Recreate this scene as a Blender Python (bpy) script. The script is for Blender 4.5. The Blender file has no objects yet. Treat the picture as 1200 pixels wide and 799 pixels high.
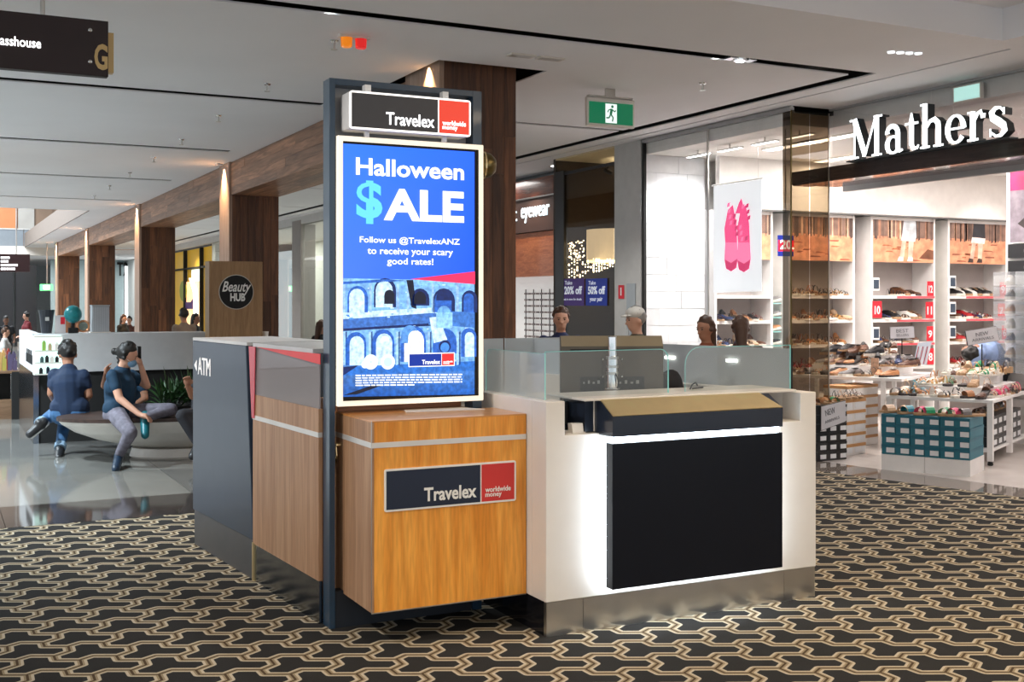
import bpy, bmesh, math, random
from mathutils import Vector, Matrix
import numpy as np
random.seed(7)
OR_ = ['first', 'second', 'third', 'fourth']
C = bpy.context.scene.collection
S = bpy.context.scene
# ---------------------------------------------------------------- camera, light, exposure
F, EYE, HY, TH = 1340.0, 1.55, 352.0, math.atan(680 / 1340.)
VD = (math.sin(TH), math.cos(TH)); RD = (math.cos(TH), -math.sin(TH))
cam = bpy.data.objects.new('camera', bpy.data.cameras.new('camera')); C.objects.link(cam)
cam.location = (0, 0, EYE); cam.rotation_euler = (math.pi / 2, 0, -TH)
cam.data.sensor_width = 36; cam.data.lens = 36 * F / 1200; cam.data.shift_y = -(399.5 - HY) / 1200
cam.data.clip_end = 300
S.camera = cam
S.view_settings.view_transform = 'Standard'; S.view_settings.look = 'None'
S.view_settings.gamma = 1; S.view_settings.use_curve_mapping = False
S.view_settings.exposure = 0.42
w = bpy.data.worlds.new('world'); S.world = w; w.use_nodes = True
w.node_tree.nodes['Background'].inputs[0].default_value = (0.86, 0.93, 1.0, 1)
w.node_tree.nodes['Background'].inputs[1].default_value = 0.8
def spot(x, y, z, power, col=(1, .95, .88), size=100, blend=.6, aim=None, rad=.05):
    l = bpy.data.lights.new('spot_lamp', 'SPOT'); l.energy = power; l.color = col
    l.spot_size = math.radians(size); l.spot_blend = blend; l.shadow_soft_size = rad
    o = bpy.data.objects.new('spot_lamp', l); C.objects.link(o); o.location = (x, y, z)
    if aim: o.rotation_euler = (Vector(aim) - Vector((x, y, z))).to_track_quat('-Z', 'Y').to_euler()
    return o
def area(x, y, z, sx, sy, power, col=(1, .97, .93), rot=(0, 0, 0)):
    l = bpy.data.lights.new('area_lamp', 'AREA'); l.shape = 'RECTANGLE'; l.size = sx; l.size_y = sy
    l.energy = power; l.color = col
    o = bpy.data.objects.new('area_lamp', l); C.objects.link(o); o.location = (x, y, z); o.rotation_euler = rot
    return o
# mall downlights behind and over the camera (the raised coffer of the ceiling)
for x, y in [(-2, -1.5), (1.5, -1.5), (5, -1.5)]:
    area(x, y, 3.6, 1.2, 1.2, 42, (1, .80, .58))
area(4.9, 2.2, 3.66, 2.6, 1.2, 42, (1, .80, .58))
for x, y in [(1.2, 2.6), (2.9, 2.9), (4.6, 3.6), (6.2, 4.4)]: spot(x, y, 3.6, 70, (1, .84, .64), 95)
for x, y in [(-1.0, 4.4), (-.6, 6.6)]: spot(x, y, 3.45, 210, (1, .92, .84), 62, .9, (1.7, y + 1.2, .9))  # unseen spots added at the left to brighten the kiosk's side faces
for x, y in [(5.6, 7.36), (2.4, 7.36)]: spot(x, y, 3.5, 70, (.9, .96, 1), 110)
for y in (10.9, 14.85, 18.9, 23.1):
    for x in (-2.8, -.9): spot(x, y, 3.5, 720, (.80, .93, 1), 128)  # spots added out of view to brighten the left floor and ceiling
for y in (11.07, 16, 21, 27, 33): spot(5.8, y, 3.44, 120, (1, .97, .92), 125)

# ---------------------------------------------------------------- pixel helpers (photo frame 1200x799) on real planes
def ray(px):
    t = (px - 600) / F
    return VD[0] + t * RD[0], VD[1] + t * RD[1]
def D3(px, py, d):
    r = ray(px); return Vector((d * r[0], d * r[1], EYE - (py - HY) * d / F))
class Plane:
    def __init__(s, p0, ux):
        s.p0 = Vector((p0[0], p0[1])); s.ux = Vector((ux[0], ux[1])).normalized(); s.n = Vector((s.ux.y, -s.ux.x))
    def uz(s, px, py):
        r = ray(px); d = s.p0.dot(s.n) / (r[0] * s.n.x + r[1] * s.n.y)
        p = Vector((d * r[0], d * r[1])); return (p - s.p0).dot(s.ux), EYE - (py - HY) * d / F
    def P(s, u, z, off=0.0):
        q = s.p0 + s.ux * u + s.n * off; return Vector((q.x, q.y, z))
def onY(y): return Plane((0, y), (1, 0))
def onX(x): return Plane((x, 0), (0, -1))
# ---------------------------------------------------------------- materials
MC = {}
def mat(name, col, rough=.5, metal=0, emit=0, ecol=None, spec=.5, alpha=None, noise=0, nscale=8, coat=0, bump=0):
    if name in MC: return MC[name]
    m = bpy.data.materials.new(name); m.use_nodes = True; nt = m.node_tree; b = nt.nodes['Principled BSDF']
    b.inputs['Base Color'].default_value = (*col, 1); b.inputs['Roughness'].default_value = rough
    b.inputs['Metallic'].default_value = metal; b.inputs['Specular IOR Level'].default_value = spec
    if coat: b.inputs['Coat Weight'].default_value = coat; b.inputs['Coat Roughness'].default_value = .05
    if emit: b.inputs['Emission Color'].default_value = (*(ecol or col), 1); b.inputs['Emission Strength'].default_value = emit
    n = nt.nodes.new('ShaderNodeTexNoise'); n.inputs['Scale'].default_value = nscale; n.inputs['Detail'].default_value = 3
    tc = nt.nodes.new('ShaderNodeTexCoord'); nt.links.new(tc.outputs['Object'], n.inputs['Vector'])
    k = noise or .04
    mr = nt.nodes.new('ShaderNodeMapRange'); mr.inputs[1].default_value = .3; mr.inputs[2].default_value = .7
    mr.inputs[3].default_value = 1 - k; mr.inputs[4].default_value = 1 + k
    nt.links.new(n.outputs[0], mr.inputs[0])
    vm = nt.nodes.new('ShaderNodeVectorMath'); vm.operation = 'SCALE'; vm.inputs[0].default_value = col
    nt.links.new(mr.outputs[0], vm.inputs['Scale']); nt.links.new(vm.outputs[0], b.inputs['Base Color'])
    if bump:
        bp = nt.nodes.new('ShaderNodeBump'); bp.inputs['Strength'].default_value = bump; bp.inputs['Distance'].default_value = .01
        nt.links.new(n.outputs[0], bp.inputs['Height']); nt.links.new(bp.outputs[0], b.inputs['Normal'])
    MC[name] = m; return m
def wood(name, c1, c2, rough=.45, scale=(22, 22, 1.2), coat=0):
    if name in MC: return MC[name]
    m = mat(name, c1, rough, coat=coat); nt = m.node_tree; b = nt.nodes['Principled BSDF']
    tc = nt.nodes.new('ShaderNodeTexCoord'); mp = nt.nodes.new('ShaderNodeMapping'); mp.inputs['Scale'].default_value = scale
    oi = nt.nodes.new('ShaderNodeObjectInfo'); ad = nt.nodes.new('ShaderNodeVectorMath'); ad.operation = 'ADD'
    nt.links.new(tc.outputs['Object'], mp.inputs[0]); nt.links.new(mp.outputs[0], ad.inputs[0])
    sc = nt.nodes.new('ShaderNodeVectorMath'); sc.operation = 'SCALE'; sc.inputs[0].default_value = (31, 17, 11)
    nt.links.new(oi.outputs['Random'], sc.inputs['Scale']); nt.links.new(sc.outputs[0], ad.inputs[1])
    n = nt.nodes.new('ShaderNodeTexNoise'); n.inputs['Scale'].default_value = 1; n.inputs['Detail'].default_value = 6
    n.inputs['Distortion'].default_value = 1.2
    nt.links.new(ad.outputs[0], n.inputs['Vector'])
    r = nt.nodes.new('ShaderNodeValToRGB'); r.color_ramp.elements[0].position = .35; r.color_ramp.elements[1].position = .65
    r.color_ramp.elements[0].color = (*c1, 1); r.color_ramp.elements[1].color = (*c2, 1)
    nt.links.new(n.outputs[0], r.inputs[0])
    n2 = nt.nodes.new('ShaderNodeTexNoise'); n2.inputs['Scale'].default_value = 7; n2.inputs['Detail'].default_value = 3
    nt.links.new(ad.outputs[0], n2.inputs['Vector'])
    mr = nt.nodes.new('ShaderNodeMapRange'); mr.inputs[1].default_value = .3; mr.inputs[2].default_value = .7; mr.inputs[3].default_value = .86; mr.inputs[4].default_value = 1.1
    nt.links.new(n2.outputs[0], mr.inputs[0])
    vm = nt.nodes.new('ShaderNodeVectorMath'); vm.operation = 'SCALE'
    nt.links.new(r.outputs[0], vm.inputs[0]); nt.links.new(mr.outputs[0], vm.inputs['Scale'])
    nt.links.new(vm.outputs[0], b.inputs['Base Color'])
    return m
def glass(name, tint=(.95, .98, .97), refl=.5, frost=0.0, frostcol=(.7, .75, .76), minr=0.02):
    """thin pane: transparent tinted + fresnel mirror, optionally part frosted"""
    if name in MC: return MC[name]
    m = bpy.data.materials.new(name); m.use_nodes = True; nt = m.node_tree; nt.nodes.clear()
    out = nt.nodes.new('ShaderNodeOutputMaterial'); t = nt.nodes.new('ShaderNodeBsdfTransparent'); t.inputs[0].default_value = (*tint, 1)
    g = nt.nodes.new('ShaderNodeBsdfGlossy'); g.inputs['Roughness'].default_value = .02
    fr = nt.nodes.new('ShaderNodeLayerWeight'); fr.inputs[0].default_value = .35
    mr = nt.nodes.new('ShaderNodeMapRange'); mr.inputs[3].default_value = minr; mr.inputs[4].default_value = refl
    nt.links.new(fr.outputs['Fresnel'], mr.inputs[0])
    base = t
    if frost:
        d = nt.nodes.new('ShaderNodeBsdfDiffuse'); d.inputs[0].default_value = (*frostcol, 1)
        tl = nt.nodes.new('ShaderNodeBsdfTranslucent'); tl.inputs[0].default_value = (*frostcol, 1)
        a = nt.nodes.new('ShaderNodeMixShader'); a.inputs[0].default_value = .4; nt.links.new(d.outputs[0], a.inputs[1]); nt.links.new(tl.outputs[0], a.inputs[2])
        b = nt.nodes.new('ShaderNodeMixShader'); b.inputs[0].default_value = frost
        nt.links.new(t.outputs[0], b.inputs[1]); nt.links.new(a.outputs[0], b.inputs[2]); base = b
    mx = nt.nodes.new('ShaderNodeMixShader'); nt.links.new(mr.outputs[0], mx.inputs[0])
    nt.links.new(base.outputs[0], mx.inputs[1]); nt.links.new(g.outputs[0], mx.inputs[2]); nt.links.new(mx.outputs[0], out.inputs[0])
    MC[name] = m; return m
def print_mat(name, emit=0, tex=0, texscale=20, rough=.4):
    """flat print: colour per polygon kept in an attribute; screens give light"""
    if name in MC: return MC[name]
    m = bpy.data.materials.new(name); m.use_nodes = True; nt = m.node_tree; b = nt.nodes['Principled BSDF']
    a = nt.nodes.new('ShaderNodeAttribute'); a.attribute_name = 'Col'; src = a.outputs['Color']
    if tex:
        tc = nt.nodes.new('ShaderNodeTexCoord'); n = nt.nodes.new('ShaderNodeTexNoise'); n.inputs['Scale'].default_value = texscale; n.inputs['Detail'].default_value = 6
        nt.links.new(tc.outputs['Object'], n.inputs['Vector'])
        mr = nt.nodes.new('ShaderNodeMapRange'); mr.inputs[1].default_value = .35; mr.inputs[2].default_value = .65; mr.inputs[3].default_value = 1 - tex; mr.inputs[4].default_value = 1 + tex
        nt.links.new(n.outputs[0], mr.inputs[0]); vm = nt.nodes.new('ShaderNodeVectorMath'); vm.operation = 'SCALE'
        nt.links.new(src, vm.inputs[0]); nt.links.new(mr.outputs[0], vm.inputs['Scale']); src = vm.outputs[0]
    b.inputs['Roughness'].default_value = rough
    if emit:
        b.inputs['Base Color'].default_value = (.01, .01, .01, 1)
        nt.links.new(src, b.inputs['Emission Color']); b.inputs['Emission Strength'].default_value = emit
    else: nt.links.new(src, b.inputs['Base Color'])
    MC[name] = m; return m
def srgb(r, g, b):
    f = lambda c: ((c / 255 + .055) / 1.055) ** 2.4 if c > 10 else c / 255 / 12.92
    return (f(r), f(g), f(b))

# ---------------------------------------------------------------- mesh building
def tag(o, label=None, cat=None, group=None, kind=None):
    if label: o['label'] = label
    if cat: o['category'] = cat
    if group: o['group'] = group
    if kind: o['kind'] = kind
    return o
def thing(name, label, cat, loc, rz=0, group=None):
    o = bpy.data.objects.new(name, None); C.objects.link(o); o.location = loc; o.rotation_euler = (0, 0, rz)
    o.empty_display_size = .1
    return tag(o, label, cat, group)
def root_of(p):
    while p.parent: p = p.parent
    return p
class M:
    def __init__(s): s.v = []; s.f = []; s.m = []; s.c = []
    def face(s, pts, mi=0, col=None):
        i = len(s.v); s.v += [tuple(p) for p in pts]; s.f.append(tuple(range(i, i + len(pts)))); s.m.append(mi); s.c.append(col)
    def box(s, x0, x1, y0, y1, z0, z1, mi=0, fr=None):
        p = [(x, y, z) for z in (z0, z1) for y in (y0, y1) for x in (x0, x1)]
        if fr: p = [fr(*q) for q in p]
        i = len(s.v); s.v += [tuple(q) for q in p]
        for f in ((0, 2, 3, 1), (4, 5, 7, 6), (0, 1, 5, 4), (2, 6, 7, 3), (0, 4, 6, 2), (1, 3, 7, 5)):
            s.f.append(tuple(i + k for k in f)); s.m.append(mi); s.c.append(None)
        return s
    def prism(s, poly, d, mi=0):
        """poly: list of 3D points (planar), d: extrusion vector"""
        d = Vector(d); n = len(poly); i = len(s.v)
        s.v += [tuple(p) for p in poly] + [tuple(Vector(p) + d) for p in poly]
        s.f.append(tuple(range(i, i + n))[::-1]); s.f.append(tuple(range(i + n, i + 2 * n))); s.m += [mi, mi]; s.c += [None, None]
        for k in range(n):
            a, b = i + k, i + (k + 1) % n; s.f.append((a, b, b + n, a + n)); s.m.append(mi); s.c.append(None)
        return s
    def cap(s, p0, p1, r0, r1=None, seg=10, rings=3, mi=0, flat=False):
        p0 = Vector(p0); p1 = Vector(p1); r1 = r0 if r1 is None else r1
        ax = p1 - p0; L = ax.length; ax = ax.normalized() if L > 1e-6 else Vector((0, 0, 1))
        t = ax.orthogonal().normalized(); b = ax.cross(t)
        prof = []
        if flat: prof = [(0, 0), (0, r0), (L, r1), (L, 0)]
        else:
            for k in range(rings + 1):
                a = math.pi / 2 * (1 - k / rings); prof.append((-math.sin(a) * r0, math.cos(a) * r0))
            for k in range(rings + 1):
                a = math.pi / 2 * k / rings; prof.append((L + math.sin(a) * r1, math.cos(a) * r1))
        return s.rev(p0, ax, t, b, prof, seg, mi)
    def rev(s, p0, ax, t, b, prof, seg=16, mi=0, sx=1, sy=1):
        i = len(s.v); n = len(prof)
        for h, r in prof:
            for k in range(seg):
                a = 2 * math.pi * k / seg
                s.v.append(tuple(p0 + ax * h + t * (max(r, 1e-5) * sx * math.cos(a)) + b * (max(r, 1e-5) * sy * math.sin(a))))
        for j in range(n - 1):
            for k in range(seg):
                k2 = (k + 1) % seg
                s.f.append((i + j * seg + k, i + j * seg + k2, i + (j + 1) * seg + k2, i + (j + 1) * seg + k)); s.m.append(mi); s.c.append(None)
        s.f.append(tuple(i + k for k in range(seg))[::-1]); s.f.append(tuple(i + (n - 1) * seg + k for k in range(seg))); s.m += [mi, mi]; s.c += [None, None]
        return s
    def lathe(s, c, prof, seg=20, mi=0, sx=1, sy=1):   # prof: (z, r)
        return s.rev(Vector(c), Vector((0, 0, 1)), Vector((1, 0, 0)), Vector((0, 1, 0)), prof, seg, mi, sx, sy)
    def ell(s, c, r, seg=12, rings=8, mi=0, rot=None):
        i0 = len(s.v)
        pr = [(-math.cos(math.pi * k / rings), math.sin(math.pi * k / rings)) for k in range(rings + 1)]
        s.rev(Vector((0, 0, 0)), Vector((0, 0, 1)), Vector((1, 0, 0)), Vector((0, 1, 0)), pr, seg, mi)
        R = rot or Matrix.Identity(3)
        for k in range(i0, len(s.v)):
            q = s.v[k]; s.v[k] = tuple(Vector(c) + R @ Vector((q[0] * r[0], q[1] * r[1], q[2] * r[2])))
        return s
    def tube(s, pts, r, seg=8, mi=0):
        for a, b in zip(pts[:-1], pts[1:]): s.cap(a, b, r, r, seg, 2, mi)
        return s
    def mesh(s, name, mats, origin=(0, 0, 0), rz=0, smooth=False):
        me = bpy.data.meshes.new(name); R = Matrix.Rotation(-rz, 3, 'Z'); o = Vector(origin)
        v = np.array(s.v, dtype=float) - np.array(o); Rn = np.array(R); v = v @ Rn.T
        me.from_pydata(v.tolist(), [], s.f)
        for m in (mats if isinstance(mats, (list, tuple)) else [mats]): me.materials.append(m)
        if any(s.m): me.polygons.foreach_set('material_index', s.m)
        if any(c is not None for c in s.c):
            at = me.color_attributes.new('Col', 'FLOAT_COLOR', 'CORNER'); arr = []
            for p, c in zip(me.polygons, s.c):
                c = c or (1, 1, 1); cs = c if isinstance(c[0], (tuple, list)) else [c] * p.loop_total
                for q in cs: arr += [q[0], q[1], q[2], 1]
            at.data.foreach_set('color', arr)
        if smooth: me.polygons.foreach_set('use_smooth', [True] * len(me.polygons))
        if not any(c is not None for c in s.c):
            bm = bmesh.new(); bm.from_mesh(me); bmesh.ops.remove_doubles(bm, verts=bm.verts, dist=1e-6) if smooth else None
            bmesh.ops.recalc_face_normals(bm, faces=bm.faces); bm.to_mesh(me); bm.free()
        return me
    def build(s, name, mats, parent=None, bev=0, smooth=False, label=None):
        if parent is not None:
            r = root_of(parent); me = s.mesh(name, mats, r.location, r.rotation_euler.z, smooth)
            o = bpy.data.objects.new(name, me); C.objects.link(o); o.parent = parent
            if parent.parent is None and parent.type == 'MESH': pass
        else:
            a = np.array(s.v); lo = a.min(0); hi = a.max(0); org = ((lo[0] + hi[0]) / 2, (lo[1] + hi[1]) / 2, lo[2])
            me = s.mesh(name, mats, org, 0, smooth); o = bpy.data.objects.new(name, me); C.objects.link(o); o.location = org
        if bev:
            b = o.modifiers.new('bevel', 'BEVEL'); b.width = bev; b.segments = 2; b.limit_method = 'ANGLE'; b.angle_limit = .6
        if label: o['label'] = label
        return o
def copy_tree(o, parent=None):
    c = o.copy(); C.objects.link(c)
    if parent is not None: c.parent = parent
    for ch in list(o.children): copy_tree(ch, c)
    return c
def struct(o): o['kind'] = 'structure'; return o
def bx(x0, x1, y0, y1, z0, z1): return M().box(x0, x1, y0, y1, z0, z1)
def frame(org, u, v):
    o = Vector((*org[:2], org[2] if len(org) > 2 else 0))
    return lambda a, b, c: (o.x + u[0] * a + v[0] * b, o.y + u[1] * a + v[1] * b, o.z + c)
# text laid on a plane, fitted between two photo pixels or given size
def text_mesh(txt, w_, h_, depth, bold=0.0, shear=0):
    cu = bpy.data.curves.new('t', 'FONT'); cu.body = txt; cu.size = 1; cu.extrude = .001; cu.offset = bold; cu.resolution_u = 3; cu.shear = shear
    ob = bpy.data.objects.new('t', cu); C.objects.link(ob)
    bpy.context.view_layer.update()
    dg = bpy.context.evaluated_depsgraph_get(); me = bpy.data.meshes.new_from_object(ob.evaluated_get(dg))
    n = len(me.vertices); a = np.empty(n * 3); me.vertices.foreach_get('co', a); a = a.reshape(-1, 3)
    fs = [tuple(p.vertices) for p in me.polygons]
    bpy.data.objects.remove(ob); bpy.data.curves.remove(cu); bpy.data.meshes.remove(me)
    lo = a.min(0); hi = a.max(0)
    a[:, 0] = (a[:, 0] - lo[0]) / (hi[0] - lo[0]) * w_; a[:, 1] = (a[:, 1] - lo[1]) / (hi[1] - lo[1]) * (h_ or w_ * (hi[1] - lo[1]) / (hi[0] - lo[0]))
    a[:, 2] = (a[:, 2] + .001) / .002 * depth
    return a, fs
def text(txt, name, pl, u0, z0, w_, h_, matl, parent, depth=.004, off=0.0, bold=.0, rot=0, shear=0):
    a, fs = text_mesh(txt, w_, h_, depth, bold, shear); m = M(); cr, sr = math.cos(rot), math.sin(rot)
    m.v = [tuple(pl.P(u0 + x * cr - y * sr, z0 + x * sr + y * cr, off + z)) for x, y, z in a]; m.f = fs; m.m = [0] * len(fs); m.c = [None] * len(fs)
    return m.build(name, matl, parent)
def textpx(txt, name, pl, x0, y0, x1, y1, matl, parent, **k):
    """x0,y0 = lower left, x1,y1 = upper right, photo pixels on the plane"""
    u0, z0 = pl.uz(x0, y0); u1, _ = pl.uz(x1, y0); _, z1 = pl.uz(x0, y1)
    return text(txt, name, pl, u0, z0, u1 - u0, z1 - z0, matl, parent, **k)
def pr_quad(m, pl, pts, col, off):
    m.face([pl.P(u, z, off) for u, z in pts], 0, col)
def pr_px(m, pl, pts, col, off): pr_quad(m, pl, [pl.uz(*p) for p in pts], col, off)
# ---------------------------------------------------------------- colours
white = mat('white_laminate', (.76, .715, .655), .35, noise=.02)
ceil_m = mat('ceiling_paint', (.90, .90, .92), .9, noise=.03, nscale=.6)
black = mat('black_satin', (.008, .008, .01), .4)
blackm = mat('matt_black', (.01, .01, .01), .8)
navy = mat('navy_gloss', (.018, .026, .045), .22, coat=.3)
navy2 = mat('navy_gantry', (.02, .05, .09), .3, coat=.3)
steel = mat('brushed_steel', (.62, .6, .57), .28, metal=1, noise=.1, nscale=3)
chrome = mat('chrome', (.85, .85, .85), .12, metal=1)
brass = mat('brass', (1.0, .80, .45), .35, metal=1, noise=.05)
gold = mat('dark_gold', (.16, .12, .05), .3, metal=1)
cream = mat('cream_acrylic', (.9, .82, .7), .4, emit=.55, ecol=(1, .88, .7))
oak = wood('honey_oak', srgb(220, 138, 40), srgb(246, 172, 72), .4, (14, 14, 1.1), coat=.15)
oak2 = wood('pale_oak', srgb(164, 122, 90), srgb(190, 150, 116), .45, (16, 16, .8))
darkw = [wood('timber_%d' % i, tuple(k * c for c in srgb(70, 42, 26)), tuple(k * c for c in srgb(108, 68, 42)), .42, (18, 18, 1.3)) for i, k in enumerate((.8, 1.0, 1.25, 1.6))]
led = mat('led_white', (1, 1, 1), .5, emit=13, ecol=(.74, .87, 1))
lamp_e = mat('lamp_glow', (1, 1, 1), .5, emit=20, ecol=(.9, .95, 1))
red_m = mat('red_panel', (.80, .03, .03), .35)
# ---------------------------------------------------------------- carpet
def carpet_mat():
    m = bpy.data.materials.new('patterned_carpet'); m.use_nodes = True; nt = m.node_tree; N = nt.nodes; L = nt.links
    b = N['Principled BSDF']; b.inputs['Roughness'].default_value = .95; b.inputs['Specular IOR Level'].default_value = .12
    A, RW, AM, WD = .2727, .195, .03, .0265
    def mth(op, a, c=None, d=None):
        n = N.new('ShaderNodeMath'); n.operation = op
        for i, x in enumerate((a, c, d)):
            if x is None: continue
            if isinstance(x, (int, float)): n.inputs[i].default_value = x
            else: L.new(x, n.inputs[i])
        return n.outputs[0]
    g = N.new('ShaderNodeNewGeometry')
    mp = N.new('ShaderNodeMapping'); mp.vector_type = 'POINT'; L.new(g.outputs['Position'], mp.inputs[0])
    ang = TH - math.radians(.5)             # weave axes lie a little off the camera's
    mp.inputs['Rotation'].default_value = (0, 0, ang)
    org = D3(668, 761.2, 5.076); ca, sa = math.cos(ang), math.sin(ang)
    mp.inputs['Location'].default_value = (-(org.x * ca - org.y * sa), -(org.x * sa + org.y * ca), 0)
    sp = N.new('ShaderNodeSeparateXYZ'); L.new(mp.outputs[0], sp.inputs[0]); u, v = sp.outputs[0], sp.outputs[1]
    u = mth('SUBTRACT', u, mth('MULTIPLY', v, .059))
    s = mth('DIVIDE', v, RW)
    def comb(x, y):
        c = N.new('ShaderNodeCombineXYZ')
        for i, q in enumerate((x, y)):
            if isinstance(q, (int, float)): c.inputs[i].default_value = q
            else: L.new(q, c.inputs[i])
        return c.outputs[0]
    def seg(p, a, c):
        ba = Vector((c[0] - a[0], c[1] - a[1], 0)); l2 = ba.length_squared
        s1 = N.new('ShaderNodeVectorMath'); s1.operation = 'SUBTRACT'; L.new(p, s1.inputs[0]); s1.inputs[1].default_value = (a[0], a[1], 0)
        d = N.new('ShaderNodeVectorMath'); d.operation = 'DOT_PRODUCT'; L.new(s1.outputs[0], d.inputs[0]); d.inputs[1].default_value = ba / l2
        h = mth('MINIMUM', mth('MAXIMUM', d.outputs['Value'], 0), 1)
        sc = N.new('ShaderNodeVectorMath'); sc.operation = 'SCALE'; sc.inputs[0].default_value = ba; L.new(h, sc.inputs['Scale'])
        ds = N.new('ShaderNodeVectorMath'); ds.operation = 'DISTANCE'; L.new(s1.outputs[0], ds.inputs[0]); L.new(sc.outputs[0], ds.inputs[1])
        return ds.outputs['Value']
    n = mth('FLOOR', s); vb = mth('MULTIPLY', mth('SUBTRACT', mth('SUBTRACT', s, n), .5), RW)
    uc = mth('SUBTRACT', mth('SUBTRACT', u, mth('MULTIPLY', n, A / 2)), .0137)
    t = mth('SUBTRACT', mth('FRACT', mth('ADD', mth('DIVIDE', uc, A), .5)), .5)
    fu = mth('MULTIPLY', mth('ABSOLUTE', t), A)
    p = comb(fu, vb)
    d = seg(p, (0, AM), (.0505, AM))
    d = mth('MINIMUM', d, seg(p, (.0505, AM), (.0858, -AM)))
    d = mth('MINIMUM', d, seg(p, (.0858, -AM), (.15, -AM)))
    m_ = mth('ROUND', s); vs = mth('ABSOLUTE', mth('MULTIPLY', mth('SUBTRACT', s, m_), RW))
    us = mth('SUBTRACT', mth('SUBTRACT', u, mth('MULTIPLY', m_, A / 2)), .205)
    tu = mth('MULTIPLY', mth('SUBTRACT', mth('FRACT', mth('ADD', mth('DIVIDE', us, A), .5)), .5), A)
    d = mth('MINIMUM', d, seg(comb(tu, vs), (0, .0675), (.036, 0)))
    r = N.new('ShaderNodeValToRGB'); cr = r.color_ramp; cr.interpolation = 'LINEAR'
    L.new(mth('DIVIDE', d, WD), r.inputs[0])
    dk = (.028, .027, .026); cm = srgb(190, 178, 156); tn = srgb(150, 136, 112); br = srgb(80, 64, 46)
    st = [(0, br), (.16, br), (.24, tn), (.40, tn), (.48, srgb(150, 126, 90)), (.54, cm), (.92, cm), (1.0, dk)]
    cr.elements[0].position = 0; cr.elements[0].color = (*br, 1); cr.elements[1].position = 1; cr.elements[1].color = (*dk, 1)
    for q, c in st[1:-1]:
        e = cr.elements.new(q); e.color = (*c, 1)
    no = N.new('ShaderNodeTexNoise'); no.inputs['Scale'].default_value = 220; L.new(g.outputs['Position'], no.inputs['Vector'])
    mr = N.new('ShaderNodeMapRange'); mr.inputs[1].default_value = .3; mr.inputs[2].default_value = .7; mr.inputs[3].default_value = .8; mr.inputs[4].default_value = 1.15
    L.new(no.outputs[0], mr.inputs[0]); vm = N.new('ShaderNodeVectorMath'); vm.operation = 'SCALE'
    L.new(r.outputs[0], vm.inputs[0]); L.new(mr.outputs[0], vm.inputs['Scale']); L.new(vm.outputs[0], b.inputs['Base Color'])
    return m
# floor: carpet island, polished stone tiles around it, pale shop floor
cp = [(-8, -6), (10.5, -6), (8.25, 4.2), (7.66, 6.2), (7.05, 8.5), (-8, 8.5)]
o = M().prism([(x, y, -.05) for x, y in cp], (0, 0, .05)).build('floor', carpet_mat()); struct(o)
o['label'] = 'patterned charcoal and cream carpet'
stone = [mat('polished_stone_%d' % i, c, .07, noise=.08, nscale=2) for i, c in enumerate([(.17, .167, .16), (.20, .195, .18), (.155, .15, .142)])]
stone_d = mat('dark_polished_stone', (.055, .045, .04), .06, noise=.15, nscale=2)
stone_l = mat('pale_polished_stone', (.22, .21, .19), .08, noise=.06, nscale=2)
taupe = mat('taupe_polished_stone', (.20, .165, .14), .05, noise=.1)
shopf = mat('shop_floor', (.62, .56, .52), .25, noise=.06, nscale=3)
fl = struct(M().prism([(-8, 8.45, -.08), (9, 8.45, -.08), (9, 70, -.08), (-8, 70, -.08)], (0, 0, .05)).build('floor', mat('grout', (.12, .11, .1), .6)))
ny = [8.505, 9.38] + [9.38 + 1.42 * k for k in range(1, 12)]
for j in range(len(ny) - 1):
    for i in range(-2, 6):
        x0 = 1.87 + (i - 1) * 1.42; x1 = x0 + 1.42
        if x1 > 7.3: x1 = 7.3
        if x0 >= 7.3: continue
        m_ = stone_d if j == 0 else (stone_l if j == 1 and i <= 0 else stone[(i * 3 + j * 5) % 3])
        bx(x0 + .002, x1 - .002, ny[j] + .002, ny[j + 1] - .002, -.03, 0).build('floor_tile', m_, fl)
bx(-8, 7.6, ny[-1], 70, -.03, 0).build('floor_tile', stone[0], fl)['kind'] = 'stuff'
# taupe strip along the shops, pale shop floor inside the lease line
tp = [(7.05, 8.5), (7.66, 6.2), (8.25, 4.2), (10.5, -6), (11, -6), (8.6, 4.2), (8.05, 6.4), (7.7, 8.2), (7.6, 8.85), (7.3, 8.85), (7.3, 8.5)]
struct(M().prism([(x, y, -.05) for x, y in tp], (0, 0, .05)).build('floor', taupe))
struct(bx(7.3, 7.6, 8.85, 45, -.05, 0).build('floor', taupe))
sp_ = [(11, -6), (24, -6), (24, 16), (7.6, 16), (7.6, 8.85), (7.7, 8.2), (8.05, 6.4), (8.6, 4.2)]
struct(M().prism([(x, y, -.05) for x, y in sp_], (0, 0, .05)).build('floor', shopf))

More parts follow.
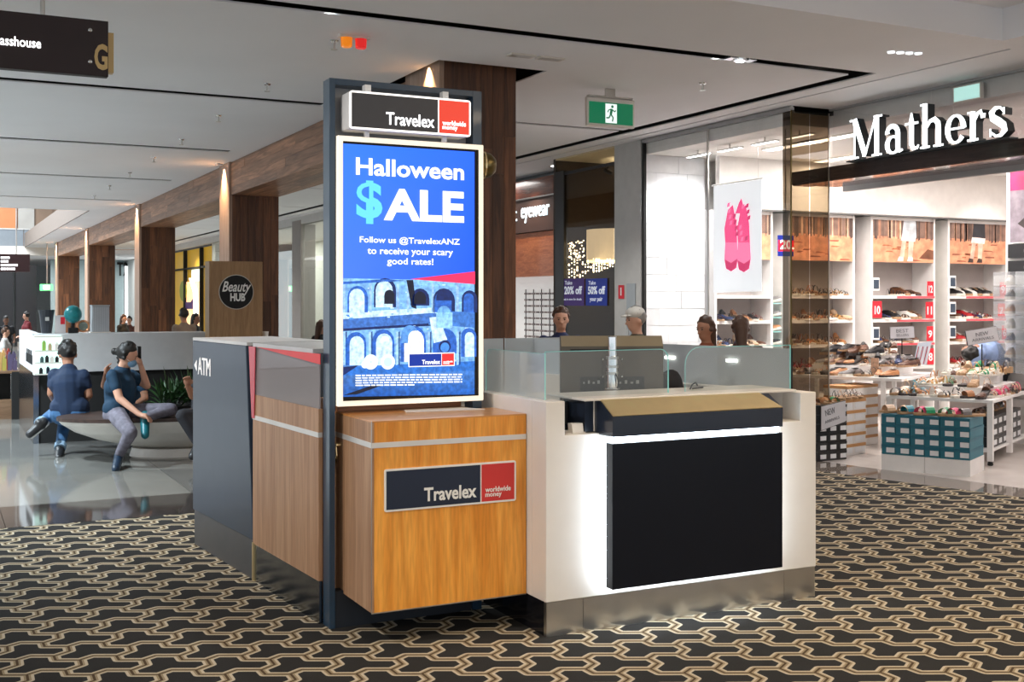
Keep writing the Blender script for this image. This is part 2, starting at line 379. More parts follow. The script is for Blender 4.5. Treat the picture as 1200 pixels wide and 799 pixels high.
# ---------------------------------------------------------------- ceiling with recessed slots
HC = 3.48
holes = [(-3, 7.17, 7.27, 7.43), (7.0, 7.17, 7.43, 44), (4.5, 7.0, 11.0, 11.1), (7.37, 7.40, 6.1, 44), (3.63, 4.62, 8.45, 9.9)]
for y in (10.9, 14.85, 18.9, 23.1): holes.append((-6, 3.45, y - .085, y + .085))
for y in (15.1, 19.1, 23.1, 27.1, 31.1): holes.append((4.5, 7.0, y - .04, y + .04))
def inh(x, y): return any(a < x < b and c < y < d for a, b, c, d in holes)
xs = sorted(set([-8, 7.6] + [h[0] for h in holes] + [h[1] for h in holes] + [3.03]))
ys = sorted(set([5.95, 45, 26.0] + [h[2] for h in holes] + [h[3] for h in holes]))
ys = [y for y in ys if y >= 5.95]
cm_ = M()
for i in range(len(xs) - 1):
    for j in range(len(ys) - 1):
        x, y = (xs[i] + xs[i + 1]) / 2, (ys[j] + ys[j + 1]) / 2
        if inh(x, y) or (x < 3.03 and y > 26): continue
        cm_.box(xs[i], xs[i + 1], ys[j], ys[j + 1], HC, HC + .012)
cm_.box(7.6, 8.09, 5.95, 8.85, HC, HC + .12); cm_.box(7.6, 8.3, 13.7, 45, HC, HC + .012)
struct(cm_.build('ceiling', ceil_m))
struct(bx(-8, 8.3, 5.95, 26, HC + .125, HC + .14).build('ceiling', blackm))
struct(bx(3.03, 8.3, 26, 45, HC + .125, HC + .14).build('ceiling', blackm))
# raised coffer above the walkway in front of the kiosk
struct(bx(-8, 7.1, -6, 5.93, 3.72, 3.8).build('ceiling', ceil_m))
struct(bx(-8, 7.1, 5.93, 5.95, HC, 3.8).build('trim_1', ceil_m))
struct(bx(7.1, 8.09, -6, 5.95, HC, 3.8).build('ceiling', ceil_m))
struct(bx(3.0, 3.03, 26, 45, HC, HC + .5).build('trim_8', mat('void_edge', (.16, .13, .11), .8))); struct(bx(-8, 3.03, 25.97, 26.0, HC - .001, HC + .5).build('trim_9', ceil_m))
# lamps set in the slots
def slot_lamp(x, y, lab, grp=None):
    t = thing('slot_spotlight', lab, 'light', (x, y, HC - .01), 0, grp)
    M().lathe((x, y, HC - .012), [(0, .055), (.03, .06), (.05, .03)], 14).build('housing', chrome, t)
    M().lathe((x, y, HC - .016), [(0, .035), (.004, .036)], 14).build('lens', lamp_e, t)
    M().box(x - .13, x - .06, y - .05, y + .05, HC - .004, HC + .01).box(x + .06, x + .13, y - .05, y + .05, HC - .004, HC + .01).build('bracket', chrome, t)
slot_lamp(5.78, 7.35, 'bright round spotlight set in the wide black ceiling slot right of centre')
slot_lamp(4.75, 11.05, 'small spotlight in the short ceiling slot right of the big wooden column')
def sprinkler(x, y, lab, z=HC, grp='ceiling sprinklers'):
    t = thing('sprinkler', lab, 'sprinkler', (x, y, z - .07), 0, grp)
    M().lathe((x, y, z - .012), [(0, .028), (.012, .034)], 12).build('escutcheon', chrome, t)
    M().lathe((x, y, z - .07), [(0, .026), (.004, .026), (.006, .008), (.06, .01)], 12).build('nozzle', steel, t)
nm = ['nearest', 'second nearest', 'third nearest', 'fourth nearest', 'fifth nearest', 'sixth nearest', 'seventh nearest', 'eighth nearest']
for k, y in enumerate((8.17, 10.07, 12.01, 13.99, 15.91, 17.98, 20.2, 22.2)):
    sprinkler(2.665, y, 'small ceiling sprinkler left of the timber beam, %s of its row' % nm[k])
sprinkler(6.10, 8.28, 'small ceiling sprinkler behind the wide black slot, right of the exit sign')
# exit sign
ex = thing('exit_sign', 'green running man exit sign hanging from the ceiling', 'sign', (5.5, 8.9, 3.2), 0)
pe = Plane((5.27, 8.90), (1, -.03))
fr = frame((5.27, 8.90), pe.ux, -pe.n)
M().box(0, .50, -.01, .03, 3.13, 3.39, fr=fr).build('housing', white, ex, bev=.006)
m = M(); e0 = .012
pr_quad(m, pe, [(.02, 3.155), (.48, 3.155), (.48, 3.35), (.02, 3.35)], (.0, .12, .05), e0)
pr_quad(m, pe, [(.19, 3.165), (.31, 3.165), (.31, 3.34), (.19, 3.34)], (.8, .9, .85), e0 + .001)
def stroke2(m, pl, pts, wd, col, off):
    for a, b in zip(pts[:-1], pts[1:]):
        dx, dz = b[0] - a[0], b[1] - a[1]; l = math.hypot(dx, dz) or 1; nx, nz = -dz / l * wd / 2, dx / l * wd / 2
        pr_quad(m, pl, [(a[0] - nx, a[1] - nz), (b[0] - nx, b[1] - nz), (b[0] + nx, b[1] + nz), (a[0] + nx, a[1] + nz)], col, off)
def disc2(m, pl, c, r, col, off, n=20, rz=None):
    rz = rz or r
    pr_quad(m, pl, [(c[0] + r * math.cos(2 * math.pi * k / n), c[1] + rz * math.sin(2 * math.pi * k / n)) for k in range(n)], col, off)
gm = (.0, .1, .04)
disc2(m, pe, (.262, 3.315), .013, gm, e0 + .002)
stroke2(m, pe, [(.256, 3.295), (.245, 3.245)], .026, gm, e0 + .002)
stroke2(m, pe, [(.258, 3.29), (.285, 3.27), (.298, 3.283)], .01, gm, e0 + .002)
stroke2(m, pe, [(.252, 3.29), (.225, 3.285), (.212, 3.262)], .01, gm, e0 + .002)
stroke2(m, pe, [(.247, 3.245), (.27, 3.215), (.262, 3.18)], .013, gm, e0 + .002)
stroke2(m, pe, [(.243, 3.245), (.228, 3.212), (.198, 3.21)], .013, gm, e0 + .002)
m.build('pictogram', print_mat('exit_print', emit=.9), ex)
M().box(.02, .48, -.012, .032, 3.392, 3.41, fr=fr).build('mounting_bar', steel, ex); M().box(.2, .3, .0, .02, 3.41, HC, fr=fr).build('hanger', steel, ex)
t = thing('smoke_detector', 'flat grey detector on the ceiling behind the exit sign', 'detector', (5.9, 9.35, HC - .05))
M().lathe((5.9, 9.35, HC - .03), [(0, .07), (.03, .09)], 16).build('base', steel, t); M().lathe((5.9, 9.35, HC - .05), [(0, .03), (.02, .05)], 16).build('sensor', blackm, t)
# orange and red warning lamps near the top of the photo
t = thing('strobe_lamps', 'orange and red warning lamps on a white plate on the ceiling', 'warning light', (2.72, 7.45 + .5, HC - .1))
M().box(2.63, 2.86, 7.93, 7.99, HC - .02, HC).build('mounting_plate', white, t)
for dx, c, l in ((2.69, (.8, .22, .01), 'orange lens'), (2.80, (.7, .02, .02), 'red lens')):
    M().lathe((dx, 7.96, HC - .09), [(0, .032), (.01, .042), (.07, .044)], 10).build('lens', mat('lens_' + l[:3], c, .2, emit=.5), t, label=l)
# ceiling vents
t = thing('ceiling_vent', 'pale slotted vent plate in the ceiling above the big column', 'vent', (4.0, 7.98, HC - .01))
for i, (vx, vl) in enumerate(((4.02, 'a'), (4.28, 'b'))):
    M().box(vx, vx + .22, 7.93, 8.03, HC - .012, HC).build('vent_plate', white, t)
    mm = M()
    for k in range(5): mm.box(vx + .02, vx + .2, 7.945 + k * .016, 7.951 + k * .016, HC - .016, HC - .01)
    mm.build('slat', steel, t)
for i, (x, y, l) in enumerate(((6.75, 6.55, 'glittering flush ceiling light cluster right of the wide slot'),)):
    t = thing('ceiling_light', l, 'light', (x, y, HC - .02))
    for k in range(4): M().lathe((x + (k - 1.5) * .075, y - (k - 1.5) * .02, HC - .012), [(0, .026), (.012, .03)], 10).build('lens', mat('clear_lens', (.8, .85, .9), .1, emit=1.2), t)

# ---------------------------------------------------------------- timber columns and beam
XB, XB2, ZB = 3.72, 4.39, 3.02
colY = [8.58, 15.97, 23.7, 32.2, 40.5]
ordc = ['biggest timber column rising behind the kiosk screen', 'timber column behind the beauty kiosk sign board', 'timber column left of the yellow shop',
        'timber column behind the silver ribbed box', 'farthest timber column at the left end of the beam']
lit_face = wood('lit_timber_face', srgb(150, 122, 104), srgb(172, 146, 128), .5, (14, 14, 1))  # column sides coloured paler for the light that falls on them
for k, y in enumerate(colY):
    t = thing('timber_column', ordc[k], 'column', (XB + .3, y, 0))
    top = HC + .1 if k == 0 else HC
    d = .75 if k == 0 else .6
    bx(XB + .012, XB2 - .012, y + .012, y + d - .012, 0, top).build('core', darkw[0], t)
    bx(XB - .03, XB + .012, y, y + d, 0, top - .002).build('side_panel', lit_face, t, label='timber side panel coloured paler for the light from above')
    n = 6 if k < 2 else 4
    for i in range(n):
        x0 = XB + .012 + (XB2 - XB - .012) * i / n; x1 = XB + .012 + (XB2 - XB - .012) * (i + 1) / n
        z = 0; zt = top if k == 0 else ZB - .002; zz = [0]
        while zz[-1] < zt - 1.2: zz.append(zz[-1] + random.uniform(1.0, 1.9))
        zz = zz[:] + [zt] if zt - zz[-1] > .3 else zz[:-1] + [zt]
        for a, b in zip(zz[:-1], zz[1:]):
            bx(x0 + .0015, x1 - .0015, y - random.uniform(.0, .004), y + .012, a + .001, b - .001).build('board', random.choice(darkw), t)
    bx(XB2 - .012, XB2, y, y + d, 0, top if k == 0 else ZB - .002).build('side_panel', lit_face, t)
# beam in segments between columns, each course of boards a part
tb = thing('timber_beam', 'long board clad timber beam running along the columns', 'beam', (XB + .3, 20, ZB))
segs = [(colY[0] + .75, colY[1]), (colY[1] + .6, colY[2]), (colY[2] + .6, colY[3]), (colY[3] + .6, colY[4])]
wb = [wood('beam_board_%d' % i, tuple(k * c for c in srgb(116, 80, 56)), tuple(k * c for c in srgb(166, 122, 92)), .42, (18, 1.2, 18)) for i, k in enumerate((.8, 1.0, 1.2, 1.35))]
for si, (a, b) in enumerate(segs):
    bx(XB + .012, XB2 - .012, a, b, ZB + .012, HC).build('core', wb[0], tb)
    nc = 4
    for c in range(nc):
        z0 = ZB + (HC - ZB - .03) * c / nc; z1 = ZB + (HC - ZB - .03) * (c + 1) / nc
        y = a; 
        while y < b - .01:
            ln = random.uniform(1.3, 2.6); e = b if b - y - ln < .5 else y + ln
            bx(XB - random.uniform(0, .004), XB + .012, y + .001, e - .001, z0 + .001, z1 - .001).build('board', random.choice(wb), tb)
            y = e
    for c in range(5):
        x0 = XB + (XB2 - XB) * c / 5; x1 = XB + (XB2 - XB) * (c + 1) / 5; y = a
        while y < b - .01:
            ln = random.uniform(1.8, 3.2); e = b if b - y - ln < .8 else y + ln
            bx(x0 + .001, x1 - .001, y + .001, e - .001, ZB - random.uniform(0, .003), ZB + .012).build('board', random.choice(wb), tb)
            y = e
for k, y in enumerate(colY):      # small warm lamps that wash down the column faces
    if k == 0:
        spot(XB - .072, y + .22, HC + .04, 90, (1, .68, .36), 80, .9, (XB - .01, y + .22, 2.6), .015)
    else:
        spot(XB - .085, y + .3, HC - .012, 260 + 90 * k, (1, .66, .34), 84, 1.0, (XB - .04, y + .3, 2.3), .015)
        t = thing('downlight', 'small warm ceiling downlight beside the %s timber column' % ('second', 'third', 'fourth', 'farthest')[k - 1], 'light', (XB - .1, y + .3, HC - .02))
        M().lathe((XB - .1, y + .3, HC - .008), [(0, .05), (.008, .055)], 12).build('bezel', chrome, t)
# ================================================================ THE EXCHANGE KIOSK
YF = 4.62                                # front face
KX0, KX1 = 2.52, 4.13
# white front body: two posts with a ledge between them
k = thing('service_counter', 'white exchange kiosk counter with glowing black front panel', 'counter', (3.3, YF, 0))
PH = 1.083; LH = .925
body = M()
def xzprism(m, pts, y0, y1, mi=0): return m.prism([(x, y0, z) for x, z in pts], (0, y1 - y0, 0), mi)
xzprism(body, [(KX0, .158), (KX1, .158), (KX1, PH - .012), (4.025, PH - .012), (4.025, LH), (2.62, LH), (2.62, PH), (KX0, PH)], YF, YF + .14)
body.build('body', white, k, bev=.004)
bx(KX0, KX0 + .1, YF + .14, 5.36, .158, PH).build('side_wall', white, k, bev=.004)
M().prism([(4.03, YF + .14, .158), (4.13, YF + .14, .158), (3.88, 5.72, .158), (3.79, 5.69, .158)], (0, 0, PH - .17)).build('side_wall', white, k, bev=.004)
bx(2.66, 4.02, 4.98, 5.3, .9, LH).build('worktop', white, k)
for i, (a, b) in enumerate(((KX0 + .004, 2.72), (2.72, 3.92), (3.92, KX1 - .004))):
    bx(a + .001, b - .001, YF + .004, YF + .03, 0, .157).build('kick_plate', steel, k)
bx(KX0 + .005, KX0 + .03, YF + .03, 5.3, 0, .157).build('kick_plate', mat('dark_kick', (.02, .02, .025), .15, metal=.6), k)
M().prism([(4.10, YF + .03, 0), (4.125, YF + .03, 0), (3.875, 5.72, 0), (3.85, 5.72, 0)], (0, 0, .157)).build('kick_plate', steel, k)
# black front panel standing off the body, light behind its edges
pX0, pX1, pZ0, pZ1, pY = 2.805, 3.806, .212, .888, 4.50
pan = bx(pX0, pX1, pY, pY + .06, pZ0, pZ1).build('front_panel', mat('black_glass_panel', (.004, .006, .012), .3, spec=.3), k, bev=.003)
gl = M()
gl.box(pX0 + .03, pX0 + .05, pY + .064, pY + .076, pZ0 + .02, pZ1).box(pX1 - .05, pX1 - .03, pY + .064, pY + .076, pZ0 + .02, pZ1)
for nm_, (a, b, c, d) in {'left': (pX0 + .012, pX0 + .03, pZ0 + .02, pZ1), 'right': (pX1 - .03, pX1 - .012, pZ0 + .02, pZ1), 'bottom': (pX0 + .012, pX1 - .012, pZ0 + .004, pZ0 + .02)}.items():
    M().box(a, b, pY + .062, pY + .1, c, d).build('light_strip', led, pan)
M().box(pX0 + .005, pX1 - .005, pY + .02, pY + .06, pZ1 + .003, pZ1 + .026).build('light_strip', led, k)
bx(pX0, pX1, pY + .061, YF, pZ1, pZ1 + .005).build('light_shelf', white, k)
# navy hood with brass sloping top
hz0, hz1, hz2 = .918, 1.012, 1.078
hood = M()
prof = [(pY, hz0), (pY, hz1), (pY + .11, hz2 - .001), (4.80, hz2 - .001), (4.80, .93), (YF + .02, hz0)]
hood.prism([(pX0, y, z) for y, z in prof], (pX1 - pX0, 0, 0))
ho = hood.build('hood', navy, k)
tp_ = M(); tp_.prism([(pX0 + .002, pY + .001, hz1 + .001), (pX1 - .002, pY + .001, hz1 + .001), (pX1 - .062, pY + .11, hz2 + .001), (pX0 + .002, pY + .11, hz2 + .001)], (0, -.003, .004))
tp_.build('sloping_top', brass, ho, label='brass sloping strip along the top of the hood')
bx(2.72, 3.99, pY + .11, 4.98, hz2, hz2 + .012).build('counter_top', white, k, bev=.003)
bx(2.75, 2.80, 4.66, 4.86, .93, hz2).build('hood_side', navy, ho)
bx(2.797, 2.803, 4.655, 4.665, .93, hz2).build('trim_strip', white, ho)
# little stand and card on the left ledge
t = thing('receipt_holder', 'small white card holder on the left ledge of the kiosk counter', 'card holder', (2.70, 4.68, LH))
M().prism([(2.685, 4.66, LH), (2.745, 4.66, LH), (2.745, 4.70, LH), (2.685, 4.70, LH)], (0, .01, .045)).build('card', white, t)
bx(2.68, 2.75, 4.65, 4.71, LH, LH + .006).build('base', white, t)
t = thing('computer_box', 'black box seen in the gap between kiosk post and hood', 'computer', (2.66, 4.83, .9))
bx(2.625, 2.74, 4.80, 4.97, .925, 1.06).build('case', black, t, bev=.004); bx(2.63, 2.73, 4.795, 4.80, .94, .955).build('front_strip', navy, t)
# glass screens
gk = glass('kiosk_glass', (.90, .94, .93), .25, .07, (.75, .8, .8), .03)
gk2 = glass('frosted_glass', (.85, .9, .9), .2, .38, (.78, .84, .84), .04)
gedge = mat('glass_edge', (.28, .62, .58), .2, emit=.15)
def rounded(u0, u1, z0, z1, r, corners):     # list of (u,z)
    pts = [(u0, z0), (u1, z0)]
    if 'r' in corners: pts += [(u1 - r + r * math.cos(a), z1 - r + r * math.sin(a)) for a in [math.pi / 2 * q / 6 for q in range(7)]]
    else: pts.append((u1, z1))
    if 'l' in corners: pts += [(u0 + r - r * math.sin(a), z1 - r + r * math.cos(a)) for a in [math.pi / 2 * q / 6 for q in range(7)]]
    else: pts.append((u0, z1))
    return pts
def screen(lab, p0, ux, L_, z0, z1, cor, gm_=None, r=.05, parent=None, name='glass_screen'):
    t = thing(name, lab, 'glass screen', (p0[0] + ux[0] * L_ / 2, p0[1] + ux[1] * L_ / 2, z0)) if parent is None else parent
    pl = Plane(p0, ux); pts = rounded(0, L_, z0, z1, r, cor)
    m = M(); m.face([pl.P(u, z, 0) for u, z in pts]); m.build('pane', gm_ or gk, t)
    e = M()
    for a, b in zip(pts[1:], pts[2:] + pts[:1]):
        if a == b: continue
        pa, pb = pl.P(*a, -.003), pl.P(*b, -.003); n = Vector((pl.n.x, pl.n.y, 0)) * .006
        dr = (Vector((b[0] - a[0], b[1] - a[1])).normalized()); iu = Vector((-dr.y, dr.x)) * .004
        pc, pd = pl.P(b[0] + iu.x, b[1] + iu.y, -.003), pl.P(a[0] + iu.x, a[1] + iu.y, -.003)
        e.face([pa, pb, pb + n, pa + n]); e.face([pa, pb, pc, pd])
    e.build('polished_edge', gedge, t); return t
screen('frosted glass screen on the left side of the white kiosk', (2.57, 5.36), (0, -1), .64, PH, 1.30, 'l', gk2)
screen('clear glass screen with rounded right corner before the monitor', (2.575, 4.73), (1, .0), .70, PH - .01, 1.31, 'r')
screen('clear glass screen with rounded left corner on the right of the counter', (3.39, 4.75), (1, 0), .68, hz2, 1.315, 'l', r=.09)
# back and side screens of the kiosk: grey translucent panels on low walls
pgrey = glass('grey_acrylic', (.62, .68, .70), .15, .80, (.68, .72, .75), .03)
bk = thing('back_partition', 'blue grey translucent partition at the back of the kiosk', 'partition', (3.0, 6.75, 0))
for a, b in ((2.66, 3.08), (3.09, 3.36), (3.37, 3.84)):
    bx(a, b - .004, 6.74, 6.75, .9, 1.30).build('panel', pgrey, bk)
bx(2.2, 3.70, 6.76, 6.8, 0, .9).build('base_wall', white, bk)
bx(3.075, 3.095, 6.72, 6.76, .9, 1.31).build('mullion', blackm, bk)
rp = thing('side_partition', 'grey translucent side partition along the right of the kiosk', 'partition', (4.0, 5.3, 0))
u_ = Vector((-.25, .95)).normalized(); f_ = frame((4.10, 4.78), (u_.x, u_.y), (u_.y, -u_.x))
M().box(0, 2.05, 0, .008, 1.07, 1.292, fr=f_).build('panel', pgrey, rp)
M().box(0, 2.05, -.05, .05, .0, 1.068, fr=f_).build('base_wall', white, rp)
M().box(-.004, .002, -.002, .01, 1.07, 1.295, fr=f_).build('edge_post', blackm, rp)
for k_, q in enumerate((.35, .80)):
    M().box(q, q + .075, -.012, -.006, 1.205, 1.222, fr=f_).build('light_fitting', mat('warm_strip', (1, 1, 1), .4, emit=3, ecol=(1, .96, .85)), rp)
# monitor seen from behind, on its pole
mo = thing('computer_monitor', 'large monitor seen from behind above the kiosk counter', 'monitor', (3.28, 5.02, 1.09))
cx, cy = 3.195, 5.13; an = -TH + .05
uu = (math.cos(an), math.sin(an)); vv = (-math.sin(an), math.cos(an)); f_ = frame((cx, cy), uu, vv)
W2 = .272; zt, zb = 1.362, .98
mb = M()
mb.prism([f_(-W2, y, z) for y, z in ((0.0, zt - .055), (.045, zt), (.07, zt), (.07, zb), (0, zb))], Vector(f_(W2, 0, 0)) - Vector(f_(-W2, 0, 0)))
mat_mon = mat('monitor_grey', (.085, .072, .055), .38)
mb.build('casing', mat_mon, mo, bev=.004)
M().box(-W2 + .05, W2 - .05, -.002, .001, zt - .075, zt - .068, fr=f_).build('vent_slot', blackm, mo)
M().prism([f_(-W2 + .003, -.001, zt - .053), f_(W2 - .003, -.001, zt - .053), f_(W2 - .003, .042, zt - .001), f_(-W2 + .003, .042, zt - .001)], (0, 0, .002)).build('top_bevel', mat('lit_bevel', (.30, .25, .17), .35, metal=.3), mo, label='bevelled top of the monitor back coloured as lit in gold')  # bevel sheet coloured lighter to carry the gold light on it
for a, b in ((-.17, -.04), (.02, .17)):
    f0 = M().box(a, b, -.003, .001, 1.066, 1.15, fr=f_).build('port_panel', mat('port_black', (.03, .028, .025), .4), mo)
    for q in range(4): M().box(a + .016 + q * (b - a - .03) / 4, a + .008 + (q + .62) * (b - a - .024) / 4, -.005, -.002, 1.112, 1.122 + .008 * (q % 2), fr=f_).build('port', mat('port_grey', (.3, .3, .29), .5), f0)
M().box(-.055, .055, -.012, 0, 1.14, 1.25, fr=f_).build('mount_plate', mat_mon, mo, bev=.003)
for dx in (-.05, .05):
    for dz in (1.15, 1.24): M().cap(f_(dx, -.014, dz), f_(dx, -.01, dz), .006, seg=8).build('screw', chrome, mo)
ps = thing('monitor_pole', 'shiny steel pole on the counter holding the monitor', 'pole', (3.08, 4.93, hz2))
c = Vector(f_(-.01, -.075, 0)); 
M().lathe((c.x, c.y, hz2 + .012), [(0, .045), (.006, .045), (.008, .03), (.17, .03), (.172, .024), (.27, .024), (.275, .02)], 18).build('tube', chrome, ps, smooth=False)
for z in (1.165, 1.20, 1.245): M().lathe((c.x, c.y, z), [(0, .033), (.014, .033)], 18).build('collar', steel, ps)
M().tube([(c.x, c.y - .033, 1.17), (c.x + .012, c.y - .045, 1.13), (c.x + .01, c.y - .035, 1.10)], .003, 6).build('cable', blackm, ps)
M().cap((c.x, c.y + .02, 1.2), f_(0, -.012, 1.195), .012).build('arm', chrome, ps)
t = thing('chain_pen', 'thin pen on a curved holder at the right of the counter top', 'pen', (3.5, 4.9, hz2 + .012))
M().tube([(3.50, 4.86, hz2 + .013), (3.52, 4.87, hz2 + .035), (3.55, 4.88, hz2 + .045), (3.56, 4.88, hz2 + .03)], .004, 6).build('holder', blackm, t)
M().cap((3.515, 4.86, hz2 + .016), (3.58, 4.86, hz2 + .02), .004).build('pen', blackm, t)
# honey oak cabinet
ob = thing('oak_cabinet', 'honey oak cabinet with light wood grain below the sale screen', 'cabinet', (2.1, 5.1, .156))
BX0, BX1, BY0, BY1 = 1.742, 2.516, 4.81, 5.36
M().box(BX0 + .012, BX1, BY0 + .013, 5.158, .175, .905).build('body', blackm, ob); bx(BX0 + .013, 2.40, 5.16, BY1, .175, .905).build('rear_body', blackm, ob)
bx(BX0 + .012, BX1, BY0, BY0 + .012, .16, .895).build('front_panel', oak, ob, label='lower front panel with vertical grain')
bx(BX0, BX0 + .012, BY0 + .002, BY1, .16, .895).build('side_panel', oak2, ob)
bx(BX0 + .012, BX1, BY0, BY0 + .012, .915, 1.006).build('top_band', oak, ob)
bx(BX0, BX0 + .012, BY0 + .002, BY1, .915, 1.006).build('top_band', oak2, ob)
M().prism([(BX0, BY0, 1.006), (BX1, BY0, 1.006), (BX1, 5.158, 1.006), (2.40, 5.158, 1.006), (2.40, BY1, 1.006), (BX0, BY1, 1.006)], (0, 0, .007)).build('top', wood('oak_top', srgb(196, 128, 60), srgb(222, 156, 90), .28, (1.5, 14, 14), coat=.3), ob)
M().box(BX0 - .001, BX1, BY0 - .002, BY0 + .012, .893, .917).box(BX0 - .002, BX0 + .012, BY0, BY1, .893, .917).build('metal_trim', mat('satin_aluminium', (.78, .76, .73), .35, metal=.4), ob)
M().box(BX0 - .0015, BX0 + .0015, BY0 - .0015, BY0 + .0015, .16, 1.013).box(BX0, BX1, BY0 - .001, BY0 + .004, .156, .161).build('edge_strip', steel, ob)
bx(1.702, 2.41, 5.20, 5.26, 0, .174).build('plinth', mat('navy_dark', (.008, .012, .02), .5), ob)
bx(1.75, 2.4, 5.30, 5.35, 1.014, 1.05).build('back_ledge', wood('ledge', srgb(150, 96, 62), srgb(176, 118, 80), .4, (1.5, 14, 14)), ob)
M().prism([(2.02, 5.10, 1.014), (2.42, 5.06, 1.014), (2.36, 5.20, 1.014), (2.05, 5.20, 1.014)], (0, 0, .004)).build('paper', white, None); o = bpy.context.scene.collection.objects[-1]
tag(o, 'flat white sheet lying on the oak cabinet under the screen', 'paper')
# keys hanging in the lock at the cabinet's left side
t = thing('key_bunch', 'small bunch of brass keys hanging at the oak cabinet lock', 'keys', (1.735, 5.24, .8))
M().cap((1.725, 5.25, .86), (1.742, 5.25, .86), .009).build('lock', brass, t)
for i in range(3):
    a = (i - 1) * .35
    M().cap((1.722, 5.25, .855), (1.722, 5.25 + .03 * math.sin(a), .855 - .05 * math.cos(a) - .01 * i), .0035, seg=6).build('key', brass, t)
    M().ell((1.722, 5.25 + .03 * math.sin(a), .80 - .012 * i), (.003, .01, .012), 8, 5).build('key_head', brass, t)
# logo plate on the cabinet
def logo(pl, q, off, parent, dark, redc, frame_m, emit=False, txt_m=None, sz=1):
    """q: lower-left and upper-right photo pixels of the plate on plane pl"""
    (x0, y0), (x1, y1) = q
    u0, z0 = pl.uz(x0, y0); u1, _ = pl.uz(x1, y1); _, z1 = pl.uz(x0, y1); return u0, u1, z0, z1
def logo_plate(pl, u0, u1, z0, z1, th, parent, m_frame, m_dark, m_red, m_txt, split=.713, r=.01, off=0, brd=.012, words=True, mname='plate', tb=.009, tb2=0.0):
    H_ = z1 - z0; W_ = u1 - u0
    pts = []
    for cx_, cz_, a0 in ((u1 - r, z0 + r, -90), (u1 - r, z1 - r, 0), (u0 + r, z1 - r, 90), (u0 + r, z0 + r, 180)):
        for q in range(5):
            a = math.radians(a0 + 22.5 * q); pts.append((cx_ + r * math.cos(a), cz_ + r * math.sin(a)))
    M().prism([pl.P(u, z, off) for u, z in pts], Vector((pl.n.x, pl.n.y, 0)) * th).build(mname, m_frame, parent)
    us = u0 + W_ * split; o2 = off + th
    for a, b, mm, nn in ((u0 + brd, us - brd * .35, m_dark, 'dark_field'), (us + brd * .35, u1 - brd, m_red, 'red_field')):
        M().prism([pl.P(a, z0 + brd, o2), pl.P(b, z0 + brd, o2), pl.P(b, z1 - brd, o2), pl.P(a, z1 - brd, o2)], Vector((pl.n.x, pl.n.y, 0)) * .001).build(nn, mm, parent)
    if words:
        dw = us - u0
        text('Travelex', 'lettering', pl, u0 + dw * .40, z0 + H_ * .17, dw * .55, H_ * .33, m_txt, parent, .002, o2 + .0015, tb)
        text('worldwide', 'lettering', pl, us + (u1 - us) * .12, z0 + H_ * .27, (u1 - us) * .72, H_ * .13, m_txt, parent, .002, o2 + .0015, tb2)
        text('money', 'lettering', pl, us + (u1 - us) * .12, z0 + H_ * .12, (u1 - us) * .46, H_ * .12, m_txt, parent, .002, o2 + .0015, tb2)
wtxt = mat('sign_white', (.85, .84, .8), .5)
pb = onY(BY0)
u0, z0 = pb.uz(450, 600); u1, z1 = pb.uz(604, 541)
t = thing('logo_sign', 'navy and red company logo plate on the oak cabinet front', 'sign', (2.1, BY0 - .01, z0))
logo_plate(pb, u0, u1, z0, pb.uz(450, 550)[1] , .006, t, wtxt, mat('sign_navy', (.012, .02, .045), .35), mat('sign_red', (.62, .035, .03), .4), wtxt, .722, .01, brd=.009, tb=.024, tb2=.014)
# ---------------------------------------------------------------- gantry with header sign and digital screen
g = thing('sign_gantry', 'tall navy steel portal frame standing behind the oak cabinet', 'frame', (2.07, 5.24, 0))
GX0, GX1, GY = 1.672, 2.466, 5.195; GT = 2.60
bx(GX0, GX0 + .028, GY, GY + .10, 0, GT).build('post', navy2, g, bev=.002)
bx(GX1 - .05, GX1, GY, GY + .10, 0, GT).build('post', navy2, g, bev=.002)
bx(GX0 + .028, GX1 - .05, GY, GY + .10, GT - .03, GT).build('cross_bar', navy2, g, bev=.002)
bx(GX0 + .028, GX1 - .05, GY + .085, GY + .1, 2.33, GT - .03).build('back_plate', mat('grey_plate', (.45, .45, .46), .5), g)
pg = onY(5.17)
ds = thing('digital_screen', 'lit portrait screen advertising a Halloween sale in blue', 'screen', (2.08, 5.2, 1.05))
sX0, sX1, sZ0, sZ1 = 1.702, 2.462, 1.05, 2.327
bx(sX0, sX1, 5.165, 5.193, sZ0, sZ1).build('housing', cream, ds, bev=.004); bx(sX0 + .004, 2.41, 5.195, 5.275, sZ0 + .005, sZ1).build('rear_housing', blackm, ds)
bx(sX0 + .026, sX1 - .03, 5.160, 5.166, sZ0 + .026, sZ1 - .026).build('bezel', blackm, ds)
pd = onY(5.16); I = .0004
m = M()
def P_(x, y): return pd.uz(x, y)
TL, TR, BL, BR = P_(402, 168), P_(556, 178), P_(402, 465), P_(556, 462)
cTL, cTR, cM1, cM2 = srgb(36, 110, 235), srgb(0, 90, 250), srgb(60, 110, 225), srgb(10, 80, 235)
ml, mr_ = P_(402, 330), P_(556, 338)
m.face([pd.P(ml[0], ml[1], I), pd.P(mr_[0], mr_[1], I), pd.P(TR[0], TR[1], I), pd.P(TL[0], TL[1], I)], 0, [cM1, cM2, cTR, cTL])
dsi = m.build('display_background', print_mat('screen_blue', emit=1.15), ds)
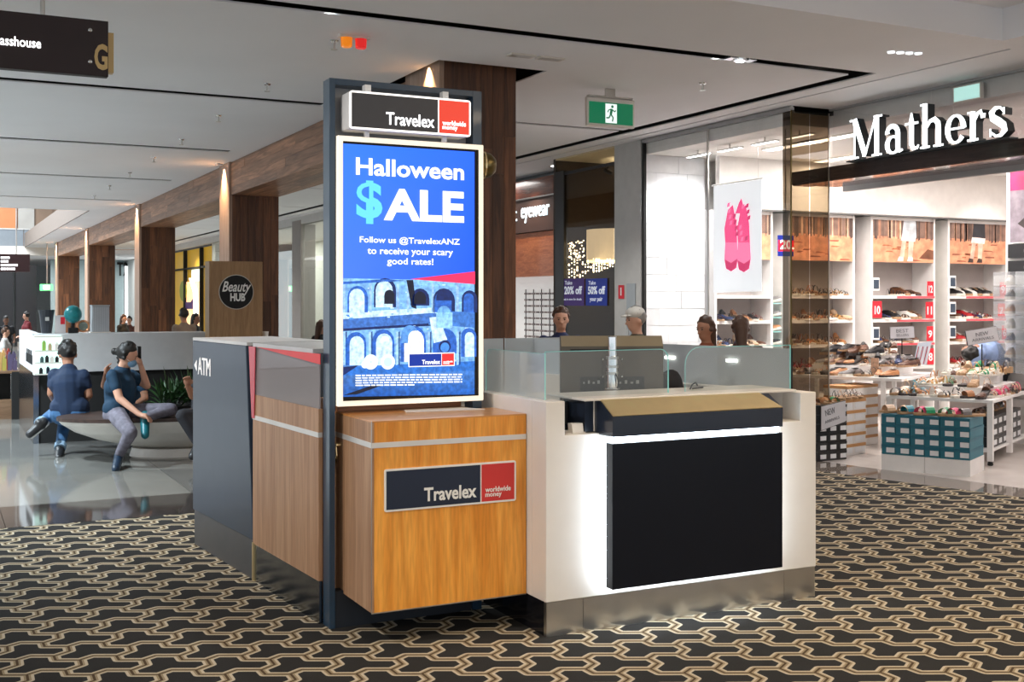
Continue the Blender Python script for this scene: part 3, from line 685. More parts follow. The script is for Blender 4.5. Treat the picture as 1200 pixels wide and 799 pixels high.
# photograph of an ancient arcade in the lower half of the display (flat print)
m = M(); B0 = srgb(84, 150, 232); B1 = srgb(150, 205, 250); BD = srgb(12, 34, 92); BK = srgb(6, 14, 40); BL_ = srgb(200, 232, 255); BM = srgb(40, 96, 190)
def q(pts, c, lay): pr_px(m, pd, pts, c, I * (2 + lay))
m.face([pd.P(*P_(402, 465), I * 2), pd.P(*P_(556, 462), I * 2), pd.P(*P_(556, 329), I * 2), pd.P(*P_(402, 326), I * 2)], 0, [srgb(14, 80, 165), srgb(14, 92, 185), srgb(130, 190, 245), srgb(140, 196, 246)])
q([(402, 428), (556, 424), (556, 406), (402, 410)], srgb(120, 178, 238), 1)
q([(402, 440), (556, 434), (556, 423), (402, 430)], srgb(40, 110, 200), 2)
q([(402, 385), (556, 376), (556, 366), (515, 364), (402, 372)], srgb(60, 110, 190), 1)
q([(402, 374), (515, 366), (515, 360), (402, 366)], BL_, 2)
q([(402, 388), (515, 381), (515, 378), (402, 385)], BD, 2)
def arch(cx_, yb, hw, hh, col, lay, sl=0):
    pts = [(cx_ - hw, yb), (cx_ + hw, yb + sl)]
    for a in range(9):
        t_ = math.pi * a / 8; pts.append((cx_ + hw * math.cos(t_), yb - hh - hw * 1.1 * math.sin(t_)))
    q(pts, col, lay)
for x, yb, hw, hh, c in ((419, 366, 10, 18, BL_), (451, 360, 11, 20, BL_), (492, 358, 9, 8, BD), (520, 366, 11, 14, BM), (550, 366, 7, 16, BM)):
    arch(x, yb, hw + 2, hh, BD if x not in (419,) else BM, 3); arch(x - 1, yb, hw - 1, hh, c, 4)
arch(456, 356, 6, 10, BK, 5); arch(492, 356, 7, 7, BK, 5); arch(520, 352, 9, 3, BD, 5); arch(520, 372, 8, 5, srgb(110, 170, 235), 6); q([(511, 384), (530, 384), (530, 366), (511, 366)], B1, 6)
for x, yb, hw, hh, c in ((417, 428, 10, 26, BL_), (449, 428, 11, 28, BL_), (484, 424, 13, 26, (1, 1, 1)), (521, 414, 12, 14, BM), (549, 418, 7, 24, BL_)):
    arch(x, yb, hw + 2, hh, BM, 3); arch(x + 1, yb, hw - 1.5, hh - 1, c, 4)
arch(451, 400, 5, 1, (1, 1, 1), 6); arch(480, 402, 10, 10, srgb(90, 150, 225), 5); arch(486, 404, 8, 8, (1, 1, 1), 6)
disc2(m, pd, P_(521, 406), .032, BD, I * 8, 16); disc2(m, pd, P_(521, 407), .024, srgb(70, 140, 230), I * 9, 16)
for x in (403, 434, 466, 478, 507, 536): q([(x - 1.5, 366), (x + 1.5, 366), (x + 1.5, 332), (x - 1.5, 332)], srgb(150, 190, 240), 3); 
for x in (403, 433, 465, 502, 536): q([(x - 1.2, 428), (x + 1.2, 427), (x + 1.2, 388), (x - 1.2, 389)], srgb(160, 200, 245), 3); q([(x + 2, 428), (x + 3.4, 427), (x + 3.4, 388), (x + 2, 389)], BD, 3)
q([(476, 328), (484, 328), (488, 362), (482, 360)], BK, 4)
q([(402, 330), (420, 329), (452, 327), (476, 329), (402, 333)], BM, 4)
q([(515, 364), (556, 366), (556, 384), (530, 382)], srgb(60, 115, 195), 5); q([(503, 372), (514, 371), (524, 398), (508, 402)], BL_, 5)
q([(402, 463), (418, 462), (446, 452), (434, 452)], BK, 4); q([(402, 430), (420, 428), (402, 440)], BD, 4)
rr = random.Random(3)
q([(402, 330), (556, 337), (556, 425), (402, 428)], srgb(122, 178, 240), 0.5)
for i in range(120):          # rubble and stone courses of the arcade
    x, y = rr.uniform(404, 552), rr.uniform(332, 424); s_ = rr.uniform(.8, 3.2)
    q([(x, y), (x + s_ * 1.6, y), (x + s_ * 1.6, y - s_ * .7), (x, y - s_ * .7)], rr.choice([srgb(70, 130, 215), BL_, B1, srgb(90, 150, 225), B0]), 2.5)
m.build('display_photo', print_mat('screen_photo', emit=1.0, tex=.3, texscale=46), ds)
m = M(); pr_px(m, pd, [(480, 327), (556, 333), (556, 318)], srgb(236, 40, 90), I * 18); m.build('red_wedge', print_mat('screen_graphics', emit=1.1), ds); m = M()
for x in (434, 454): disc2(m, pd, P_(x, 424), .036, (.85, .95, 1), I * 18, 20); m.build('round_badge', print_mat('screen_graphics'), ds); m = M()
disc2(m, pd, P_(454, 424), .022, srgb(190, 225, 255), I * 19, 16); disc2(m, pd, P_(434, 424), .006, srgb(190, 225, 255), I * 19, 16); disc2(m, pd, P_(427, 427), .018, (.85, .95, 1), I * 18, 14)
m.build('badge_marks', print_mat('screen_graphics'), ds)['kind'] = 'stuff'; m = M()
for r_ in range(5):
    y = 440.5 + r_ * 2.9
    x = 416
    while x < (541 if r_ < 4 else 478):
        l = rr.uniform(3, 9); e = min(x + l, 541); pr_px(m, pd, [(x, y - .1 * (x - 416) * .1), (e, y - .01 * (x - 416)), (e, y - 1.5 - .01 * (x - 416)), (x, y - 1.5 - .01 * (x - 416))], (.9, .95, 1), I * 18); x = e + 1.2
m.build('small_print', print_mat('screen_graphics'), ds)['kind'] = 'stuff'
swt = mat('screen_white', (0, 0, 0), .5, emit=1.25, ecol=(1, 1, 1)); scy = mat('screen_cyan', (0, 0, 0), .5, emit=1.1, ecol=srgb(100, 205, 255))
def dtx(s_, x0, y0, x1, y1, mm=swt, bold=.02): textpx(s_, 'display_text', pd, x0, y0, x1, y1, mm, ds, depth=.0008, off=I * 20, bold=bold)
dtx('Halloween', 416.5, 205, 543, 184.5, bold=.022)
dtx('$', 417, 262, 447.5, 211, scy, .03); dtx('ALE', 449, 258, 543, 220.5, bold=.035)
dtx('Follow us @TravelexANZ', 421, 286, 538, 276.5, bold=.012); dtx('to receive your scary', 430, 300, 530, 290, bold=.012); dtx('good rates!', 453, 312, 507, 302, bold=.012)
lu0, lz0 = P_(478, 430); lu1, lz1 = P_(532, 414); _, lz1 = P_(478, 414)
logo_plate(pd, lu0, lu1, lz0, lz1, .0006, ds, swt, mat('screen_navy', (0, 0, 0), .5, emit=1, ecol=srgb(16, 50, 150)), mat('screen_red', (0, 0, 0), .5, emit=1, ecol=srgb(226, 50, 50)), swt, .713, .001, off=I * 19, brd=.004)
# header light box
ph = onY(5.10)
hs = thing('header_sign', 'illuminated logo light box hanging at the top of the gantry', 'sign', (2.07, 5.15, 2.35))
hu0, hu1, hz0_, hz1_ = 1.737, 2.358, 2.352, 2.530
off_w = mat('light_box_edge', (.8, .8, .8), .4)
bx(hu0, hu1, 5.101, 5.235, hz0_, hz1_).build('housing', off_w, hs, bev=.012)
lb = mat('lit_white', (1, 1, 1), .5, emit=1.0, ecol=(1, .95, .87))
logo_plate(ph, hu0, hu1, hz0_, hz1_, .006, hs, lb, mat('lit_charcoal', (.06, .06, .068), .4), mat('lit_red', (.1, .01, .01), .4, emit=.85, ecol=srgb(226, 62, 40)), mat('lit_letters', (1, 1, 1), .5, emit=1.7, ecol=(1, 1, 1)), .723, .014, brd=.009, mname='face_frame')
for x in (1.84, 2.24): bx(x - .015, x + .015, 5.13, 5.17, hz1_, GT - .03).build('bracket', off_w, hs)
for x in (1.84, 2.24): bx(x - .01, x + .01, 5.14, 5.16, 2.325, hz0_).build('bracket', off_w, hs)
# round brass spotlight on the right post
t = thing('wall_lamp', 'round dark brass lamp on the right post of the gantry', 'lamp', (2.50, 5.25, 2.2))
M().rev(Vector((2.47, 5.24, 2.235)), Vector((1, -.25, 0)).normalized(), Vector((0, 0, 1)), Vector((.25, 1, 0)).normalized(), [(0, .06), (.03, .068), (.06, .06), (.085, .035), (.09, .0)], 20).build('shade', gold, t, smooth=True)
M().box(2.46, 2.475, 5.22, 5.26, 2.15, 2.29).build('bracket', gold, t)
M().rev(Vector((2.492, 5.232, 2.235)), Vector((1, -.25, 0)).normalized(), Vector((0, 0, 1)), Vector((.25, 1, 0)).normalized(), [(0, .069), (.008, .069)], 20).build('rim', brass, t)
# ---------------------------------------------------------------- left flank: oak wall with display window, navy block with arrow
P0, P1, P2 = Vector((1.655, 5.27)), Vector((1.587, 6.30)), Vector((1.484, 7.42))
u1_ = (P1 - P0).normalized(); n1 = Vector((u1_.y, -u1_.x)); L1 = (P1 - P0).length
fw = frame(P0, u1_, n1)
sw = thing('side_counter', 'oak clad side counter with display window left of the gantry', 'counter', (1.7, 5.8, 0))
M().box(.035, L1, .0, .02, .205, .893, fr=fw).build('lower_panel', oak2, sw)
M().box(.035, L1, .0, .02, .917, 1.03, fr=fw).build('upper_panel', oak2, sw)
M().box(.035, L1, -.003, .02, .893, .917, fr=fw).build('metal_trim', mat('satin_aluminium', (0, 0, 0)), sw)
M().box(.035, L1, .004, .02, 0, .203, fr=fw).build('kick_plate', mat('mirror_kick', (.24, .27, .31), .2, metal=1), sw)
M().box(L1 - .02, L1 + .006, -.004, .02, 0, .21, fr=fw).build('corner_post', brass, sw)
M().box(.11, L1 - .04, .02, .45, 0, 1.0, fr=fw).build('body', oak2, sw)
M().box(.11, L1 + .0, .0, .48, 1.295, 1.315, fr=fw).build('top_slab', mat('pale_grey_top', (.55, .56, .57), .3), sw)
M().box(.035, L1, .004, .01, 1.03, 1.295, fr=fw).build('window_pane', glass('display_glass', (.85, .82, .83), .25, .42, (.72, .68, .69), .04), sw)
plw = Plane(P1, P0 - P1)
M().prism([plw.P(u, z, .003) for u, z in ((.08, 1.295), (L1, 1.295), (L1, 1.245))], Vector((plw.n.x, plw.n.y, 0)) * .003).build('red_wedge', red_m, sw, label='red wedge shaped strip under the top slab')
M().prism([plw.P(u, z, .004) for u, z in ((-.05, 1.295), (.06, 1.295), (.04, .90), (-.0, .90))], Vector((plw.n.x, plw.n.y, 0)) * .004).build('red_edge', mat('red_acrylic', (.62, .06, .09), .25), sw, label='red acrylic edge strip beside the navy block')
M().box(.3, .32, .3, .5, 1.03, 1.29, fr=fw).build('inner_shelf', white, sw)
M().box(.11, L1 - .04, .43, .45, 1.0, 1.295, fr=fw).build('inner_wall', mat('pink_wall', (.72, .52, .52), .5), sw)
# navy block
u2_ = (P2 - P1).normalized(); n2 = Vector((u2_.y, -u2_.x)); L2 = (P2 - P1).length; fn = frame(P1, u2_, n2)
nb = thing('navy_block', 'tall navy end block with white arrow and letters pointing left', 'kiosk block', (1.7, 6.9, 0))
nm_m = mat('navy_block_paint', (.030, .048, .078), .35, coat=.15)
M().prism([fn(-.0, 0, .22), fn(L2, 0, .22), fn(L2, 0, 1.295), fn(.12, 0, 1.295)], Vector((n2.x, n2.y, 0)) * .5).build('body', nm_m, nb, bev=.004)
M().box(0, L2 - .01, .008, .49, 0, .22, fr=fn).build('kick_plate', mat('mirror_kick_2', (.16, .165, .18), .38, metal=.8), nb)
M().box(.1, L2, .0, .52, 1.296, 1.314, fr=fn).build('top_slab', mat('pale_grey_top', (0, 0, 0)), nb)
pln = Plane(P2, P1 - P2)
a0 = pln.uz(232.5, 440)[0]; z0 = pln.uz(233, 438.5)[1]; z1 = pln.uz(233, 418.5)[1]; a1 = pln.uz(247, 430)[0]
text('ATM', 'lettering', pln, a0, z0, a1 - a0, z1 - z0, mat('letter_white', (.9, .9, .9), .5, emit=.25), nb, .003, .001, .0)
ar0 = pln.uz(228.3, 428)[0]; ar1 = pln.uz(231, 428)[0]
M().prism([pln.P(ar0, (z0 + z1) / 2, .001), pln.P(ar1, z0 + .02, .001), pln.P(ar1, z1 - .02, .001)], Vector((pln.n.x, pln.n.y, 0)) * .003).build('arrow', mat('letter_white', (0, 0, 0)), nb)
# ================================================================ SHOE SHOP
XS, XF, YP, YW = 7.6, 8.09, 8.86, 11.3
shopw = mat('shop_wall', (.80, .77, .74), .7)
shopc = mat('shop_ceiling', (.85, .83, .80), .9)
def wall(name, m, mm): o = m.build(name, mm); o['kind'] = 'structure'; return o
wall('ceiling', bx(XS + .03, 15, YP + .03, 12.0, 3.3, 3.42), shopc)
wall('ceiling', bx(XF + .05, 15, -1, YP + .03, 3.3, 3.42), shopc)
wall('wall_back', bx(XS + .9, 15, 11.72, 11.9, 0, 3.3), shopw)
wall('wall_right', bx(14.9, 15.1, -1, 11.72, 0, 3.3), shopw)
wall('wall_front', bx(XF, 15, -1.2, -1, 0, 3.5), shopw)
struct(bx(XS + .03, 15.2, YP + .03, 12.04, 3.5, 3.52).build('ceiling', blackm)); struct(bx(XF + .05, 15.2, -1.2, YP + .03, 3.5, 3.52).build('ceiling', blackm))  # unseen black covers added over the shop to block leaking sky light
struct(bx(XS + .035, XS + .06, YP + .04, 11.5, 3.42, 3.5).build('trim_6', shopc)); struct(bx(8.3, 12.5, 12.0, 62, 3.5, 3.55).build('ceiling', blackm)); struct(bx(XF + .06, XF + .08, -1, YP, 3.42, 3.5).build('trim_7', shopc))  # closing strips and another unseen cover added to stop light leaking in
bulk = struct(bx(10.2, 14.9, 11.20, 11.28, 2.68, 3.3).build('wall_back', shopw))   # wall above the bays
wall('wall_back', bx(8.5, 10.2, 11.20, 11.28, 2.68, 3.3), shopw)
struct(bx(8.5, 14.9, 11.18, 11.2, 2.655, 2.672).build('trim_2', mat('shadow_gap', (.12, .12, .12), .6)))
def panel_light(x, y, z, sx, sy, power, lab, fix=True, col=(1, .96, .9)):
    if fix:
        t = thing('ceiling_light', lab, 'light', (x, y, z - .04))
        bx(x - sx / 2, x + sx / 2, y - sy / 2, y + sy / 2, z - .02, z).build('frame', white, t)
        bx(x - sx / 2 + .015, x + sx / 2 - .015, y - sy / 2 + .015, y + sy / 2 - .015, z - .024, z - .018).build('diffuser', mat('panel_glow', (1, 1, 1), .5, emit=5, ecol=(1, .98, .95)), t)
    area(x, y, z - .04, sx, sy, power, col)
for x, y, l in ((8.6, 10.0, 'slim ceiling strip light inside the shop window near the glass'), (8.6, 9.4, 'slim ceiling strip light behind the tinted corner glass'), (9.9, 10.6, 'slim ceiling strip light deep inside the shoe shop window')):
    panel_light(x, y, 3.3, .16, .9, 22, l)
for x, y in ((9.6, 7.4), (11.4, 9.8), (11.4, 7.2), (13.4, 9.6), (13.2, 7.0), (9.9, 9.2), (9.4, 5.0), (12, 4.0)):
    area(x, y, 3.27, .9, .9, 26, (1, .93, .90))
for x in (9.0, 10.2, 11.6, 13.0): spot(x, 10.2, 3.2, 26, (1, .95, .88), 80, .6, (x, 11.4, 1.6))
# shop-front glass
gl_c = glass('clear_shop_glass', (.97, .98, .98), .18, minr=.02)
gl_t = glass('transom_glass', (.95, .96, .96), .5, .12, (.8, .75, .7), .10)
gl_b = glass('bronze_glass', (.29, .225, .15), .2, .04, (.25, .2, .15), .03)
win = thing('window_1', None, None, (XS, 10.2, 0)); win['kind'] = 'structure'
M().face([(XS, YP + .01, .0), (XS, 10.20, .0), (XS, 10.20, 3.44), (XS, YP + .01, 3.44)]); 
for i, (a, b) in enumerate(((8.99, 10.215), (10.24, 11.47))):
    m = M(); m.face([(XS, b, .02), (XS, a, .02), (XS, a, 3.43), (XS, b, 3.43)]); m.build('pane', gl_c, win)
bx(XS - .005, XS + .01, 10.215, 10.24, 0, 3.44).build('mullion', steel, win)
bx(XS - .02, XS + .02, 11.465, 11.50, 0, 3.44).build('frame_post', blackm, win)
bx(XS - .02, XS + .04, YP, 11.5, 3.43, 3.47).build('head_rail', mat('grey_rail', (.4, .4, .4), .4), win)
# dark jamb and bronze glass return
jm = thing('glass_corner', 'bronze tinted glass corner at the shoe shop entrance', 'glass panel', (7.85, YP, 0))
m = M(); m.face([(XS, 8.985, 0), (XS, YP, 0), (XS, YP, 3.44), (XS, 8.985, 3.44)]); m.build('side_pane', glass('dark_bronze_glass', (.13, .10, .07), .06, .03, (.05, .04, .03), .01), jm)
for a, b in ((XS + .005, 7.835), (7.84, XF)):
    m = M(); m.face([(a, YP, 0), (b, YP, 0), (b, YP, 3.44), (a, YP, 3.44)]); m.build('pane', gl_b, jm)
bx(XS - .006, XS + .006, YP - .006, YP + .006, 0, 3.44).build('corner_trim', gold, jm)
bx(XF - .006, XF + .004, YP - .006, YP + .006, 0, 3.44).build('corner_trim', steel, jm)
# fascia and letters
fa = thing('shop_fascia', 'long dark brown fascia beam over the shoe shop entrance', 'fascia', (XF + .2, 7, 2.76))
fas = wood('fascia_wood', (.035, .02, .017), (.06, .036, .03), .25, (16, 1.0, 16), coat=.3)
bx(XF, XF + .05, 3.0, 9.42, 2.765, 2.90).build('front_board', fas, fa)
bx(XF + .05, XF + .55, 3.0, 9.3, 2.88, 2.90).build('top_board', fas, fa)
bx(XF + .0, XF + .22, 3.0, 9.4, 2.755, 2.767).build('soffit', mat('polished_soffit', (.45, .36, .34), .12, metal=.9), fa)
bx(XF + .235, XF + .5, 3.0, 9.3, 2.755, 2.767).build('soffit', mat('polished_soffit', (0, 0, 0)), fa)
bx(XF + .5, XF + .55, 3.0, 9.2, 2.70, 2.88).build('rear_board', mat('grey_rail', (0, 0, 0)), fa)
win2 = thing('window_2', None, None, (XF, 7, 2.9)); win2['kind'] = 'structure'
for a, b in ((3, 6.0), (6.01, 7.55), (7.555, YP)):
    m = M(); m.face([(XF + .02, b, 2.9), (XF + .02, a, 2.9), (XF + .02, a, 3.48), (XF + .02, b, 3.48)]); m.build('pane', gl_t, win2)
bx(XF, XF + .03, 3, YP, 3.46, 3.5).build('head_rail', mat('grey_rail', (0, 0, 0)), win2)
# letters standing on the fascia, built stroke by stroke
ls = thing('shop_sign', 'big white serif letters reading Mathers standing on the dark fascia', 'sign', (XF - .08, 7.5, 2.91))
lw = mat('letter_face', (1, 1, 1), .5, emit=1.5, ecol=(.92, .98, 1)); lk = mat('letter_side', (.03, .035, .04), .4)
pm = onX(XF - .14)
def glyph(strokes, u0, z0, sc, sx=1.0):
    """strokes: polylines with a width at each point, in units of x-height"""
    side = M(); face = M(); N3 = Vector((pm.n.x, pm.n.y, 0))
    for st in strokes:
        L_, R_ = [], []
        for i, (x, y, wd) in enumerate(st):
            a = st[max(i - 1, 0)]; b = st[min(i + 1, len(st) - 1)]; dx, dy = (b[0] - a[0]) , b[1] - a[1]; l = math.hypot(dx, dy) or 1
            nx, ny_ = -dy / l * wd / 2, dx / l * wd / 2
            L_.append((u0 + (x + nx) * sc * sx, z0 + (y + ny_) * sc)); R_.append((u0 + (x - nx) * sc * sx, z0 + (y - ny_) * sc))
        for i in range(len(st) - 1):
            q4 = [L_[i], R_[i], R_[i + 1], L_[i + 1]]
            side.prism([pm.P(u, z, -.09) for u, z in q4], N3 * .09); face.prism([pm.P(u, z, .0) for u, z in q4], N3 * .006)
    o = side.build('letter', lk, ls); face.build('letter_face', lw, o, label='bright white letter face')
def arcp(cx_, cy_, rx, ry, a0, a1, w0, w1, n=12, wf=None):
    out = []
    for i in range(n + 1):
        t_ = i / n; a = math.radians(a0 + (a1 - a0) * t_); wd = w0 + (w1 - w0) * t_ if wf is None else wf(a)
        out.append((cx_ + rx * math.cos(a), cy_ + ry * math.sin(a), wd))
    return out
T_, H2 = .205, .075     # thick, thin
vw = lambda a: H2 + (T_ - H2) * abs(math.cos(a)) ** 1.5
def sf(x, y, wd=.34): return [(x - wd / 2, y, .07), (x + wd / 2, y, .07)]
GLY = {
 'M': ([[(.2, 0, H2), (.2, 1.45, H2)], [(.2, 1.45, T_ * 1.1), (.72, .12, T_ * 1.1)], [(.72, .05, H2), (1.25, 1.45, H2)], [(1.3, 0, T_), (1.3, 1.45, T_)], sf(.2, .035, .42), sf(1.3, .035, .48), sf(.14, 1.42, .34), sf(1.36, 1.42, .4)], 1.62),
 'a': ([arcp(.36, .68, .26, .28, 165, 0, .14, .2), [(.62, .70, T_), (.62, .18, T_), (.70, .05, .14), (.84, .08, .07)], arcp(.40, .30, .28, .29, 60, 330, .1, .1, wf=vw), [(.13, .70, .2), (.12, .80, .16)]], .88),
 't': ([[(.3, 1.3, .05), (.3, 1.0, T_), (.3, .22, T_), (.38, .06, .16), (.56, .06, .09), (.62, .16, .06)], [(.02, .93, .08), (.6, .93, .08)]], .64),
 'h': ([[(.2, 0, T_), (.2, 1.52, T_)], sf(.2, .035, .42), sf(.13, 1.49, .26), [(.28, .70, .08), (.42, .9, .12), (.62, .94, .18), (.76, .80, T_), (.78, .6, T_), (.78, 0, T_)], sf(.78, .035, .42)], 1.02),
 'e': ([arcp(.42, .48, .33, .45, 0, 325, .1, .1, 22, wf=vw), [(.12, .50, .07), (.78, .50, .07)]], .86),
 'r': ([[(.2, 0, T_), (.2, .95, T_)], sf(.2, .035, .44), sf(.12, .93, .26), [(.28, .66, .07), (.4, .88, .1), (.56, .92, .14)], [(.60, .84, .2), (.60, .70, .16)]], .72),
 's': ([[(.62, .92, .06), (.62, .70, .05)], [(.62, .80, .07), (.48, .94, .08), (.30, .94, .13), (.15, .80, .2), (.20, .64, .24), (.42, .50, .25), (.60, .36, .24), (.66, .2, .2), (.50, .05, .12), (.32, .04, .08), (.12, .18, .07)], [(.11, .30, .05), (.11, .04, .05)]], .76)}
mu0, mz0 = pm.uz(997, 187); mu1, mz1 = pm.uz(1181, 161)
tot = sum(GLY[c][1] for c in 'Mathers') + .06 * 6; sc_ = (mu1 - mu0) / tot
u = mu0
for c in 'Mathers':
    glyph(GLY[c][0], u, 2.915, .262, sc_ / .262); u += (GLY[c][1] + .06) * sc_
M().box(pm.P(mu0, 0)[0] + .03, XF, 6.6, 8.5, 2.90, 2.912).build('base_rail', lk, ls)
# white exit sign glowing behind the transom
t = thing('exit_light', 'pale green lit exit sign on the transom glass above the letters', 'sign', (8.05, 7.3, 3.25))
pq = onX(8.05); a, za = pq.uz(1117, 121); b, zb_ = pq.uz(1149, 96)
M().prism([pq.P(a, za, 0), pq.P(b, za, 0), pq.P(b, zb_, 0), pq.P(a, zb_, 0)], (.04, 0, 0)).build('housing', white, t)
M().prism([pq.P(a + .01, za + .01, .002), pq.P(b - .01, za + .01, .002), pq.P(b - .01, zb_ - .01, .002), pq.P(a + .01, zb_ - .01, .002)], (.002, 0, 0)).build('face', mat('exit_pale', (.5, .8, .75), .5, emit=.5, ecol=(.5, .85, .78)), t)
# more strip lights behind the shop glass and a red and blue card in the corner
for k_, y in enumerate((10.9, 10.3, 9.7, 9.15)):
    t = thing('strip_light', 'short bright strip light on the shop ceiling rail, %s from the pier' % OR_[k_], 'light', (7.95, y, 3.24), 0, 'strip lights on the rail in the shop window')
    bx(7.93, 7.99, y - .2, y + .2, 3.235, 3.25).build('housing', white, t); bx(7.935, 7.985, y - .19, y + .19, 3.23, 3.236).build('tube', mat('strip_glow', (1, 1, 1), .5, emit=4, ecol=(1, 1, 1)), t); M().cap((7.96, y, 3.25), (7.96, y, 3.3), .01, seg=6).build('hanger', steel, t)
pk_ = onY(9.12); a, b = pk_.uz(912, 300), pk_.uz(930, 276)
t = thing('corner_sign', 'red and blue card inside the shop corner glass', 'sign', ((a[0] + b[0]) / 2, 9.12, a[1]))
bx(a[0], b[0], 9.12, 9.13, a[1], b[1]).build('card', mat('corner_blue', srgb(20, 40, 140), .5, emit=1.5), t); bx(a[0], b[0], 9.115, 9.12, a[1] + .05, b[1] - .05).build('red_band', mat('corner_red', srgb(220, 20, 40), .5, emit=2.5), t)
M().cap(((a[0] + b[0]) / 2, 9.125, b[1]), ((a[0] + b[0]) / 2, 9.125, 3.3), .006, seg=6).build('hanger', steel, t)
text('20.', 'lettering', pk_, a[0] + .02, a[1] + .07, (b[0] - a[0]) * .9, (b[1] - a[1]) * .45, mat('corner_white', (1, 1, 1), .5, emit=3), t, .002, .007, .03)
# white timbered wall inside the window
wt = struct(bx(XS + .03, 8.49, 11.50, 11.56, 0, 3.3).build('wall_left', mat('white_board_wall', (.82, .84, .86), .5)))
for j in range(16):
    z = .02 + j * .2045; x = XS + .03; sh = (j * .37) % .5
    cuts = [XS + .03] + [v for v in (XS + sh, XS + sh + .45) if XS + .1 < v < 8.4] + [8.49]
    for a, b in zip(cuts[:-1], cuts[1:]):
        bx(a + .002, b - .002, 11.487 - random.uniform(0, .006), 11.50, z + .002, z + .202).build('board', random.choice([mat('board_white_%d' % i, (c, c * 1.02, c * 1.05), .5, bump=.3, noise=.1, nscale=5) for i, c in enumerate((.72, .8, .86))]), wt)
spot(8.0, 10.6, 3.25, 60, (.97, .98, 1), 100, .6, (8.1, 11.5, 1.8))
# ---------------------------------------------------------------- display bays
laminate = mat('bay_white', (.80, .77, .75), .5); bayback = mat('bay_back', (.50, .45, .43), .7)
shelfZ = [1.615, 1.30, .985, .67, .35]
pm_poster = print_mat('poster_print', tex=.25, texscale=9)
def forest_poster(t, x0, x1, z0, z1, y, figure, seed):
    r = random.Random(seed); m = M(); pl = onY(y)
    W_, H_ = x1 - x0, z1 - z0
    def Q(pts, c, l): pr_quad(m, pl, [(x0 + a * W_, z0 + b * H_) for a, b in pts], c, l * .0006)
    Q([(0, 0), (1, 0), (1, 1), (0, 1)], srgb(224, 152, 116), 0)
    Q([(0, .62), (1, .58), (1, 1), (0, 1)], srgb(134, 104, 90), 1)
    for i in range(26):
        x = r.random(); wd = r.uniform(.012, .04); Q([(x, .55 + r.uniform(-.04, .05)), (min(1, x + wd), .56), (min(1, x + wd), 1), (x, 1)], r.choice([srgb(84, 66, 60), srgb(176, 126, 100), srgb(104, 82, 74), srgb(224, 180, 150)]), 2)
    for i in range(14):
        x, yy = r.uniform(0, .8), r.uniform(.02, .5); Q([(x, yy), (x + r.uniform(.05, .2), yy), (x + r.uniform(.05, .2), yy + .03), (x + .02, yy + .035)], r.choice([srgb(224, 150, 110), srgb(180, 100, 66), srgb(150, 82, 58)]), 2)
    if figure:
        sk = srgb(238, 190, 168); cl = srgb(196, 200, 205) if figure == 1 else srgb(44, 44, 50); fx = .55 if figure == 1 else .47
        Q([(fx - .08, .62), (fx + .16, .6), (fx + .15, 1), (fx - .05, 1)], cl, 4)
        Q([(fx - .12, .12), (fx - .05, .12), (fx + .0, .6), (fx - .07, .64)], sk, 5); Q([(fx + .02, .08), (fx + .09, .08), (fx + .12, .6), (fx + .03, .62)], sk, 5)
        Q([(fx - .1, .52), (fx + .14, .5), (fx + .16, .64), (fx - .08, .66)], srgb(226, 200, 200) if figure == 1 else srgb(240, 216, 210), 6)
        for q_ in (-.16, .0): Q([(fx + q_, .03), (fx + q_ + .1, .03), (fx + q_ + .1, .12), (fx + q_ + .03, .14)], srgb(240, 236, 230) if figure == 1 else srgb(60, 44, 40), 6)
        if figure == 1: Q([(fx + .2, .1), (1, .08), (1, .3), (fx + .35, .33)], srgb(120, 72, 50), 3)
    m.build('poster', pm_poster, t)
def bay(x0, x1, lab, fig, seed, shelves=shelfZ, tags=None, poster=True):
    t = thing('display_bay', lab, 'shelving', ((x0 + x1) / 2, YW + .2, 0))
    for a in (x0, x1 - .035): bx(a, a + .035, YW, YW + .4, 0, 2.66).build('side_panel', laminate, t)
    bx(x0 + .035, x1 - .035, YW + .38, YW + .4, 0, 2.66).build('back_panel', bayback, t)
    bx(x0 + .035, x1 - .035, YW + .01, YW + .38, 2.62, 2.66).build('top_panel', laminate, t)
    if poster:
        bx(x0 + .035, x1 - .035, YW + .0, YW + .03, 2.06, 2.62).build('poster_board', laminate, t)
        forest_poster(t, x0 + .035, x1 - .035, 2.06, 2.62, YW - .001, fig, seed)
    for z in shelves: bx(x0 + .035, x1 - .035, YW - .005, YW + .38, z - .04, z).build('shelf', laminate, t)
    return t
bW = bay(8.50, 9.40, 'white display bay seen through the shop window behind the pink poster', 0, 1)
bA = bay(9.65, 10.76, 'white display bay behind the bronze glass with tan sandals', 0, 2)
bC = bay(11.04, 12.21, 'white display bay with seated girl poster and red number tags', 1, 3)
bD = bay(12.45, 13.62, 'white display bay at the right with a poster of legs in black', 2, 4)
redtag = mat('tag_red', srgb(214, 30, 48), .5, emit=.05); tagw = mat('tag_white', (.9, .9, .9), .5)
def tagcard(par, x, z, w_, h_, s_, mm=redtag, name='number_tag', dy=0):
    pl = onY(YW - .012)
    o = bx(x, x + w_, YW - .012 - dy, YW - .008 - dy, z, z + h_).build(name, mm, par)
    if s_: text(s_, 'tag_number', pl, x + w_ * .2, z + h_ * .22, w_ * .6, h_ * .5, tagw if mm is redtag else mat('tag_ink', (.1, .12, .14), .5), o, .002, .001, .02)
tagcard(bC, 12.05, 1.61, .12, .2, '12'); tagcard(bC, 11.06, 1.32, .16, .22, '10'); tagcard(bC, 12.02, 1.31, .14, .22, '11'); tagcard(bC, 12.04, 1.0, .12, .2, '9'); tagcard(bC, 12.05, .68, .12, .22, '8')
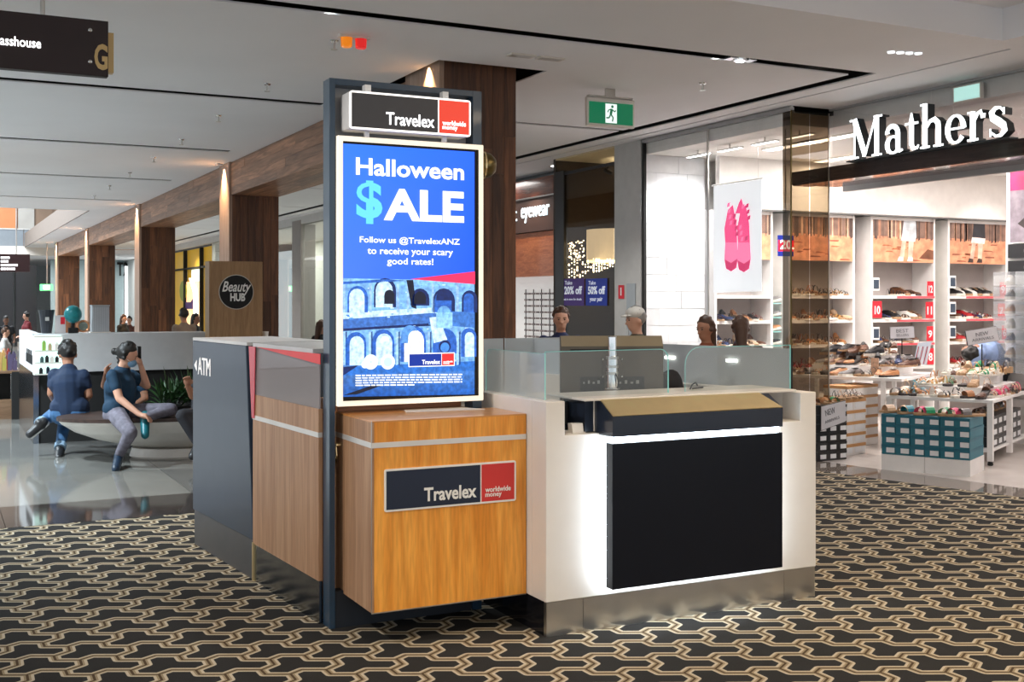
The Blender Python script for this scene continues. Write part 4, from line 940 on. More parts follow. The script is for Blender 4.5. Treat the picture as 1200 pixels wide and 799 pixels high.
tagcard(bD, 13.46, 1.61, .12, .2, '9'); tagcard(bD, 13.42, 1.31, .14, .2, '7'); tagcard(bD, 13.5, 1.0, .1, .2, '6')
darktag = mat('tag_dark', srgb(52, 66, 84), .5)
for b_, x in ((bC, 11.06), (bD, 12.47)):
    for z in ((1.68, 1.03) if b_ is bC else (1.72, 1.36, 1.03)): 
        tagcard(b_, x, z, .12, .17, '', tagw, 'size_card'); tagcard(b_, x + .015, z + .025, .09, .12, '', darktag, 'size_card', .006)
for b_, xs_ in ((bC, (11.5, 12.19)), (bD, (12.8, 13.58))):
    for z in (1.615, 1.30, .985): bx(xs_[0], xs_[1], YW - .012, YW - .006, z - .035, z - .008).build('price_strip', mat('strip_pink', srgb(232, 90, 100), .5), b_, label='red price strip on the shelf edge')
# slat wall panels between bays
def slat(x0, x1, z0, z1, lab, mm=laminate):
    t = thing('slat_panel', lab, 'wall panel', ((x0 + x1) / 2, YW + .3, z0))
    bx(x0, x1, YW + .32, YW + .36, z0, z1).build('board', mm, t); z = z0 + .05
    while z < z1 - .02:
        bx(x0, x1, YW + .30, YW + .319, z, z + .085).build('slat', mm, t); z += .1
slat(10.77, 11.03, 0, 2.05, 'narrow slatted panel left of the bay with the seated girl poster')
slat(9.41, 9.64, 0, 2.05, 'narrow slatted panel seen through the shop window')
struct(bx(12.22, 12.44, YW + .30, YW + .36, 0, 2.66).build('wall_back', mat('green_wall', (.20, .25, .13), .7)))
t = thing('poster', 'striped red and grey picture on the narrow slatted panel', 'poster', (10.9, YW + .28, 1.9)); 
bx(10.78, 11.02, YW + .27, YW + .299, 1.92, 2.25).build('board', mat('poster_red', srgb(150, 96, 88), .5, noise=.6, nscale=30), t); bx(10.78, 11.02, YW + .27, YW + .299, 2.27, 2.6).build('upper_board', mat('poster_grey', (.3, .3, .3), .5), t)
t = thing('sign_card', 'small black sign on the narrow slatted panel', 'sign', (10.85, YW + .28, 1.7)); bx(10.80, 10.93, YW + .26, YW + .299, 1.72, 1.82).build('board', black, t); bx(10.815, 10.915, YW + .258, YW + .26, 1.76, 1.78).build('label', tagw, t)
# pink slipper poster hanging in the window
px_ = onX(7.95)
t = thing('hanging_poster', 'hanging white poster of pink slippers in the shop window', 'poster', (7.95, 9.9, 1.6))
def PX(x, y): return px_.uz(x, y)
A_, B_, C_, D_ = PX(836, 343), PX(892, 341), PX(892, 210), PX(837, 219)
M().prism([px_.P(*p, -.004) for p in (A_, B_, (B_[0], C_[1]), (A_[0], C_[1]))], (.004, 0, 0)).build('sheet', mat('poster_sheet', (.88, .90, .93), .5, emit=.5), t)  # sheet given a glow of its own so it looks brightly lit
m = M(); pk, pk2, pk3 = srgb(240, 70, 130), srgb(250, 120, 165), srgb(205, 30, 95)
for cx_, y0_, y1_ in ((857, 318, 284), (872, 319, 284)):
    pr_px(m, px_, [(cx_ - 7, y1_), (cx_ - 8, y0_ - 14), (cx_ - 6, y0_ - 3), (cx_, y0_), (cx_ + 6, y0_ - 4), (cx_ + 8, y0_ - 16), (cx_ + 7, y1_)], pk2, .002)
    pr_px(m, px_, [(cx_ - 7.5, y0_ - 14), (cx_ - 6, y0_ - 4), (cx_, y0_), (cx_ + 6, y0_ - 5), (cx_ + 7.5, y0_ - 15), (cx_, y0_ - 10)], pk3, .003)
    pr_px(m, px_, [(cx_ - 7, y1_), (cx_ + 7, y1_), (cx_ + 6, 262), (cx_ + 2, 240), (cx_ - 4, 246), (cx_ - 8, 268)], pk, .002)
for i in range(16):
    a = 852 + (i * 7) % 27; b = 238 + (i * 13) % 45; pr_px(m, px_, [(a, b + 5), (a + 3, b + 4), (a + 4, b - 1), (a + 1, b)], (pk2, pk3)[i % 2], .004)
pr_px(m, px_, [(862, 250), (866, 238), (869, 232), (871, 240), (874, 250)], pk, .0025)
m.build('picture', print_mat('poster_pink_glow', emit=.85), t)  # print glows too, in place of light falling on the poster
pr_ = M(); pr_.tube([px_.P(A_[0] - .02, C_[1] + .01), px_.P(B_[0] + .02, C_[1] + .01)], .008, 6).build('top_rail', steel, t)
for uq in (A_[0] + .05, B_[0] - .05): M().cap(px_.P(uq, C_[1]), px_.P(uq, 3.29), .002, seg=5).build('wire', steel, t)
# big pink poster and gondola at the right edge
gd = thing('gondola', 'white slat wall display end at the right edge with posters', 'shelving', (10.8, 8.2, 0))
pG = onX(10.5)
bx(10.5, 10.6, 7.2, 8.72, 0, 3.05).build('board', laminate, gd)
z = .1
while z < 2.1: bx(10.485, 10.5, 7.2, 8.71, z, z + .085).build('slat', laminate, gd); z += .1
bx(10.47, 10.485, 7.3, 8.66, 2.17, 3.0).build('poster_board', tagw, gd)
m = M(); pr_quad(m, onX(10.469), [(-8.65, 2.18), (-7.3, 2.18), (-7.3, 2.99), (-8.65, 2.99)], srgb(150, 138, 148), 0.0)
pr_quad(m, onX(10.469), [(-8.65, 2.74), (-7.3, 2.74), (-7.3, 2.99), (-8.65, 2.99)], srgb(222, 40, 110), .001)
pr_quad(m, onX(10.469), [(-8.55, 2.38), (-8.35, 2.52), (-8.1, 2.5), (-8.0, 2.3), (-8.3, 2.22)], srgb(60, 48, 48), .001)
pr_quad(m, onX(10.469), [(-8.45, 2.48), (-8.3, 2.58), (-8.05, 2.34), (-8.15, 2.24)], srgb(205, 140, 100), .002)
m.build('picture', print_mat('poster_print', 0), gd)
text('B', 'lettering', onX(10.469), -8.22, 2.86, .07, .09, tagw, gd, .002, .002, .02)
for z in (1.98, 2.08 - .0):
    pass
for z0 in (2.01, 1.83):
    bx(10.45, 10.485, 7.3, 8.66, z0, z0 + .15).build('sign_frame', black, gd); bx(10.445, 10.45, 7.4, 8.45, z0 + .06, z0 + .09).build('sign_label', mat('label_grey', (.5, .5, .48), .5), gd)
# ---------------------------------------------------------------- shoes
SKIN_C = {'tan': srgb(176, 120, 76), 'brown': srgb(92, 56, 36), 'black': srgb(30, 28, 30), 'white': srgb(226, 222, 216), 'beige': srgb(206, 176, 146), 'pink': srgb(226, 40, 110), 'green': srgb(30, 150, 100),
          'teal': srgb(20, 140, 160), 'navy': srgb(34, 50, 92), 'grey': srgb(120, 116, 116), 'gold': srgb(196, 150, 84), 'red': srgb(170, 34, 40), 'orange': srgb(206, 120, 60)}
SC = {k_: mat('leather_' + k_, c, .4, noise=.12, nscale=40) for k_, c in SKIN_C.items()}
sole_m = {'l': mat('pale_sole', (.75, .70, .62), .6), 'd': mat('dark_sole', (.05, .04, .04), .6), 't': mat('cork_sole', (.42, .26, .14), .7)}
def outline(s=1.0, hw=1.0):
    P = [(-.13, 0), (-.122, .022), (-.09, .034), (-.03, .030), (.03, .036), (.08, .044), (.115, .034), (.135, .008)]
    up = [(x * s, y * hw) for x, y in P]; return up + [(x, -y) for x, y in up[::-1][:-1] if abs(y) > 1e-6][0:] 
def shoe_mesh(kind, colr, sole):
    m = M(); o = outline()
    lift = {'heel': .055, 'wedge': .04}.get(kind, 0)
    def zb(x): return lift * min(1, max(0, (.04 - x) / .12))
    n = len(o)
    st = .018 if kind != 'sneaker' else .028
    i = len(m.v)
    m.v += [(x, y, (zb(x) if kind == 'heel' else 0)) for x, y in o] + [(x, y, zb(x) + st) for x, y in o]
    m.f += [tuple(range(i, i + n))[::-1], tuple(range(i + n, i + 2 * n))]; m.m += [1, 1 if kind not in ('sandal', 'slide', 'wedge', 'heel') else 1]; m.c += [None] * 2
    for k in range(n):
        a, b = i + k, i + (k + 1) % n; m.f.append((a, b, b + n, a + n)); m.m.append(1); m.c.append(None)
    if kind == 'heel': m.cap((-.105, 0, 0), (-.105, 0, lift + .005), .012, .022, 8, 1, 1, flat=True)
    def ring(x, hw_, h): return [(x + 0, hw_ * math.cos(a), zb(x) + st - .002 + h * math.sin(a)) for a in [math.pi * q / 6 for q in range(7)]]
    def loft(rs):
        for a, b in zip(rs[:-1], rs[1:]):
            for q in range(6): m.face([a[q], b[q], b[q + 1], a[q + 1]], 0)
        m.face(rs[0], 0); m.face(rs[-1][::-1], 0)
    if kind in ('sneaker', 'loafer'):
        hh = .075 if kind == 'sneaker' else .052
        loft([ring(-.128, .02, hh * .9), ring(-.11, .033, hh), ring(-.05, .032, hh), ring(.0, .033, hh * .95), ring(.05, .038, hh * .62), ring(.1, .036, hh * .48), ring(.13, .014, hh * .25)])
        if kind == 'sneaker':
            for q in range(4): m.box(-.0 + q * .018, .006 + q * .018, -.018, .018, st + hh * (.95 - q * .1), st + hh * (.97 - q * .1) + .004, 1)
        m.box(-.09, -.03, -.018, .018, st + hh * .96, st + hh * 1.0 + .002, 2)
    elif kind == 'heel':
        loft([ring(.02, .033, .03), ring(.06, .04, .035), ring(.1, .036, .028), ring(.13, .012, .016)]); loft([ring(-.128, .02, .05), ring(-.1, .032, .055), ring(-.07, .033, .03)])
    else:
        def strap(x, hw_, h, wd):
            a, b = ring(x - wd / 2, hw_, h), ring(x + wd / 2, hw_ * .98, h * .95)
            for q in range(6): m.face([a[q], b[q], b[q + 1], a[q + 1]], 0); 
        if kind == 'slide': strap(.05, .046, .05, .075)
        else:
            strap(.085, .044, .032, .02); strap(.045, .044, .045, .02); strap(-.06, .036, .07, .014)
            a, b = ring(-.125, .024, .065), ring(-.118, .03, .065)
            for q in range(6): m.face([a[q], b[q], b[q + 1], a[q + 1]], 0)
    return m.mesh('shoe', [SC[colr], sole_m[sole], blackm])
SM = {}
cnt = {}
OR = ['first', 'second', 'third', 'fourth', 'fifth', 'sixth', 'seventh', 'eighth', 'ninth', 'tenth', 'eleventh', 'twelfth', 'thirteenth', 'fourteenth', 'fifteenth', 'sixteenth']
kn = {'sneaker': 'sneaker', 'loafer': 'loafer', 'heel': 'high heeled pump', 'sandal': 'strappy sandal', 'slide': 'wide strap slide', 'wedge': 'wedge sandal'}
def shoe(kind, colr, p, rz, place, group, tilt=0, sole='t', sc=1.0):
    key = (kind, colr, sole)
    if key not in SM: SM[key] = shoe_mesh(*key)
    o = bpy.data.objects.new(kn[kind].replace(' ', '_'), SM[key]); C.objects.link(o); o.location = p; o.rotation_euler = (0, -tilt, rz); o.scale = (sc,) * 3
    o['group'] = group; o['category'] = 'shoe'
    ck = (colr, kind, place); i = cnt.get(ck, 0); cnt[ck] = i + 1
    o['_k'] = '%s %s' % (colr, kn[kind]); o['_p'] = place; o['_i'] = i
    return o
R_ = random.Random(11)
ALLSHOES = []
def fill_shelf(x0, x1, z, cols, kinds, place, group, step=.13, mess=.35, y0=YW + .10):
    x = x0 + .06
    while x < x1 - .05:
        kd = R_.choice(kinds); s_ = 'd' if kd in ('loafer',) and R_.random() < .6 else R_.choice('tl')
        ALLSHOES.append(shoe(kd, R_.choice(cols), (x, y0 + R_.uniform(-.0, .05), z + .001), -math.pi / 2 + R_.uniform(-mess, mess) , place, group, sole=s_, sc=1.12)); x += step
nmz = ['top', 'second', 'third', 'fourth', 'lowest']
for si, z in enumerate(shelfZ):
    g_ = 'shoes on the shelves of the bay behind the bronze glass'
    if si < 4: fill_shelf(9.69, 10.72, z, ['tan', 'beige', 'gold', 'brown', 'black', 'tan', 'orange'] if si < 3 else ['tan', 'brown', 'red', 'black', 'beige'], ['sandal', 'wedge', 'heel', 'sandal'], '%s shelf of the bay behind bronze glass' % nmz[si], g_, .098)
for si, z in enumerate(shelfZ[:4]):
    a = (11.55, 12.0) if si == 0 else (11.24 if si == 1 else 11.2, 12.0)
    fill_shelf(a[0], a[1], z, ['black', 'brown', 'navy', 'white', 'black', 'grey'] if si else ['brown', 'black'], ['sneaker', 'loafer', 'sandal'], '%s shelf of the seated girl bay' % nmz[si], 'shoes on the shelves of the seated girl bay', .1)
for si, z in enumerate(shelfZ[:4]):
    fill_shelf(12.62, 13.42, z, ['black', 'white', 'black'] if si == 0 else ['black', 'brown', 'white', 'navy', 'red'], ['sneaker'] if si == 0 else ['sneaker', 'loafer', 'sandal'], '%s shelf of the far right bay' % nmz[si], 'shoes on the shelves of the far right bay', .1)
for si, z in enumerate(shelfZ[1:3]):
    fill_shelf(8.56, 9.34, z, ['brown', 'black', 'red', 'navy', 'beige', 'tan'], ['sandal', 'heel', 'loafer'], '%s shelf seen through the shop window' % nmz[si + 1], 'shoes on the shelves seen through the window', .09)
for j, z in enumerate((1.52, 1.34, 1.16, .98)):     # shoes racked on the slat panel by the window
    ALLSHOES.append(shoe('sneaker', ('grey', 'grey', 'tan', 'black')[j], (9.52, YW + .18, z), -math.pi / 2 + .9, 'slatted panel by the window', 'sneakers on the slatted panel', .25, 'l'))
    bx(9.45, 9.6, YW + .08, YW + .30, z - .012, z - .002).build('shoe_ledge', gedge); o = C.objects[-1]; tag(o, 'small clear ledge under the %s racked sneaker by the window' % nmz[j], 'ledge', 'ledges on the slatted panel')
# clear shoe boxes racked on the gondola
for j in range(7):
    z = .78 + j * .155
    for i, y in enumerate((8.53, 8.25)):
        t = thing('clear_shoe_box', 'clear plastic box with a %s shoe, %s in the %s stack at the right edge' % (('white', 'beige', 'navy', 'white', 'tan', 'black', 'white')[j], OR[j], ('outer', 'inner')[i]), 'box', (10.33, y, z), 0, 'clear shoe boxes at the right edge')
        bx(10.20, 10.48, y - .11, y + .11, z, z + .145).build('shell', glass('clear_plastic', (.93, .94, .95), .3, .25, (.85, .87, .9), .05), t)
        o = shoe('sneaker', ('white', 'beige', 'navy', 'white', 'tan', 'black', 'white')[j], (10.34, y, z + .008), math.pi + .5, '', '', sole='l'); 
        o.parent = t; o.location = (0, 0, .008); o.name = 'boxed_shoe'
        for k_ in ('group', 'category', '_k', '_p', '_i'):
            if k_ in o: del o[k_]
# ---------------------------------------------------------------- tables
UU, VV = Vector((.457, -.889)), Vector((.889, .457)); ft = frame((8.85, 7.5), UU, VV)
tw = mat('table_white', (.82, .80, .79), .4)
t2 = thing('display_table', 'low white display table with sandals and pumps at shop front', 'table', (9.3, 8.0, 0))
M().box(-1.0, 0, 0, 1.7, .585, .616, fr=ft).build('tabletop', tw, t2, bev=.004)
for a in (-.97, -.03):
    for b in (.03, .8, 1.67): M().box(a - .025, a + .025, b - .025, b + .025, .04, .585, fr=ft).build('leg', tw, t2)
M().box(-.97, -.03, .04, 1.66, .12, .14, fr=ft).build('lower_shelf', tw, t2)
for b in (.03, 1.67): M().lathe(ft(-.03, b, 0), [(0, .02), (.01, .028), (.04, .02)], 10).build('castor', blackm, t2)
M().box(-.8, -.12, .35, 1.5, .616, .70, fr=ft).build('riser', tw, t2); M().box(-.65, -.25, .7, 1.5, .70, .79, fr=ft).build('riser', tw, t2)
t1 = thing('display_table', 'long white display table with dark sandals behind the black shoe boxes', 'table', (9.0, 9.6, 0))
M().box(-2.5, -1.08, .76, 2.0, .70, .735, fr=ft).build('tabletop', tw, t1, bev=.004)
for a in (-2.45, -1.13 - .15):
    for b in (.79, 1.95): M().box(a - .022, a + .022, b - .022, b + .022, 0, .70, fr=ft).build('leg', tw, t1)
M().box(-1.19, -1.15, .78, .82, 0, .70, fr=ft).build('leg', tw, t1)
M().box(-2.2, -1.3, 1.15, 1.9, .735, .83, fr=ft).build('riser', tw, t1); M().box(-2.0, -1.5, 1.4, 1.9, .83, .93, fr=ft).build('riser', tw, t1)
def heap(cells, place, group, cols, kinds):
    for (a, b, z) in cells:
        p = ft(a + R_.uniform(-.02, .02), b + R_.uniform(-.02, .02), z + .002); kd = R_.choice(kinds)
        ALLSHOES.append(shoe(kd, R_.choice(cols), p, R_.uniform(-.6, .6) + math.pi * 1.06, place, group, sole=R_.choice('tld'), sc=1.12))
dk = ['black', 'brown', 'grey', 'tan', 'black', 'brown', 'navy']; lt = ['beige', 'white', 'tan', 'gold', 'beige', 'brown', 'green', 'black']
heap([(-2.42 + i * .105, .92, .735) for i in range(12)], 'front row of the long table', 'shoes on the long display table', dk, ['sandal', 'loafer', 'slide'])
heap([(-2.1 + i * .115, 1.28, .83) for i in range(7)], 'middle row of the long table', 'shoes on the long display table', dk, ['sandal', 'loafer', 'heel'])
heap([(-1.95 + i * .11, 1.53, .93) for i in range(5)], 'raised row of the long table', 'shoes on the long display table', dk, ['sneaker', 'loafer', 'wedge'])
heap([(-1.93 + i * .11, 1.77, .93) for i in range(5)], 'rear row of the long table', 'shoes on the long display table', dk, ['heel', 'wedge', 'loafer'])
heap([(-.93 + i * .1, .15, .616) for i in range(9)], 'front row of the low table', 'shoes on the low display table', lt, ['heel', 'slide', 'sandal'])
heap([(-.74 + i * .115, .5, .70) for i in range(6)], 'second row of the low table', 'shoes on the low display table', lt, ['heel', 'wedge', 'sandal'])
heap([(-.60 + i * .115, .85, .79) for i in range(4)], 'third row of the low table', 'shoes on the low display table', lt, ['heel', 'wedge'])
heap([(-.60 + i * .115, 1.12, .79) for i in range(4)], 'fourth row of the low table', 'shoes on the low display table', dk, ['heel', 'sandal'])
heap([(-.60 + i * .115, 1.36, .79) for i in range(4)], 'rear row of the low table', 'shoes on the low display table', dk, ['wedge', 'loafer'])
heap([(-.06, .35 + i * .14, .616) for i in range(8)], 'right end of the low table', 'shoes on the low display table', ['black', 'pink', 'pink', 'black', 'beige'], ['slide', 'sandal'])
pile = [(-2.3 + i * .12, 1.16 + (i % 2) * .1, .83) for i in range(8)]
heap([(-2.05 + i * .115, 1.40 + (i % 2) * .05, .93 + .045 * (i % 2)) for i in range(5)], 'crowded middle of the long table', 'shoes on the long display table', dk, ['sneaker', 'loafer', 'heel'])
heap([(-1.42 + (i % 3) * .12, 1.25 + (i // 3) * .16, .83) for i in range(9)], 'right end of the long table', 'shoes on the long display table', dk, ['sneaker', 'loafer', 'sandal'])
heap([(-.78 + i * .11, .68, .70) for i in range(3)] + [(-.5 + i * .1, .97, .79) for i in range(4)] + [(-.93 + i * .09, .30, .616) for i in range(3)], 'crowded middle of the low table', 'shoes on the low display table', lt + ['pink', 'teal'], ['heel', 'wedge', 'slide', 'sandal'])
# loaded wall of boxes
def boxes(org, u, v, nu, nz, wu, dv, hz, z0, mm, lidm, lab, cat, grp, labm=None, lid=True, name='shoe_box', pos='column'):
    f_ = frame(org, u, v); n = 0
    pl = Plane(org, u)
    for i in range(nu):
        for j in range(nz):
            z = z0 + j * hz; jx = R_.uniform(-.002, .002)
            t = thing(name, lab % (OR[i], OR[j]), cat, f_((i + .5) * wu, dv / 2, z), 0, grp)
            M().box(i * wu + .002 + jx, (i + 1) * wu - .002 + jx, 0, dv, z + .0005, z + hz * .98 - .0005, fr=f_).build('carton', mm, t)
            if lid: M().box(i * wu + .0005 + jx, (i + 1) * wu - .0005 + jx, -.003, dv + .003, z + hz * .72, z + hz - .001, fr=f_).build('lid', lidm, t)
            if labm:
                a = i * wu + wu * (.35 if nu > 2 else .12); b = (i + 1) * wu - wu * .08
                M().box(a, b, -.0035, -.001, z + hz * .2, z + hz * .68, fr=f_).build('end_label', labm, t)
teal = mat('teal_card', srgb(36, 108, 126), .5); teal2 = mat('teal_lid', srgb(30, 98, 118), .5); lab_w = mat('label_white', (.75, .76, .78), .5)
fo = ft(-.78, -.814, 0)
pb_ = thing('plinth', 'low white plinth under the teal shoe boxes', 'plinth', (8.3, 7.6, 0))
M().box(-.78, -.393, -.814, -.33, 0, .143, fr=ft).build('block', tw, pb_); M().box(-.389, .0, -.814, -.33, 0, .143, fr=ft).build('block', tw, pb_)
boxes((fo[0], fo[1]), UU, VV, 6, 4, .13, .47, .0925, .144, teal, teal2, 'teal shoe box, %s column from left and %s from the plinth up', 'box', 'teal shoe boxes on the white plinth', lab_w)
heap([(-.72 + i * .095, -.66, .515) for i in range(8)], 'teal boxes', 'shoes on top of the teal boxes', ['beige', 'tan'] , ['slide', 'sandal'])
for i, o in enumerate(ALLSHOES[-8:]):
    c_ = ('beige', 'gold', 'teal', 'pink', 'green', 'green', 'pink', 'grey')[i]; kd = 'slide'
    if (kd, c_, 't') not in SM: SM[(kd, c_, 't')] = shoe_mesh(kd, c_, 't')
    o.data = SM[(kd, c_, 't')]; o['_k'] = c_ + ' wide strap slide'; o.name = 'wide_strap_slide'
blk = mat('black_card', (.012, .012, .014), .35); kraft = mat('kraft_card', srgb(190, 140, 90), .6); wcard = mat('white_card', (.8, .78, .76), .5)
boxes((7.585, 8.475), Vector((1, .01)), Vector((-.01, 1)), 3, 6, .128, .33, .0895, .002, blk, blk, 'black shoe box, %s column from left and %s from floor, by the bronze glass', 'box', 'black shoe boxes beside the bronze glass', lab_w)
boxes((8.02, 8.62), Vector((.97, .24)), Vector((-.24, .97)), 2, 5, .225, .30, .112, .002, wcard, kraft, 'white shoe box with kraft lid, %s column and %s from floor', 'box', 'white shoe boxes with kraft lids beside the black ones', lab_w)
boxes((8.55, 9.1), Vector((.97, .24)), Vector((-.24, .97)), 3, 6, .2, .28, .108, .002, wcard, kraft, 'white and kraft box under the long table, %s column, %s from floor', 'box', 'kraft lidded boxes under the long table')
fb = ft(-.9, .1, 0)
fo2 = ft(0 - .06, .22, 0)
boxes((fo2[0], fo2[1]), VV, -UU, 6, 3, .2, .30, .1, .142, blk, blk, 'black shoe box under the low table, %s from left, %s layer up', 'box', 'black shoe boxes under the low table', lab_w)
for k_, (x, y) in enumerate(((7.66, 8.62), (7.79, 8.6), (7.91, 8.62))):
    ALLSHOES.append(shoe('slide', ('brown', 'tan', 'green')[k_], (x, y, .541), -1.9, 'black shoe boxes', 'shoes on top of the black boxes'))
for k_ in range(4): ALLSHOES.append(shoe('sandal', ('black', 'beige', 'black', 'brown')[k_], (8.08 + k_ * .105, 8.72 + k_ * .026, .565), -1.9, 'white kraft lidded boxes', 'shoes on top of the white boxes'))
for k_ in range(6): 
    p = ft(-.2, .36 + k_ * .2, .444); ALLSHOES.append(shoe('slide', ('brown', 'black', 'white', 'brown', 'black', 'tan')[k_], p, 3.4, 'black boxes under the low table', 'shoes under the low table'))
bxs = {}
for o in ALLSHOES: bxs.setdefault((o['_k'], o['_p']), []).append(o)
for (kk, pp), lst in bxs.items():
    for i, o in enumerate(lst):
        o['label'] = ('%s on the %s' % (kk, pp)) if len(lst) == 1 else ('%s %s on the %s' % (OR[min(i, 15)], kk, pp))
        for q_ in ('_k', '_p', '_i'): del o[q_]
# signs on little stands
def card_sign(pl, pts, words, lab, stand=None, grp=None):
    (x0, y0), (x1, y1), (x2, y2), (x3, y3) = pts       # ll lr ur ul px
    q4 = [pl.uz(*p) for p in pts]
    c = [sum(p[0] for p in q4) / 4, min(p[1] for p in q4)]; t = thing('card_sign', lab, 'sign', pl.P(c[0], c[1]), 0, grp)
    M().prism([pl.P(u, z) for u, z in q4], Vector((pl.n.x, pl.n.y, 0)) * -.012).build('board', mat('sign_dark_edge', (.05, .05, .05), .5), t)
    cx_ = sum(p[0] for p in q4) / 4; cz_ = sum(p[1] for p in q4) / 4
    M().prism([pl.P(cx_ + (u - cx_) * .98, cz_ + (z - cz_) * .96, .001) for u, z in q4], Vector((pl.n.x, pl.n.y, 0)) * .002).build('card', mat('sign_grey', (.60, .59, .62), .5), t)
    rot = math.atan2(q4[1][1] - q4[0][1], q4[1][0] - q4[0][0]); w_ = q4[1][0] - q4[0][0]; h_ = q4[3][1] - q4[0][1]
    for s_, fx, fz, fw_, fh in words:
        text(s_, 'lettering', pl, q4[0][0] + fx * w_ * math.cos(rot) - fz * h_ * math.sin(rot), q4[0][1] + fx * w_ * math.sin(rot) + fz * h_, w_ * fw_, h_ * fh, mat('sign_ink', (.16, .16, .18), .5), t, .002, .004, 0, rot)
    if stand: M().cap(pl.P(cx_, c[1] + .01, -.006), pl.P(cx_, stand, -.006), .006, seg=8).build('stand', blackm, t); M().box(-.05, .05, -.04, .04, 0, .008, fr=lambda a, b, c2: tuple(pl.P(cx_ + a, stand + c2, b))).build('base', blackm, t)
    return t
psn = Plane((7.585, 8.463), (1, .01))
card_sign(psn, [(962, 505), (991, 494), (991, 469), (962, 476)], [('NEW', .28, .5, .4, .25), ('ARRIVALS', .2, .22, .6, .12)], 'grey card sign reading NEW leaning on the black shoe boxes')
c1 = ft(-1.7, 1.35, 0); pc1 = Plane((c1[0], c1[1]), (.93, -.36))
card_sign(pc1, [(1043, 397), (1072, 396), (1071, 382), (1043, 383)], [('BEST', .25, .5, .5, .3), ('SELLERS', .25, .18, .5, .2)], 'grey BEST sign on a thin black stand on the long table', .838)
c2 = ft(-.45, .8, 0); pc2 = Plane((c2[0], c2[1]), (.93, -.36))
card_sign(pc2, [(1134, 405), (1171, 399), (1168, 382), (1131, 388)], [('NEW', .3, .52, .4, .26), ('ARRIVALS', .15, .2, .7, .2)], 'tilted grey NEW ARRIVALS sign on a stand on the low table', .795)
# striped picture stand
t = thing('picture_stand', 'leaning picture with red and white stripes among shoes on the long table', 'picture', ft(-1.3, 1.7, .735))
pp_ = Plane(ft(-1.3, 1.55, 0)[:2], (.93, -.36)); q4 = [pp_.uz(*p) for p in ((1070, 428), (1086, 427), (1092, 400), (1076, 402))]
M().prism([pp_.P(*p) for p in q4], Vector((pp_.n.x, pp_.n.y, 0)) * -.01).build('board', mat('pale_blue_card', (.6, .66, .74), .5), t)
m = M()
for i in range(6):
    a, b = .06 + i * .16, .13 + i * .16; L4 = lambda f, g_: (q4[0][0] + (q4[1][0] - q4[0][0]) * f + (q4[3][0] - q4[0][0]) * g_, q4[0][1] + (q4[3][1] - q4[0][1]) * g_)
    pr_quad(m, pp_, [L4(a, .05), L4(b, .05), L4(b, .85), L4(a, .85)], (srgb(176, 60, 66), srgb(240, 235, 235))[i % 2], .002)
m.build('picture', print_mat('poster_pink'), t)
M().prism([ft(-1.5, 1.05, .735), ft(-1.42, 1.05, .735), ft(-1.42, 1.07, .735), ft(-1.5, 1.07, .735)], (0, 0, .19)).build('photo_block', mat('photo_block', srgb(196, 160, 136), .4, noise=.4, nscale=30)); tag(C.objects[-1], 'small upright photo block at the front of the long table', 'photo block')
# ================================================================ WHITE PIER, DARK WINDOW, EYEWEAR SHOP
pier = struct(bx(XS, 8.3, 11.56, 12.15, 0, HC).build('wall_middle', mat('pier_white', (.60, .59, .57), .6)))
py = onX(XS - .004)
t = thing('fire_sign', 'small red fire extinguisher sign on the white pier', 'sign', (XS, 12.0, 1.6))
a, b = py.uz(725, 350), py.uz(731.5, 334)
M().prism([py.P(a[0], a[1]), py.P(b[0], a[1]), py.P(b[0], b[1]), py.P(a[0], b[1])], (-.006, 0, 0)).build('plate', redtag, t)
M().prism([py.P(a[0] + .05, a[1] + .04, .007), py.P(b[0] - .05, a[1] + .04, .007), py.P(b[0] - .05, b[1] - .03, .007), py.P(a[0] + .05, b[1] - .03, .007)], (-.002, 0, 0)).build('symbol', tagw, t)
t = thing('service_hatch', 'pale grey service hatch set in the white pier', 'hatch', (XS, 11.75, 0))
a, b = py.uz(735, 420), py.uz(745, 332)
M().prism([py.P(a[0], .2), py.P(b[0], .2), py.P(b[0], b[1]), py.P(a[0], b[1])], (-.01, 0, 0)).build('door', mat('grey_door', (.42, .46, .49), .4), t)
M().prism([py.P(a[0] + .02, 1.1, .01), py.P(a[0] + .05, 1.1, .01), py.P(a[0] + .05, 1.2, .01), py.P(a[0] + .02, 1.2, .01)], (-.01, 0, 0)).build('handle', steel, t)
dw = thing('window_3', None, None, (XS, 12.9, 0)); dw['kind'] = 'structure'
m = M(); m.face([(XS, 13.55, .1), (XS, 12.16, .1), (XS, 12.16, 3.26), (XS, 13.55, 3.26)]); m.build('pane', glass('smoked_glass', (.5, .44, .38), .05, .04, (.06, .05, .04), .01), dw)
bx(XS - .02, XS + .05, 13.40, 13.64, 0, 3.3).build('frame_post', black, dw); bx(XS - .01, XS + .02, 12.15, 13.6, 3.24, 3.28).build('frame_rail', black, dw); bx(XS - .01, XS + .02, 12.15, 13.6, 0, .1).build('frame_rail', black, dw)
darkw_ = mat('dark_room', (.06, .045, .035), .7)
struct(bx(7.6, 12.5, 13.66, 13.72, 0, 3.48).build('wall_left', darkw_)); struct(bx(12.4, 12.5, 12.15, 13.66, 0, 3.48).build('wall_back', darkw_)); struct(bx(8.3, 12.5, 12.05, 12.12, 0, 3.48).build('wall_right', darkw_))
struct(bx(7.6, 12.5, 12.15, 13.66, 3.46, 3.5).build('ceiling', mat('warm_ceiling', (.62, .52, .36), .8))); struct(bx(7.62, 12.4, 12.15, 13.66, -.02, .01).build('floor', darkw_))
spot(8.4, 12.9, 3.1, 25, (1, .85, .6), 160, .8, (8.6, 12.9, 3.5))
t = thing('track_lights', 'black ceiling track with two small spots above the dark window', 'light', (8.2, 12.8, 3.3))
